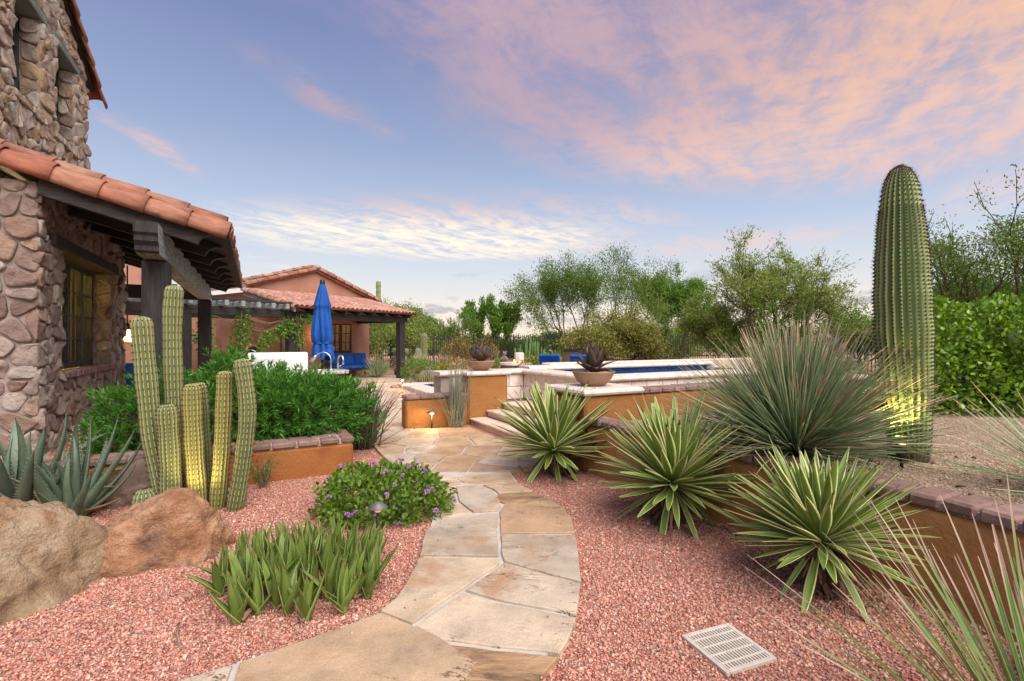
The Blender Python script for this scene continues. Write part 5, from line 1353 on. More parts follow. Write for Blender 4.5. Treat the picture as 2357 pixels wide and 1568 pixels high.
# sculptural metal agaves in the bowls
RW = [(0, .7), (.2, .95), (.45, 1.0), (.7, .8), (.88, .42), (.96, .15), (1, .03)]
ra = [leaf_mesh('metal_leaf', MT['rust'], L=.36, W=.21, T=.004, tab=RW, bend=b, fold=.35, n=8, seed=i, power=1.2) for i, b in enumerate((1.25, 1.1))]
e = empty('metal_artichoke_agave', BOWL1 + Vector((0, 0, .15)), 0, 'rusty metal agave closed like an artichoke in the left bowl', 'sculpture')
for i in range(58):
    f = i / 58; az = i * GA; zz = .07 + .21 * (1 - f); r_ = .02 + .155 * math.sin(math.pi * min(1, .15 + f * .9)) 
    put('metal_leaf', ra[i % 2], e, aim((math.cos(az + math.pi / 2) * r_, math.sin(az + math.pi / 2) * r_, zz - .06), az, R(62 - 48 * f), .42 + .12 * f))
rb = [leaf_mesh('metal_leaf', MT['rust'], L=.40, W=.125, T=.005, tab=RW, bend=b, fold=.4, n=8, seed=i, power=1.4) for i, b in enumerate((-.5, .3, -.9))]
e = empty('metal_agave', BOWL2 + Vector((0, 0, .15)), 0, 'rusty metal agave with open pointed leaves in the middle bowl', 'sculpture')
for i in range(24):
    f = i / 24; put('metal_leaf', rb[i % 3 if f > .4 else 1], e, aim((0, 0, .01), i * GA, R(80 - 66 * f), 1.0 - .25 * f))
e = empty('pale_agave', BOWL3 + Vector((0, 0, .21)), 0, 'pale grey pointed agave in the wide bowl beside the saguaro', 'agave')
MT['rustp'] = surf('pale_agave_leaf', [(.19, .155, .125), (.27, .235, .20)], 6, .7, .2, 40, val=.3)
rc_ = [leaf_mesh('leaf', MT['rustp'], L=.50, W=.13, T=.01, tab=RW, bend=b, fold=.5, n=8, seed=i) for i, b in enumerate((.5, -.2))]
for i in range(22): put('leaf', rc_[i % 2], e, aim((0, 0, .0), i * GA, R(84 - 50 * i / 22), 1.0))

# ------------------------------------------------------------------ boulders
import bmesh
def rock(name, label, loc, size, seed, mat, planes, rz=0.0, group=None, sub=5, rough=.10):
    bm_ = bmesh.new(); bmesh.ops.create_icosphere(bm_, subdivisions=sub, radius=1.0); rg = random.Random(seed)
    pls = [(Vector(n).normalized(), d) for n, d in planes]
    for _ in range(10): pls.append((Vector((rg.uniform(-1, 1), rg.uniform(-1, 1), rg.uniform(-.4, 1))).normalized(), rg.uniform(.80, 1.0)))
    for v in bm_.verts:
        d = v.co.normalized(); acc = 0.0
        for n, dist in pls:
            c = d.dot(n)
            if c > .05: acc += (c / dist) ** 14
        r_ = min(1.25, acc ** (-1 / 14) if acc > 0 else 1.2)
        q = d * r_; nz = noise.fractal(q * 1.6 + Vector((seed, 0, 0)), 1.0, 2.1, 6) * rough * 1.2 + noise.fractal(q * 7 + Vector((0, 0, seed)), .8, 2.1, 5) * rough * .7 + noise.ridged_multi_fractal(q * 3 + Vector((0, seed, 0)), 1.0, 2.0, 5, 1.0, 2.0) * rough * .25
        q = d * (r_ + nz); v.co = Vector((q.x * size[0], q.y * size[1], q.z * size[2]))
    me = bpy.data.meshes.new(name); bm_.to_mesh(me); bm_.free(); me.polygons.foreach_set('use_smooth', [True] * len(me.polygons)); me.materials.append(mat)
    o = put(name, me); o.location = loc; o.rotation_euler = (0, 0, rz); return tag(o, label, 'boulder', group)
rock('boulder', 'big pale tan boulder cut by the left edge of the picture', (-3.10, 2.70, .06), (.55, .46, .52), 7, MT['rock_t'], [((0, -.5, 1), .86), ((.9, -.5, .3), .80), ((.1, -1, .1), .82), ((-.2, .2, 1), .90), ((.6, -.2, .9), .9)], R(20), 'granite boulders')
rock('boulder', 'long brown boulder with dark crust in front of the columnar cacti', (-2.60, 3.34, .09), (.52, .32, .40), 11, MT['rock'], [((-.62, -.1, .8), .46), ((.3, -.9, .2), .80), ((.95, -.2, .2), .95), ((0, -.4, 1), .95), ((-.3, -1, .1), .82)], R(12), 'granite boulders')
rock('boulder', 'dark half-buried boulder between the aloe and the planter wall', (-3.58, 4.55, .06), (.38, .24, .30), 15, MT['rock_d'], [((.6, -.3, .7), .7), ((-.5, -.5, .8), .7)], R(-10), 'granite boulders')

# ------------------------------------------------------------------ lamps and ground fittings near the path
def path_light(loc, h, label, lit, s=1.0, energy=5.0):
    e = empty('path_light', loc, 0, label, 'path light', 'bronze path lights')
    MB().tube([(0, 0, -.03), (0, 0, h * .78)], .0125 * s, 10).build('stem', MT['bronze'], e, True)
    MB().lathe([(.016 * s, h * .78), (.030 * s, h * .80), (.031 * s, h * .87), (.020 * s, h * .88)], 14).build('lamp_glass', MT['glow'] if lit else MT['amber'], e, True)
    MB().lathe([(.090 * s, h * .875), (.091 * s, h * .88), (.030 * s, h * .985), (.012 * s, h), (.004 * s, h), (.024 * s, h * .975), (.086 * s, h * .878)], 26).build('lamp_shade', MT['grey_metal'], e, True)
    if lit:
        l = bpy.data.lights.new('lamp', 'POINT'); l.energy = energy; l.color = (1, .66, .30); l.shadow_soft_size = .03
        o = bpy.data.objects.new('lamp', l); COL.objects.link(o); o.parent = e; o.location = (0, -.055 * s, h * .80)
path_light(G(870, 1262), .335, 'path light with grey conical shade standing in front of the lantana', False, .76)
path_light(G(994, 991), .34, 'glowing path light in front of the low orange wall', True, 1.0, 6)
path_light(G(926, 897), .34, 'small path light among rocks at the far patio edge', True, 1.0, 3)
def uplight(loc, aimv, label, energy, size=60):
    e = empty('uplight', loc, 0, label, 'spotlight'); d = (Vector(aimv) - Vector(loc)).normalized()
    MB().tube([(0, 0, -.03), (0, 0, .05), d * .03 + Vector((0, 0, .06))], .012, 8).build('stake', MT['bronze'], e, True)
    p0 = Vector((0, 0, .07)); MB().tube([p0, p0 + d * .02, p0 + d * .10], [.022, .034, .036], 14).build('housing', MT['bronze'], e, True)
    MB().tube([p0 + d * .101, p0 + d * .104], [.030, .029], 14).build('lens', MT['glow2'], e)
    l = bpy.data.lights.new('spot', 'SPOT'); l.energy = energy; l.spot_size = R(size); l.spot_blend = .8; l.color = (1, .74, .30); l.shadow_soft_size = .03
    o = bpy.data.objects.new('spot', l); COL.objects.link(o); o.parent = e; o.matrix_basis = basis(*((lambda z_: (z_.orthogonal().normalized(), z_.cross(z_.orthogonal().normalized()), z_))(-d)), p0 + d * .12)
uplight((2.90, 3.60, .555), (3.00, 3.72, 1.45), 'small brown spotlight at the foot of the saguaro', 42, 105)
uplight((-2.66, 3.86, 0), (-2.72, 4.25, .45), 'small spotlight hidden behind the brown boulder, shining up the cacti', 16, 95)
# drain grate
c4 = [G(u, v) for u, v in ((1580, 1478), (1665, 1443), (1770, 1520), (1690, 1548))]
gx = (c4[2] - c4[1]); gl = gx.length; gw = (c4[1] - c4[0]).length; ga = math.atan2(gx.y, gx.x); gc = sum(c4, Vector()) / 4
e = empty('drain_grate', gc, ga, 'square beige slotted drain grate lying in the red gravel', 'grate'); e.scale = (1, 1, .55)
gl = gw = .30
MB().box(-gl / 2 + .01, gl / 2 - .01, -gw / 2 + .01, gw / 2 - .01, -.02, .014, .004).build('drain_shade', MT['void'], e)  # solid near-black block standing in for the shaded hollow of the drain
fr = MB()
for bx in ((-gl / 2, gl / 2, -gw / 2, -gw / 2 + .022), (-gl / 2, gl / 2, gw / 2 - .022, gw / 2), (-gl / 2, -gl / 2 + .022, -gw / 2 + .022, gw / 2 - .022), (gl / 2 - .022, gl / 2, -gw / 2 + .022, gw / 2 - .022)): fr.box(*bx, .0, .034, .003)
for k in range(1, 5): xx = -gl / 2 + gl * k / 5; fr.box(xx - .006, xx + .006, -gw / 2 + .022, gw / 2 - .022, .016, .033, .002)
fr.build('frame', MT['grate'], e)
for k in range(15):
    yy = -gw / 2 + .022 + (gw - .044) * (k + .5) / 15
    MB().box(-gl / 2 + .021, gl / 2 - .021, yy - .0052, yy + .0052, .017, .032, .002).build('slat', MT['grate'], e)
# litter on the tan bed
rg = random.Random(5)
for k in range(9):
    p = G(rg.uniform(2000, 2320), rg.uniform(1040, 1150), .56); mb = MB(); l = rg.uniform(.02, .06); a = rg.uniform(0, 6)
    mb.tube([(0, 0, .006), (math.cos(a) * l * .5, math.sin(a) * l * .5, .012), (math.cos(a + .4) * l, math.sin(a + .4) * l, .006)], [.006, .008, .004], 5)
    o = mb.build('seed_pod', MT['yuccat'], None, True); o.location = p; tag(o, 'small dark dried seed pod lying on the tan gravel', 'seed pod', 'dried pods on the tan gravel')
mb = MB(); mb.tube([at(412, 1438, 2.55) - G(412, 1470), at(408, 1465, 2.45) - G(412, 1470), at(416, 1500, 2.33) - G(412, 1470)], [.004, .005, .003], 5)
o = mb.build('dry_twig', MT['twig'], None, True); o.location = G(412, 1470) + Vector((0, 0, .012)); tag(o, 'single pale curved dry twig lying on the red gravel at lower left', 'twig')

# fallen leaves on the gravel
rn = np.random.RandomState(8); cs = [(-1.1, 4.0, .75), (-1.28, 2.95, .7), (1.3, 4.0, .7), (1.85, 2.9, .6), (.5, 5.4, .6), (-2.2, 4.7, .9), (-2.05, 6.3, .6)]; Pf = []
for x_, y_, r_ in cs:
    q = rn.normal(size=(34, 2)) * r_ * .6 + np.array([x_, y_]); Pf.append(q)
Pf = np.concatenate(Pf); Pf = Pf[~np_inside(Pf, path_in) & ~np_inside(Pf, bed_poly)]; Pf = np.c_[Pf, np.full(len(Pf), .016)]
Df = unit(np.c_[rn.normal(size=(len(Pf), 2)), rn.normal(size=len(Pf)) * .15]); V, F_ = leafcloud(Pf, Df, rn.uniform(.015, .045, len(Pf)), .010, rn)
MT['litter'] = leafmat('fallen_leaf', [(.16, .09, .05), (.24, .16, .09), (.10, .06, .04), (.30, .23, .12)], .0)
tag(put('fallen_leaves', np_mesh('fallen_leaves', V, F_, MT['litter'])), 'scattered dry fallen leaves on the red gravel under the plants', 'leaf litter', kind='stuff')
# ------------------------------------------------------------------ rear house (its own frame)
RZ = R(57.0); RO = Vector((-4.37, 18.97, 0))
def GB(x, y, z=0): return Matrix.Rotation(RZ, 4, 'Z') @ Vector((x, y, 0)) + RO + Vector((0, 0, z))
rh = empty('adobe_house', RO, RZ, 'pink adobe house with gabled clay tile roof and covered porch beyond the patio', 'house')
mb = MB()
for bx in ((-.29, .63, 0, 2.3), (-1.34, -.29, 0, .98), (-1.34, -.29, 2.2, 2.3), (-2.58, -1.34, 0, 2.3), (-5.5, -3.46, 0, 2.3)): mb.box(bx[0], bx[1], 2.5, 2.85, bx[2] - .02, bx[3], .05 if bx[0] == -.29 else .004)
ext(mb, [(.63, 2.3), (.63, 3.24), (-2.05, 4.12), (-4.45, 3.38), (-4.45, 2.3)], lambda a, b, h: (a, h, b), 2.5, 2.85)
mb.box(-5.5, -4.46, 2.5, 2.85, 2.30, 2.42, .05); mb.box(.28, .63, 2.86, 8.5, -.02, 3.1, .05); mb.box(-4.45, -4.1, 2.86, 6.0, 2.3, 3.2, .03)
mb.box(-6.5, -4.46, 5.2, 5.6, -.02, 3.25, .05); mb.box(-14.0, -6.5, 5.2, 5.6, -.02, 4.3, .05)
mb.box(-9.0, -5.52, 4.4, 4.7, -.02, 2.42, .05)
mb.build('wall', MT['adobe'], rh)
# beehive fireplace bump with arched mouth
kv = MB()
for j in range(9):
    for i in range(17):
        a = math.pi * i / 16; r_ = .52 * (1 - .55 * (j / 8) ** 1.6); kv.v.append((-4.72 + r_ * math.cos(a), 2.5 - r_ * .75 * math.sin(a), 2.0 * j / 8)); kv.uv.append((0, 0))
kv.f = [(j * 17 + i, j * 17 + i + 1, (j + 1) * 17 + i + 1, (j + 1) * 17 + i) for j in range(8) for i in range(16)]
kv.build('fireplace', MT['adobe'], rh, True)
am = MB(); arch = [(-4.98, .55), (-4.46, .55)] + [(-4.72 + .26 * math.cos(math.pi * i / 10), .95 + .36 * math.sin(math.pi * i / 10)) for i in range(11)]
ext(am, arch, lambda a, b, h: (a, h, b), 2.02, 2.07); am.build('mouth_shade_plate', MT['dark'], rh)  # flat near-black plate drawn for the shade of the opening
ring = [Vector((-4.72 + .29 * math.cos(math.pi * i / 10), 2.03, .95 + .39 * math.sin(math.pi * i / 10))) for i in range(11)]
MB().tube([(-4.43, 2.03, .55)] + ring + [(-5.01, 2.03, .55)], .05, 8).build('fireplace_arch', MT['adobe'], rh, True)
bm2 = lambda a, b, h: (a, 2.62 - h, b)
casement(rh, bm2, -1.33, -.82, .99, 2.19, 2, 3, .055, .03); casement(rh, bm2, -.81, -.30, .99, 2.19, 2, 3, .055, .03)
MB().box(-1.42, -.22, 2.44, 2.60, .915, .985, .012).build('window_sill', MT['brick'], rh)
casement(rh, bm2, -3.45, -3.03, .03, 2.28, 1, 1, .07, .03); casement(rh, bm2, -3.01, -2.59, .03, 2.28, 1, 1, .07, .03)
MB().box(-5, .2, 4.6, 4.7, 0, 2.6).build('room_wall', MT['curtain'], rh); MB().box(-5.0, .2, 2.9, 4.6, -.02, .02, .002).build('room_floor', MT['woodx'], rh)
tls = empty('table_lamp', GB(-.62, 3.2, .82), RZ, 'cream shaded table lamp seen through the window of the adobe house', 'lamp')
MB().lathe([(.05, 0), (.09, .06), (.05, .16), (.015, .2)], 14).build('base', MT['pot'], tls, True); MB().lathe([(.22, .2), (.14, .42), (.135, .42), (.21, .2)], 18).build('lamp_shade', MT['shade_i'], tls, True)
MB().box(-.35, .35, -.2, .2, -.84, -.003, .01).build('side_table', MT['woodx'], tls)
for nm, loc, en, c in (('room_lamp', (-.9, 3.6, 2.1), 25, (1, .75, .45)), ('room_lamp', (-3.0, 3.6, 2.1), 16, (1, .75, .45))):
    l = bpy.data.lights.new(nm, 'POINT'); l.energy = en; l.color = c; l.shadow_soft_size = .2; o = bpy.data.objects.new(nm, l); COL.objects.link(o); o.parent = rh; o.location = loc
# gable roof
zg = lambda x: 4.16 - .335 * (x + 2.05) if x > -2.05 else 4.16 - .31 * (-2.05 - x)
g1 = MB(); ext(g1, [(-2.05, 4.14), (-2.05, 4.26), (1.0, zg(1.0) + .10), (1.0, zg(1.0) - .02)], lambda a, b, h: (a, h, b), 2.36, 9.0)
ext(g1, [(-2.052, 4.14), (-4.85, zg(-4.85) - .02), (-4.85, zg(-4.85) + .10), (-2.052, 4.26)], lambda a, b, h: (a, h, b), 2.36, 9.0)
gr = g1.build('gable_roof', MT['tile2'], rh)
tb = [tile_mesh(.46, .095, .115, MT['tile'], 60 + i) for i in range(4)]
for sgn, n_, sl_ in ((1, 8, .335), (-1, 7, .31)):
    a_ = math.atan(sl_); dn3 = (sgn * math.cos(a_), 0, -math.sin(a_)); sd3 = (0, sgn, 0)
    sd3 = (0, 1, 0) if sgn < 0 else (0, -1, 0)
    for k in range(n_):
        x_ = -2.05 + sgn * (.0 + .385 * k)
        tile_at(tb[k % 4], (x_, 2.36, zg(x_) + .10), dn3, sd3, gr, roll=(.5 if sgn > 0 else -.5))
        tile_at(tb[(k + 1) % 4], (x_ + sgn * .05, 2.55, zg(x_) + .19), dn3, sd3, gr)
        tile_at(tb[(k + 2) % 4], (x_, 2.78, zg(x_) + .17), dn3, sd3, gr)
q = MB().lathe([(.03, 0), (.13, .02), (.14, .10), (.06, .17), (.01, .18)], 12); q.build('ridge_mortar', MT['mortar2'], gr, True, Matrix.Translation((-2.05, 2.37, 4.24)))
MB().box(-4.40, .58, 2.455, 2.498, 3.22, 3.255, .004).build('flashing', MT['brick'], rh)
# porch lean-to
zl = lambda y: 2.50 + (y + .42) * .238
lt = MB(); ext(lt, [(-.38, zl(-.38)), (-.38, zl(-.38) + .05), (2.49, zl(2.49) + .05), (2.49, zl(2.49))], lambda a, b, h: (h, a, b), -4.72, .22)
lr = lt.build('porch_roof', MT['tile2'], rh)
al4 = math.atan(.238); dn4 = (0, -math.cos(al4), -math.sin(al4)); sd4 = (-1, 0, 0)
ta = [tile_mesh(.46, .078, .092, MT['tile2'], 80 + i, arc=170, n=7) for i in range(5)]
for c in range(26):
    x_ = .14 - .191 * c
    for r_ in range(8):
        y_ = 2.50 - .372 * r_ + rng.uniform(-.012, .012)
        tile_at(ta[(c * 5 + r_ * 3) % 5], (x_ + rng.uniform(-.005, .005), y_, zl(y_) + .075), dn4, sd4, lr, jit=.012)
pn = [tile_mesh(.40, .085, .075, MT['tile2'], 90 + i, n=7) for i in range(2)]
for c in range(25): tile_at(pn[c % 2], (.045 - .191 * c, -.06, zl(-.06) + .09), dn4, sd4, lr, flip=True)
for r_ in range(8):
    y_ = 2.50 - .372 * r_; tile_at(tb[r_ % 4], (.26, y_, zl(y_) + .05), dn4, sd4, lr, roll=-.5); tile_at(tb[(r_ + 1) % 4], (-4.80, y_, zl(y_) + .05), dn4, sd4, lr, roll=.5)
for x_ in (0, -4.63): MB().box(x_ - .13, x_ + .13, -.13, .13, -.02, 2.20, .015).build('porch_post', MT['wood'], rh)
MB().box(-4.85, .25, -.13, .13, 2.203, 2.43, .012).build('porch_beam', MT['woodx'], rh)
MB().box(-.1, .1, .135, 2.5, 2.203, 2.42, .01).build('porch_beam', MT['wood'], rh)
for k in range(9):
    x_ = .15 - .60 * k; m2 = MB(); ext(m2, [(-.40, zl(-.40) - .003), (-.40, zl(-.40) - .09), (-.28, zl(-.28) - .16), (2.48, zl(2.48) - .16), (2.48, zl(2.48) - .003)], lambda a, b, h: (h, a, b), x_ - .055, x_ + .055); m2.build('rafter', MT['wood'], rh)
m2 = MB(); ext(m2, [(-.40, zl(-.40) + .02), (-.40, zl(-.40) - .12), (2.48, zl(2.48) - .16), (2.48, zl(2.48) + .02)], lambda a, b, h: (h, a, b), -4.80, -4.73); m2.build('barge_board', MT['woody'], rh)
# wall sconce
sc_e = empty('wall_sconce', GB(-2.0, 2.49, 1.58), RZ, 'small lit wall sconce on the adobe wall left of the porch window', 'sconce')
MB().lathe([(.03, 0), (.07, .04), (.08, .22), (.05, .26)], 12, (0, -.09, 0)).build('lamp_glass', MT['glow2'], sc_e, True); MB().box(-.05, .05, -.03, -.002, .02, .22, .005).build('back_plate', MT['bronze'], sc_e)
l = bpy.data.lights.new('lamp', 'POINT'); l.energy = 9; l.color = (1, .55, .18); l.shadow_soft_size = .05; o = bpy.data.objects.new('lamp', l); COL.objects.link(o); o.parent = sc_e; o.location = (0, -.22, .15)
# ceiling fan
fe = empty('ceiling_fan', GB(-1.2, 1.1, 2.28), RZ, 'dark ceiling fan with wooden blades under the adobe porch', 'fan')
MB().lathe([(.02, .60), (.02, .12), (.09, .10), (.10, .02), (.05, 0)], 14).build('motor', MT['wood'], fe, True)
for k in range(5): put('blade', MB().box(.10, .62, -.06, .06, .05, .06, .003).mesh('blade', MT['bark']), fe, Matrix.Rotation(k * 2 * math.pi / 5 + .3, 4, 'Z') @ Matrix.Rotation(.15, 4, 'X'))
# sofa
so = empty('patio_sofa', GB(-.90, 1.75), RZ, 'long patio sofa with royal blue cushions under the adobe porch', 'sofa')
fb = MB()
for x_ in (-.95, .95):
    for y_ in (-.32, .38): fb.box(x_ - .02, x_ + .02, y_ - .02, y_ + .02, 0.03, .36, .004)
fb.box(-.98, .98, -.36, .42, .34, .38, .01); fb.build('frame', MT['iron'], so)
for x_ in (-1.0, 1.0):
    MB().tube([(x_, -.34, .05), (x_, -.36, .55), (x_, -.25, .63), (x_, .1, .62), (x_, .40, .56)], .02, 8).build('arm', MT['iron'], so, True)
def cushion(x0, x1, y0, y1, z0, z1, c=.05, puff=.015):
    q = MB().box(x0, x1, y0, y1, z0, z1, c); return q
for k in range(3):
    x0 = -.95 + .635 * k; cushion(x0, x0 + .63, -.36, .30, .385, .53).build('seat_cushion', MT['blue'], so, True)
    M = Matrix.Translation((x0 + .315, .30, .72)) @ Matrix.Rotation(-.28, 4, 'X') @ Matrix.Rotation(rng.uniform(-.06, .06), 4, 'Y')
    cushion(-.31, .31, -.08, .08, -.24, .27, .07).build('back_cushion', MT['blue'], so, True, M)
# pergola left of the adobe porch
pg = empty('timber_pergola', GB(-7.0, 0), RZ, 'dark timber pergola overgrown with vines left of the adobe porch', 'pergola')
MB().box(-3.0, 2.10, -.11, .11, 2.20, 2.44, .012).build('beam', MT['woodx'], pg); MB().box(-3.0, 2.10, 1.9, 2.1, 2.20, 2.42, .012).build('beam', MT['woodx'], pg)
for k in range(12): MB().box(-2.9 + .44 * k, -2.8 + .44 * k, -.45, 2.45, 2.443, 2.60, .012).build('rafter', MT['woody'], pg)
for k in range(9): MB().box(-3.1, 2.2, -.40 + .34 * k, -.33 + .34 * k, 2.603, 2.66, .006).build('purlin', MT['woodx'], pg)
for x_ in (-2.9, -.6): MB().box(x_ - .11, x_ + .11, -.11, .11, -.02, 2.2, .012).build('post', MT['wood'], pg)
def vine(loc, rz, blobs, n, seed, label, stems):
    e = empty('climbing_vine', loc, rz, label, 'vine', 'vines on the pergola'); rg = np.random.RandomState(seed)
    P, D = shell(rg, n, blobs, .7, -9, .3); Dl = unit(D * .3 + rg.normal(size=D.shape) * .7 + np.array([0, -.2, -.4]))
    V, F_ = leafcloud(P, Dl, rg.uniform(.06, .11, len(P)), rg.uniform(.035, .06, len(P)), rg, 'hex'); put('foliage', np_mesh('foliage', V, F_, MT['l_green']), e)['kind'] = 'stuff'
    mb = MB(); r2 = random.Random(seed)
    for pts_ in stems:
        for k in range(3): mb.tube([Vector(p) + Vector((r2.uniform(-.08, .08), r2.uniform(-.06, .06), r2.uniform(-.06, .06))) for p in pts_], .009, 5)
    mb.build('woody_stems', MT['twig'], e, True)
vine(GB(-6.2, -.1), RZ, [((.0, 0, 1.75), (.28, .2, .55)), ((-.1, 0, 1.2), (.16, .15, .4))], 650, 3, 'leafy vine hanging just right of the second porch post', [[(0, 0, .02), (.05, 0, 1.2), (0, 0, 2.3)], [(0, 0, 2.2), (.8, 0, 2.0), (1.5, 0, 2.15)]])
vine(GB(-7.2, -.1), RZ, [((.0, 0, 1.6), (.25, .2, .5)), ((.1, 0, 1.0), (.2, .15, .45))], 520, 4, 'leafy vine hanging left of the second porch post', [[(0, 0, .02), (.05, 0, 1.2), (0, 0, 2.3)], [(0, 0, 2.2), (.3, 0, 2.1), (.8, 0, 2.0)]])
vine(GB(-5.2, -.1), RZ, [((-.25, 0, 1.55), (.30, .18, .28)), ((.2, 0, 1.85), (.25, .18, .22)), ((-.45, 0, 1.25), (.14, .12, .22))], 520, 5, 'vine garland sagging across the middle of the pergola', [[(-.9, 0, 1.9), (-.3, 0, 1.75), (.6, 0, 2.2)], [(-.5, 0, 1.3), (-.4, 0, 1.6), (.4, 0, 2.1)]])
vine(GB(-4.5, -.2), RZ, [((.0, 0, 1.75), (.22, .16, .55)), ((.35, -.1, 2.15), (.4, .15, .25)), ((-.4, 0, 1.9), (.3, .16, .3)), ((.75, -.2, 1.9), (.12, .1, .35))], 620, 6, 'vine wrapped around the left post of the adobe porch', [[(0, 0, .02), (.05, 0, 1.2), (0, 0, 2.3)], [(0, 0, 2.1), (.5, 0, 2.2), (.9, -.1, 2.0)]])

# stone pillar, lantern and window seen through the porch of the stone house
sp = empty('stone_pillar', GH(-2.05, 6.9), TH, 'rough stone pillar half hidden behind the first porch post', 'pillar')
MB().box(-.28, .28, -.28, .28, -.02, 2.45, .01).build('core', MT['mortar'], sp)
stones(sp, lambda a, b, h: (a, -.28 - h, b), [(-.28, 0), (.28, 0), (.28, 2.45), (-.28, 2.45)], .24, .24, MT['stone'], 91, .035, .014)
stones(sp, lambda a, b, h: (.28 + h, a, b), [(-.28, 0), (.28, 0), (.28, 2.45), (-.28, 2.45)], .24, .24, MT['stone'], 92, .035, .014)
la = empty('hanging_lantern', at(293, 790, 8.7), TH, 'glowing amber lantern hanging under the porch at left', 'lantern')
MB().lathe([(.11, 0), (.115, .02), (.10, .025)], 4).build('base', MT['bronze'], la); MB().lathe([(.088, .025), (.088, .24)], 4).build('lamp_glass', MT['glow2'], la)
for k in range(4): a = k * math.pi / 2; MB().tube([(.10 * math.cos(a), .10 * math.sin(a), .02), (.10 * math.cos(a), .10 * math.sin(a), .25)], .008, 5).build('corner_bar', MT['bronze'], la)
MB().lathe([(.15, .245), (.02, .36), (.012, .37), (.012, 2.05 - .65)], 4).build('roof', MT['bronze'], la)
l = bpy.data.lights.new('lamp', 'POINT'); l.energy = 8; l.color = (1, .6, .22); l.shadow_soft_size = .06; o = bpy.data.objects.new('lamp', l); COL.objects.link(o); o.parent = la; o.location = (.16, -.16, .1)
ch = empty('blue_lounge_chair', at(289, 872, 9.2) * 1.0, TH, 'blue cushioned chair glimpsed under the porch beside the stone wall', 'chair')
ch.location.z = 0
q = Matrix.Rotation(-.2, 4, 'X'); cushion(-.27, .27, -.05, .05, .40, 1.08, .04).build('back_cushion', MT['blue'], ch, True, q); cushion(-.27, .27, -.5, -.02, .36, .48, .04).build('seat_cushion', MT['blue'], ch, True)
for x_ in (-.26, .26):
    for y_ in (-.46, .0): MB().box(x_ - .02, x_ + .02, y_ - .02, y_ + .02, 0.02, .36, .004).build('leg', MT['iron'], ch)

# ------------------------------------------------------------------ outdoor kitchen and umbrella
ko = G(815, 935); kc = empty('kitchen_counter', Vector((-3.0, 8.75, 0)), TH, 'outdoor kitchen counter with pale granite top and orange stucco base', 'counter')
stucco_box(MB(), -2.3, -.35, 0, .62, -.02, .90).build('counter_base', MT['stucco'], kc); stucco_box(MB(), -.20, -.05, .1, .5, -.02, .90).build('leg', MT['stucco'], kc)
tp = MB(); tp.prism(ccw([(-2.35, -.06), (-.12, -.06), (.06, .10), (.10, .30), (.04, .56), (-.12, .70), (-2.35, .70)]), .902, .955, .012); tp.build('counter_top', MT['granite'], kc)
MB().box(-.95, -.36, -.03, -.003, .30, .86, .004).build('fridge_door', MT['steel'], kc)
gr_e = empty('covered_grill', GH(1.36, 2.75, 0), TH, 'white hooded grill standing behind the yew-pine shrub', 'grill')
MB().box(-.52, .52, -.3, .3, -.02, .92, .02).build('cabinet', MT['stucco'], gr_e); q = MB(); ext(q, [(-.30, .922), (-.30, 1.20), (-.20, 1.29), (.22, 1.29), (.30, 1.18), (.30, .922)], lambda a, b, h: (h, a, b), -.46, .46); q.build('hood', MT['whitecover'], gr_e)
MB().lathe([(.045, 0), (.05, .008), (.03, .012), (.012, .012)], 16).build('gauge', MT['steel'], gr_e, True, Matrix.Translation((.05, -.302, 1.14)) @ Matrix.Rotation(R(90), 4, 'X'))
MB().tube([(-.36, -.30, 1.0), (-.36, -.36, 1.0), (.36, -.36, 1.0), (.36, -.30, 1.0)], .012, 8).build('handle', MT['steel'], gr_e, True)
def gooseneck(loc, rz, label, s=1.0):
    e = empty('gooseneck_lamp', loc, rz, label, 'grill lamp', 'gooseneck grill lamps')
    MB().lathe([(.05, 0), (.05, .015), (.02, .025)], 12).build('base', MT['steel'], e, True)
    p = [Vector((-.12 + .14 * math.cos(math.pi * (1 - i / 8)) + .12 - .02, 0, .24 + .15 * math.sin(math.pi * i / 8))) for i in range(9)]
    p = [Vector((0, 0, 0)), Vector((0, 0, .12))] + [Vector((.15 - .15 * math.cos(math.pi * .8 * i / 8), 0, .18 + .15 * math.sin(math.pi * .8 * i / 8))) for i in range(9)]
    MB().tube(p, .011, 8).build('neck', MT['steel'], e, True); d = (p[-1] - p[-2]).normalized()
    MB().tube([p[-1], p[-1] + d * .03, p[-1] + d * .15, p[-1] + d * .152], [.015, .03, .042, .02], 12).build('lamp_head', MT['steel'], e, True)
gooseneck(Vector((-5.05, 9.0, 1.0)), R(10), 'left gooseneck lamp in front of the second porch post'); gooseneck(Vector((-3.35, 8.95, .955)), R(180), 'right gooseneck lamp beside the tap on the counter')
e = empty('lamp_stand', Vector((-5.05, 9.0, 0)), 0, 'stucco plinth under the left gooseneck lamp, hidden by the shrub', 'plinth'); stucco_box(MB(), -.25, .25, -.2, .2, -.02, .998).build('plinth_body', MT['stucco'], e)
e = empty('kitchen_tap', Vector((-3.22, 8.95, .955)), R(-30), 'tall curved steel tap on the granite counter', 'tap')
MB().tube([(0, 0, 0), (0, 0, .18)] + [(.07 - .07 * math.cos(math.pi * i / 8), 0, .18 + .09 * math.sin(math.pi * i / 8)) for i in range(1, 9)] + [(.14, 0, .10)], .016, 10).build('spout', MT['steel'], e, True)
MB().tube([(0, .03, .06), (0, .09, .09)], .008, 8).build('lever', MT['steel'], e, True)
um = empty('closed_umbrella', at(742, 900, 9.8) * 1.0, 0, 'closed royal blue patio umbrella standing by the kitchen counter', 'umbrella'); um.location.z = 0
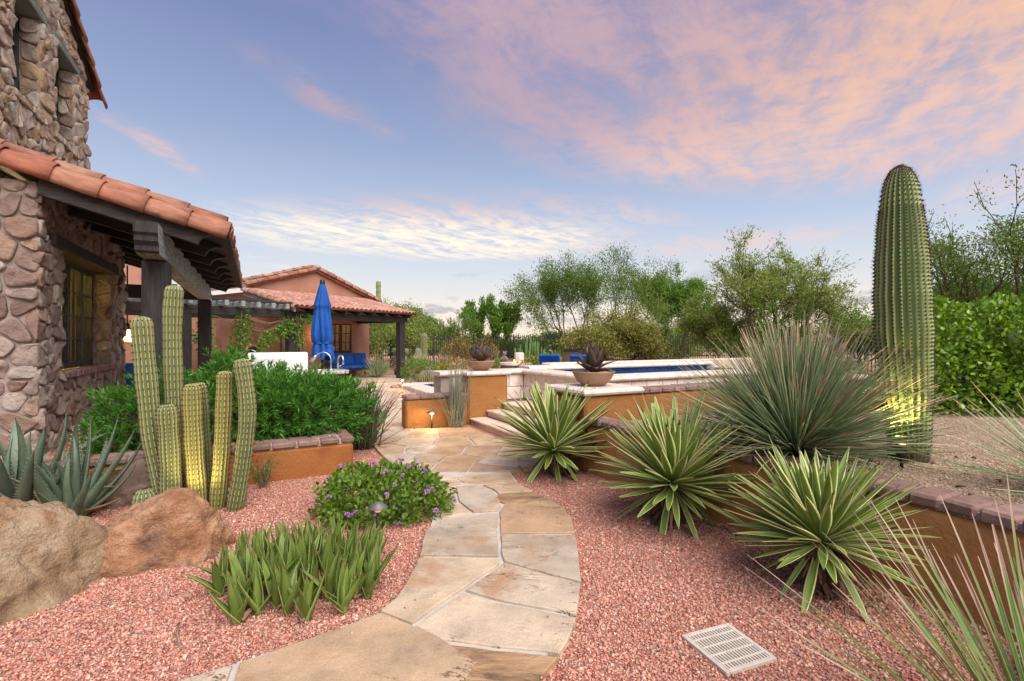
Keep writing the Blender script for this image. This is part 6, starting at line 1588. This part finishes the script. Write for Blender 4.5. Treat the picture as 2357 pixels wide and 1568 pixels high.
MB().tube([(0, 0, -.02), (0, 0, 2.70)], .026, 12).build('pole', MT['iron'], um, True); MB().lathe([(.045, 2.62), (.05, 2.63), (.048, 2.72), (.03, 2.735)], 14).build('finial', MT['iron'], um, True)
MB().lathe([(.30, 0), (.30, .05), (.06, .08), (.035, .3)], 24).build('base', MT['iron'], um, True)
cv = MB(); NS = 72; tabu = [(0, .052), (.06, .075), (.22, .125), (.30, .15), (.32, .125), (.5, .148), (.7, .168), (.80, .155), (.815, .148), (.90, .168), (1, .178)]
for j in range(41):
    f = j / 40; z = 2.64 - 1.50 * f
    for k in range(NS):
        a = 2 * math.pi * k / NS; fold_ = (abs(math.sin(a * 4 + .5 * math.sin(f * 5))) ** .7 - .5) * (.10 + .42 * min(1, f * 2)) + .12 * math.sin(a * 7 + f * 4) * f
        r_ = interp(tabu, f) * (1 + fold_ * (.25 if abs(f - .80) < .02 else 1)); zz = z - (.03 * math.sin(a * 5 + 1) + .03 * math.sin(a * 9)) * (f > .97) - (.05 * (f > .9) * math.sin(a * 2))
        cv.v.append((r_ * math.cos(a), r_ * math.sin(a), zz)); cv.uv.append((0, 0))
cv.f = [(j * NS + k, j * NS + (k + 1) % NS, (j + 1) * NS + (k + 1) % NS, (j + 1) * NS + k) for j in range(40) for k in range(NS)]
cn = cv.build('canopy', MT['blue'], um, True); MB().lathe([(.158, 1.425), (.172, 1.43), (.172, 1.455), (.158, 1.46)], 30).build('tie', MT['blue'], um, True)

# ------------------------------------------------------------------ trees
def tree_geo(seed, maxd=4, kids=(3, 2, 3, 2), spread=.6, up=.15, l0=1.0, dec=.72, trunks=1, lean=.2, wob=.12, lf=None):
    rg = random.Random(seed); segs, tips = [], []
    def grow(p, d, L, r, dep):
        pts = [p]; dd = d.copy()
        for i in range(4):
            dd = (dd + Vector((rg.gauss(0, wob), rg.gauss(0, wob), rg.gauss(0, wob * .7) + up * .25))).normalized(); pts.append(pts[-1] + dd * L / 4)
        segs.append((pts, [r, r * .92, r * .84, r * .76, r * .66], dep))
        if dep >= (maxd - 1 if lf is None else lf): tips.append(pts)
        if dep >= maxd: return
        k = kids[min(dep, len(kids) - 1)] + (rg.random() < .3)
        for i in range(k):
            ax = dd.orthogonal().normalized(); ax.rotate(Matrix.Rotation(rg.uniform(0, 6.283), 3, dd)) if False else None
            q = Matrix.Rotation(2 * math.pi * (i + rg.random() * .6) / k, 3, dd) @ dd.orthogonal().normalized()
            nd = (dd + q * spread * rg.uniform(.6, 1.35) + Vector((0, 0, up))).normalized(); j = 4 if i < 2 else rg.choice((2, 3))
            grow(pts[j], nd, L * dec * rg.uniform(.75, 1.2), r * .62, dep + 1)
    for t in range(trunks):
        a = 2 * math.pi * t / trunks + rg.random(); grow(Vector((math.cos(a) * .05 * trunks, math.sin(a) * .05 * trunks, 0)), Vector((math.cos(a) * lean, math.sin(a) * lean, 1)).normalized(), l0, .075 * l0, 0)
    return segs, tips
def tree(name, label, loc, w_, h, seed, leaf, nleaf=60, lsz=.14, bark='bark', cat='tree', group=None, dens=1.0, off=(0, 0), r=None, jit=.16, droop=-.1, asp=.36, **k):
    segs, tips = tree_geo(seed, **k); A_ = np.array([p for s in segs for p in s[0]])
    cx = (np.percentile(A_[:, 0], 2) + np.percentile(A_[:, 0], 98)) / 2; wx = np.percentile(A_[:, 0], 98) - np.percentile(A_[:, 0], 2); wy = np.percentile(A_[:, 1], 98) - np.percentile(A_[:, 1], 2); hz = np.percentile(A_[:, 2], 99)
    sx_, sy_, sz_ = (w_ * .92) / wx, (w_ * .85) / wy, h * .95 / hz
    S = lambda p: Vector((p[0] * sx_ + off[0] * p[2] / hz, p[1] * sy_, p[2] * sz_ - .05))
    e = empty(name, loc, 0, label, cat, group); mb = MB(); r0 = (r or h * .022) / .075 / k.get('l0', 1.0)
    for pts, rad, dep in segs: mb.tube([S(p) for p in pts], [max(.006, q * r0) for q in rad], 7 if dep == 0 else (5 if dep < 3 else 3), False)
    mb.build('trunk', MT[bark], e, True)
    rg = np.random.RandomState(seed); T_ = np.array([[S(p) for p in t] for t in tips])
    n = int(nleaf * len(tips) * dens); ti = rg.randint(0, len(tips), n); f = rg.uniform(.15, 4, n); i0 = np.minimum(3, f.astype(int)); fr = (f - i0)[:, None]
    P = T_[ti, i0] * (1 - fr) + T_[ti, i0 + 1] * fr; sp_ = w_ * jit * .28
    P = P + rg.normal(size=P.shape) * sp_ * np.array([1, 1, .75]); D = unit((T_[ti, 4] - T_[ti, 0]) / np.linalg.norm(T_[ti, 4] - T_[ti, 0], axis=1, keepdims=True) * .8 + rg.normal(size=P.shape) * .8 + np.array([0, 0, droop]))
    V, F_ = leafcloud(P, D, lsz * rg.uniform(.6, 1.3, n), lsz * asp, rg); V[:, 2] = np.maximum(V[:, 2], .02)
    put('crown', np_mesh('crown', V, F_, MT[leaf]), e)['kind'] = 'stuff'
    return e
def gx(u, Y): return Vector(((u - CX) / F * Y, Y, .0))
TG = 'trees beyond the garden'
tree('mesquite_tree', 'tall airy mesquite fanning out behind the fence in the middle', gx(1362, 36), 11.4, 7.9, 3, 'l_mesq', 62, .16, group=TG, trunks=6, lean=1.05, maxd=5, lf=2, kids=(2, 2, 2, 2, 2), spread=.52, up=.10, l0=1.0, dec=.84, jit=.085, r=.09, droop=.2, wob=.09)
tree('mesquite_tree', 'dense dark green tree right of the tall airy mesquite', gx(1545, 38), 5.6, 7.0, 14, 'l_green', 100, .18, group=TG, trunks=4, lean=.6, kids=(3, 3, 2, 2), lf=2, spread=.55, up=.22, jit=.13, r=.07)
tree('acacia_tree', 'olive-yellow feathery tree with pods in front of the fence', gx(1432, 24) , 4.5, 3.15, 9, 'l_olive', 95, .15, group=TG, trunks=2, lean=.6, kids=(3, 3, 2, 2), lf=2, spread=.85, up=.05, jit=.20, r=.10, droop=-.6)
tree('palo_verde_tree', 'ragged green palo verde rising behind the big sotol', gx(1800, 20), 5.6, 5.5, 22, 'l_pale', 42, .17, bark='bark', group=TG, trunks=4, lean=.55, kids=(3, 3, 3, 2), lf=2, spread=.62, up=.14, jit=.085, r=.08, droop=-.1, asp=.22, wob=.17)
tree('palo_verde_tree', 'lower yellow-green palo verde left of the ragged one', gx(1680, 22), 4.6, 3.5, 26, 'l_pale', 95, .17, group=TG, trunks=3, lean=.6, kids=(3, 3, 2, 2), lf=2, spread=.8, up=.05, jit=.14, r=.06, asp=.24)
tree('juniper_tree', 'upright feathery bright green tree left of the mesquite', gx(1134, 36), 4.0, 4.7, 33, 'l_green', 55, .22, group=TG, trunks=6, lean=.8, kids=(3, 2, 2, 2), spread=.46, up=.30, lf=2, jit=.10, r=.05, droop=.9)
tree('bare_shrub_tree', 'thin half-bare tree between the porch and the feathery tree', gx(1040, 30), 2.9, 3.4, 37, 'l_mesq', 16, .13, group=TG, trunks=3, lean=.5, kids=(3, 3, 2, 2), spread=.6, up=.2, jit=.12, r=.05)
tree('palo_verde_tree', 'pale wispy palo verde seen through the adobe porch', gx(890, 26), 4.2, 3.6, 41, 'l_pale', 80, .13, group=TG, trunks=3, lean=.6, kids=(3, 3, 2, 2), spread=.75, up=.1, jit=.2, r=.07)
tree('mesquite_tree', 'dark green tree just right of the adobe porch roof', gx(958, 32), 3.2, 3.7, 44, 'l_green', 100, .19, group=TG, trunks=2, lean=.4, kids=(3, 3, 2, 2), spread=.65, up=.15, jit=.25, r=.09)
tree('mesquite_tree', 'loose grey mesquite with bare twigs above the hedge at right', gx(2330, 13), 5.6, 5.2, 52, 'l_mesq', 30, .10, group=TG, trunks=4, lean=.6, kids=(3, 3, 3, 2), lf=2, spread=.58, up=.15, l0=1.2, jit=.07, r=.07)
tree('mesquite_tree', 'bushy green tree between the saguaro and the hedge', gx(2210, 16), 4.6, 3.9, 57, 'l_green', 170, .12, group=TG, trunks=2, lean=.5, kids=(3, 3, 2, 2), spread=.7, up=.1, jit=.22, r=.09)
tree('palo_verde_tree', 'feathery light green tree just left of the saguaro', gx(1985, 22), 3.4, 3.1, 61, 'l_green', 90, .13, group=TG, trunks=2, lean=.4, kids=(3, 3, 2, 2), spread=.75, up=.1, jit=.22, r=.07)
names = ['far left', 'left', 'mid left', 'central', 'mid right', 'right', 'far right']
rg = random.Random(77); BS = []
WHERE = ['behind the adobe porch post', 'left of the pale stubby saguaro', 'right behind the pale stubby saguaro', 'behind the half-bare thin tree', 'left of the upright feathery tree', 'at the foot of the upright feathery tree', 'behind the candelabra cactus', 'above the light green fern-like bush', 'left of the mesquite trunk', 'under the mesquite trunk', 'just left of the olive-yellow tree', 'behind the olive-yellow tree', 'below the dense dark green tree', 'right of the dense dark green tree', 'behind the lower yellow-green palo verde', 'behind the leafy ocotillo', 'behind the ragged palo verde', 'just left of the saguaro', 'above the left end of the hedge', 'behind the right part of the hedge']
for i in range(20):
    u = 860 + i * 58 + rg.uniform(-14, 14) if i < 14 else 1690 + (i - 14) * 125; Y = rg.uniform(38, 48); wv = rg.uniform(3.0, 5.2); hv = rg.uniform(1.5, 2.9)
    o = tree('desert_bush', 'low desert bush in the far green line ' + WHERE[i], gx(u, Y), wv, hv, 100 + i, rg.choice(['l_dark', 'l_mesq', 'l_dark', 'l_pale', 'l_green']), 95, .24, cat='bush', group='bushes beyond the fence', trunks=3, lean=.8, maxd=3, kids=(3, 3, 2), spread=.8, up=.05, jit=.30, r=.05)
# ------------------------------------------------------------------ fence
def fence(name, p0, p1, n, h, label):
    p0, p1 = Vector(p0), Vector(p1); e = empty(name, p0, math.atan2(p1.y - p0.y, p1.x - p0.x), label, 'fence', 'black iron picket fences'); L = (p1 - p0).length
    me = MB().box(-.017, .017, -.017, .017, .0, h, .002).mesh('picket', MT['iron'])
    for k in range(n): put('picket', me, e, Matrix.Translation((L * k / (n - 1), 0, 0)))
    for z in (.15, h - .16): MB().box(0, L, -.016, .016, z, z + .03, .003).build('rail', MT['iron'], e)
    for k in range(7): x_ = L * k / 6; MB().box(x_ - .035, x_ + .035, -.034, .034, -.02, h + .03, .004).build('post', MT['iron'], e)
fence('iron_fence', (-9.2, 26.5, 0), (-2.4, 30.0, 0), 62, 1.75, 'black iron picket fence behind the adobe porch')
fence('iron_fence', (-2.4, 30.0, 0), (12.5, 27.0, 0), 128, 1.85, 'long black iron picket fence behind the raised pool')
fence('iron_fence', (12.5, 27.0, 0), (15.5, 12.0, 0), 100, 1.75, 'black iron picket fence running towards the hedge at right')

# ------------------------------------------------------------------ garden beyond the pool
def ocotillo(loc, n, h, label):
    e = empty('ocotillo', loc, 0, label, 'ocotillo'); rg = random.Random(3); rn = np.random.RandomState(3)
    for i in range(n):
        a = rg.uniform(0, 6.283); ln = h * rg.uniform(.6, 1.0); d = Vector((math.cos(a) * .34, math.sin(a) * .34, 1)).normalized(); pts_ = [d * ln * f + Vector((math.cos(a), math.sin(a), 0)) * .12 * math.sin(f * 3 + i) for f in (0, .25, .5, .75, 1)]
        o = MB().tube(pts_, [.03, .026, .022, .016, .008], 6).build('cane', MT['barkg'], e, True)
        f = rn.uniform(.12, 1, 420) * 3.999; i0 = f.astype(int); A_ = np.array(pts_); P = A_[i0] * (1 - (f - i0)[:, None]) + A_[i0 + 1] * (f - i0)[:, None]; D = unit(rn.normal(size=P.shape) + np.array(d) * .5)
        V, F_ = leafcloud(P, D, .085, .035, rn); put('cane_leaves', np_mesh('cane_leaves', V, F_, MT['l_green']), o)['kind'] = 'stuff'
ocotillo(gx(1800, 16.5), 13, 3.7, 'tall green ocotillo with leafy canes rising behind the sotol')
def candelabra(loc, n, h, w_, label):
    e = empty('candelabra_cactus', loc, 0, label, 'cactus'); rg = random.Random(8)
    for i in range(n):
        a = rg.uniform(0, 6.283); q = rg.random() ** .6; x_, y_ = math.cos(a) * w_ / 2 * q, math.sin(a) * w_ / 2 * q; z = h * (1 - .45 * q) * rg.uniform(.8, 1.05)
        MB().tube([(x_ * .12, y_ * .12, -.02), (x_ * .55, y_ * .55, z * .22), (x_ * .9, y_ * .9, z * .55), (x_, y_, z)], [.035, .04, .04, .022], 7).build('stem', MT['euph'], e, True)
candelabra(gx(1222, 21), 52, 1.75, 1.75, 'bushy green candelabra cactus of many upright stems before the fence')
def bush(name, loc, w_, h, label, mat, seed, n=1500, lsz=.07, flowers=None, cat='bush', group=None):
    e = empty(name, loc, 0, label, cat, group); rg = np.random.RandomState(seed); bl = [((0, 0, h * .45), (w_ * .5, w_ * .45, h * .52)), ((w_ * .22, 0, h * .38), (w_ * .32, w_ * .3, h * .42)), ((-w_ * .25, .05, h * .36), (w_ * .3, w_ * .3, h * .40))]
    P, D = shell(rg, n, bl, .5, .02, .2); V, F_ = leafcloud(P, unit(D * .4 + rg.normal(size=D.shape) * .8 + np.array([0, 0, .3])), lsz * rg.uniform(.6, 1.3, len(P)), lsz * .5, rg)
    put('foliage', np_mesh('foliage', V, F_, MT[mat]), e)['kind'] = 'stuff'; twigs(e, (0, 0, 0), P, 24, .008, seed)
    if flowers:
        P, D = shell(rg, 70, bl, .03, .1, .2); V, F_ = leafcloud(np.repeat(P + D * .03, 5, 0), unit(rg.normal(size=(len(P) * 5, 3))), .06, .045, rg); put('flowers', np_mesh('flowers', V, F_, MT[flowers]), e)['kind'] = 'stuff'
    return e
bush('green_bush', gx(968, 17.4), 1.25, .92, 'round dark green bush behind the golden barrel cactus', 'l_green', 3, 2200)
bush('orange_lantana', gx(1042, 15.0), .95, .95, 'orange-flowered lantana left of the artichoke bowl', 'l_lant', 4, 1500, .06, 'orange')
bush('green_bush', gx(1150, 22), .55, .75, 'small round bright green bush near the stone pedestal', 'l_hedge', 5, 800)
bush('orange_lantana', gx(1228, 17), 1.25, .98, 'yellow-green lantana with orange flowers left of the blue loungers', 'l_lant', 6, 1500, .07, 'orange')
bush('fern_bush', gx(1275, 21), 1.5, 1.15, 'loose feathery light green bush beside the candelabra cactus', 'l_lant', 7, 1300, .09)
bush('golden_bush', gx(1055, 21.5), 1.35, 1.78, 'golden brown feathery bush behind the slipper plant', 'l_gold', 8, 2200, .09, group='golden bushes')
bush('golden_bush', gx(1118, 22.5), 1.25, 1.72, 'golden brown feathery bush right above the artichoke bowl', 'l_gold', 9, 1500, .09, group='golden bushes')
for (u, Y, L_, n_, lb, mat_) in ((965, 22, .95, 260, 'grey desert spoon with bristling leaves behind the green bush', SN), (1022, 21, 1.0, 200, 'green desert spoon left of the golden bush', (MT['reed'], MT['nolina'])), (1318, 24, 1.15, 300, 'grey-green desert spoon behind the sling chairs', SN), (1100, 19, .7, 180, 'grey spiky agave tuft in front of the golden bush', SN), (868, 19.5, 1.0, 150, 'spiky pale agave leaves beside the adobe porch sofa', SN), (1960, 12, .9, 150, 'dull spiky plant by the fence left of the saguaro', SN)):
    sotol('desert_spoon', gx(u, Y), 0, n_, L_, .03, int(u), lb, 'desert spoon', mat_, 'desert spoons in the far garden', elr=(8, 85))
# barrel cacti, saguaros, prickly pears
e = empty('golden_barrel_cactus', gx(983, 15.9), 0, 'round golden barrel cactus at the patio edge', 'cactus')
V, Q, UV, crest = ribbed([(0, 0, -.03), (0, 0, .2), (0, 0, .52)], lambda t: .29 * math.sin(math.pi * (.12 + .80 * t)) ** .6 if t < .97 else .12, 26, .16, 26)
o = put('stem', np_mesh('stem', V, Q, MT['cactus_gold'], True, UV), e); Vv, Ff = spines(crest, 1, .05, .006, random.Random(4), 4); put('spines', np_mesh('spines', Vv, Ff, MT['spine_p']), o)['kind'] = 'stuff'
MB().lathe([(.12, .50), (.11, .54), (.05, .535)], 14, wob=.1).build('flower_crown', MT['rust'], o, True)
e = empty('leaning_barrel_cactus', gx(914, 20.5), 0, 'dark brown barrel cactus leaning over behind the porch post', 'cactus'); stem(e, [(.14, 0, -.05), (.0, 0, .35), (-.22, 0, .80)], .17, 18, .18, 24, MT['rust'], 5, 2, .03, .006)
e = empty('saguaro_cactus', gx(975, 25), 0, 'pale stubby saguaro standing at the fence', 'cactus'); stem(e, [(0, 0, -.05), (0, 0, 1.0), (0, 0, 1.88)], .20, 16, .18, 30, MT['cactus'], 6, 2, .03, .008)
e = empty('saguaro_cactus', gx(871, 34), 0, 'distant saguaro with a stub arm rising above the adobe roof', 'cactus'); stem(e, [(0, 0, -.05), (0, 0, 3), (0, 0, 5.7)], .17, 14, .18, 40, MT['saguaro'], 7, 3, .04, .01); stem(e, [(0, 0, 3.6), (-.4, 0, 3.65), (-.42, 0, 4.3)], .13, 12, .18, 20, MT['saguaro'], 8, 3, .04, .01)
def pear(loc, n, s, mat, label, seed):
    e = empty('prickly_pear', loc, 0, label, 'cactus', 'prickly pears by the fence'); rg = random.Random(seed); pads = []
    for i in range(n):
        if i < 4 or not pads: b = Vector((rg.uniform(-.35, .35) * s, rg.uniform(-.15, .15), .0))
        else: q, dq = rg.choice(pads); b = q + dq * .22 * s
        if b.z > .75: continue
        d = Vector((rg.uniform(-.6, .6), rg.uniform(-.3, .3), 1)).normalized(); pads.append((b, d)); az = rg.uniform(-.8, .8)
        q = MB().lathe([(.02, 0), (.08, .05), (.115, .14), (.10, .21), (.04, .26)], 14); q.v = [(x_ * s, y_ * .22 * s, z_ * s) for x_, y_, z_ in q.v]
        q.build('pad', mat, e, True, Matrix.Translation(b) @ d.to_track_quat('Z', 'Y').to_matrix().to_4x4() @ Matrix.Rotation(az, 4, 'Z'))
pear(gx(935, 24), 34, 1.7, MT['pad'], 'grey-green prickly pear clump behind the porch post', 3); pear(gx(1168, 23), 26, 1.15, MT['padp'], 'purple prickly pear beside the stone pedestal', 4); pear(gx(1120, 27), 26, 1.9, MT['pad'], 'pale prickly pear against the long fence', 5)
pear(gx(1985, 15), 20, 1.3, MT['pad'], 'grey prickly pear at the fence near the saguaro', 9)
# pot, rocks, pedestal, fire pit
e = empty('glazed_pot', gx(945, 18.2), 0, 'dark grey glazed pot with a leafy plant beside the porch post', 'pot'); MB().lathe([(.10, 0), (.15, .08), (.19, .24), (.20, .28), (.185, .28), (.16, .22)], 20).build('pot_body', MT['pot'], e, True)
P, D = shell(np.random.RandomState(4), 260, [((0, 0, .62), (.20, .20, .40))], .9, .2); V, F_ = leafcloud(P, unit(D + np.array([0, 0, .8])), .10, .03, np.random.RandomState(5)); put('foliage', np_mesh('foliage', V, F_, MT['l_mesq']), e)['kind'] = 'stuff'
rg = random.Random(6)
for i, (u, Y, s, lb, mt) in enumerate(((912, 15.0, .16, 'brown rock left of the small patio path light', 'rock'), (936, 14.9, .13, 'brown rock right of the small patio path light', 'rock'), (945, 15.8, .28, 'flat grey slab rock left of the golden barrel', 'rock_d'), (962, 16.0, .22, 'grey rock touching the golden barrel', 'rock_d'), (1012, 15.9, .25, 'brown grey rock right of the golden barrel', 'rock_d'), (918, 21.5, .22, 'small brown rock under the leaning barrel cactus', 'rock'))):
    rock('garden_rock', lb, gx(u, Y) + Vector((0, 0, s * .2)), (s * 1.2, s * .8, s * .62), 60 + i, MT[mt], [], rg.uniform(0, 3), 'small rocks at the patio edge', 3, .08)
e = empty('stone_pedestal', gx(1195, 20), 0, 'carved white stone pedestal by the fire pit', 'pedestal'); MB().lathe([(.22, 0), (.22, .18), (.17, .22), (.15, .55), (.20, .62), (.20, .95), (.18, 1.0)], 8).build('pedestal_body', MT['white'], e)
e = empty('fire_pit', gx(1188, 17.5), 0, 'low round fire pit with pale stone rim', 'fire pit'); MB().lathe([(.55, -.02), (.55, .62), (.3, .62), (.3, .5)], 24).build('pit_body', MT['brick'], e)
MB().lathe([(.60, .622), (.60, .70), (.32, .70), (.32, .622)], 24).build('rim', MT['coping'], e)
for k in range(3): a = k * 2; MB().lathe([(.02, .62), (.03, .68), (.02, .74), (.004, .79 + .02 * k)], 8, (math.cos(a) * .12, math.sin(a) * .12, 0)).build('flame', MT['flame'], e, True)
# loungers and chairs beyond the raised pool
def lounger(loc, rz, label):
    e = empty('pool_lounger', loc, rz, label, 'lounger', 'blue pool loungers'); M = Matrix.Translation((0, .45, .42)) @ Matrix.Rotation(R(62), 4, 'X')
    MB().box(-.31, .31, -1.2, .45, .34, .42, .02).build('seat_cushion', MT['blue'], e); MB().box(-.31, .31, .0, .72, .0, .08, .02).build('back_cushion', MT['blue'], e, False, M); MB().box(-.34, .34, -1.25, .5, .29, .335, .01).build('frame', MT['iron'], e)
    for x_ in (-.3, .3):
        for y_ in (-1.1, .4): MB().box(x_ - .02, x_ + .02, y_ - .02, y_ + .02, -.02, .29, .004).build('leg', MT['iron'], e)
lounger(gx(1273, 15.2), R(166), 'blue cushioned pool lounger left of the brown sling chairs'); lounger(gx(1342, 15.0), R(166), 'blue cushioned pool lounger half hidden by the open metal agave')
def sling(loc, rz, label):
    e = empty('sling_chair', loc, rz, label, 'chair', 'brown sling chairs'); prof = [Vector((0, -.30, .46)), Vector((0, .0, .42)), Vector((0, .22, .42)), Vector((0, .34, .75)), Vector((0, .42, 1.12)), Vector((0, .50, 1.18))]
    q = MB()
    for x_ in (-.26, .26): q.v += [(x_, p.y, p.z) for p in prof]; q.uv += [(0, 0)] * 6
    q.f = [(i, i + 1, 7 + i, 6 + i) for i in range(5)]; q.v += [(a, b + .012, c - .012) for a, b, c in q.v]; q.uv += [(0, 0)] * 12; q.f += [(12 + i, 18 + i, 19 + i, 13 + i) for i in range(5)]
    q.build('sling', MT['sling'], e)
    for s in (-1, 1): MB().tube([(s * .29, .30, -.01), (s * .29, .2, .42), (s * .29, .40, 1.12)], .016, 6).build('side_frame', MT['bronze'], e, True); MB().tube([(s * .30, -.32, -.01), (s * .30, -.30, .62), (s * .30, .25, .66)], .016, 6).build('arm', MT['bronze'], e, True)
sling(gx(1297, 17), R(75), 'brown sling chair seen from the side, left one'); sling(gx(1317, 17.6), R(165), 'brown sling chair with a high straight back, behind the left lounger'); sling(gx(1398, 16.6), R(100), 'brown sling chair behind the leaves of the open metal agave')
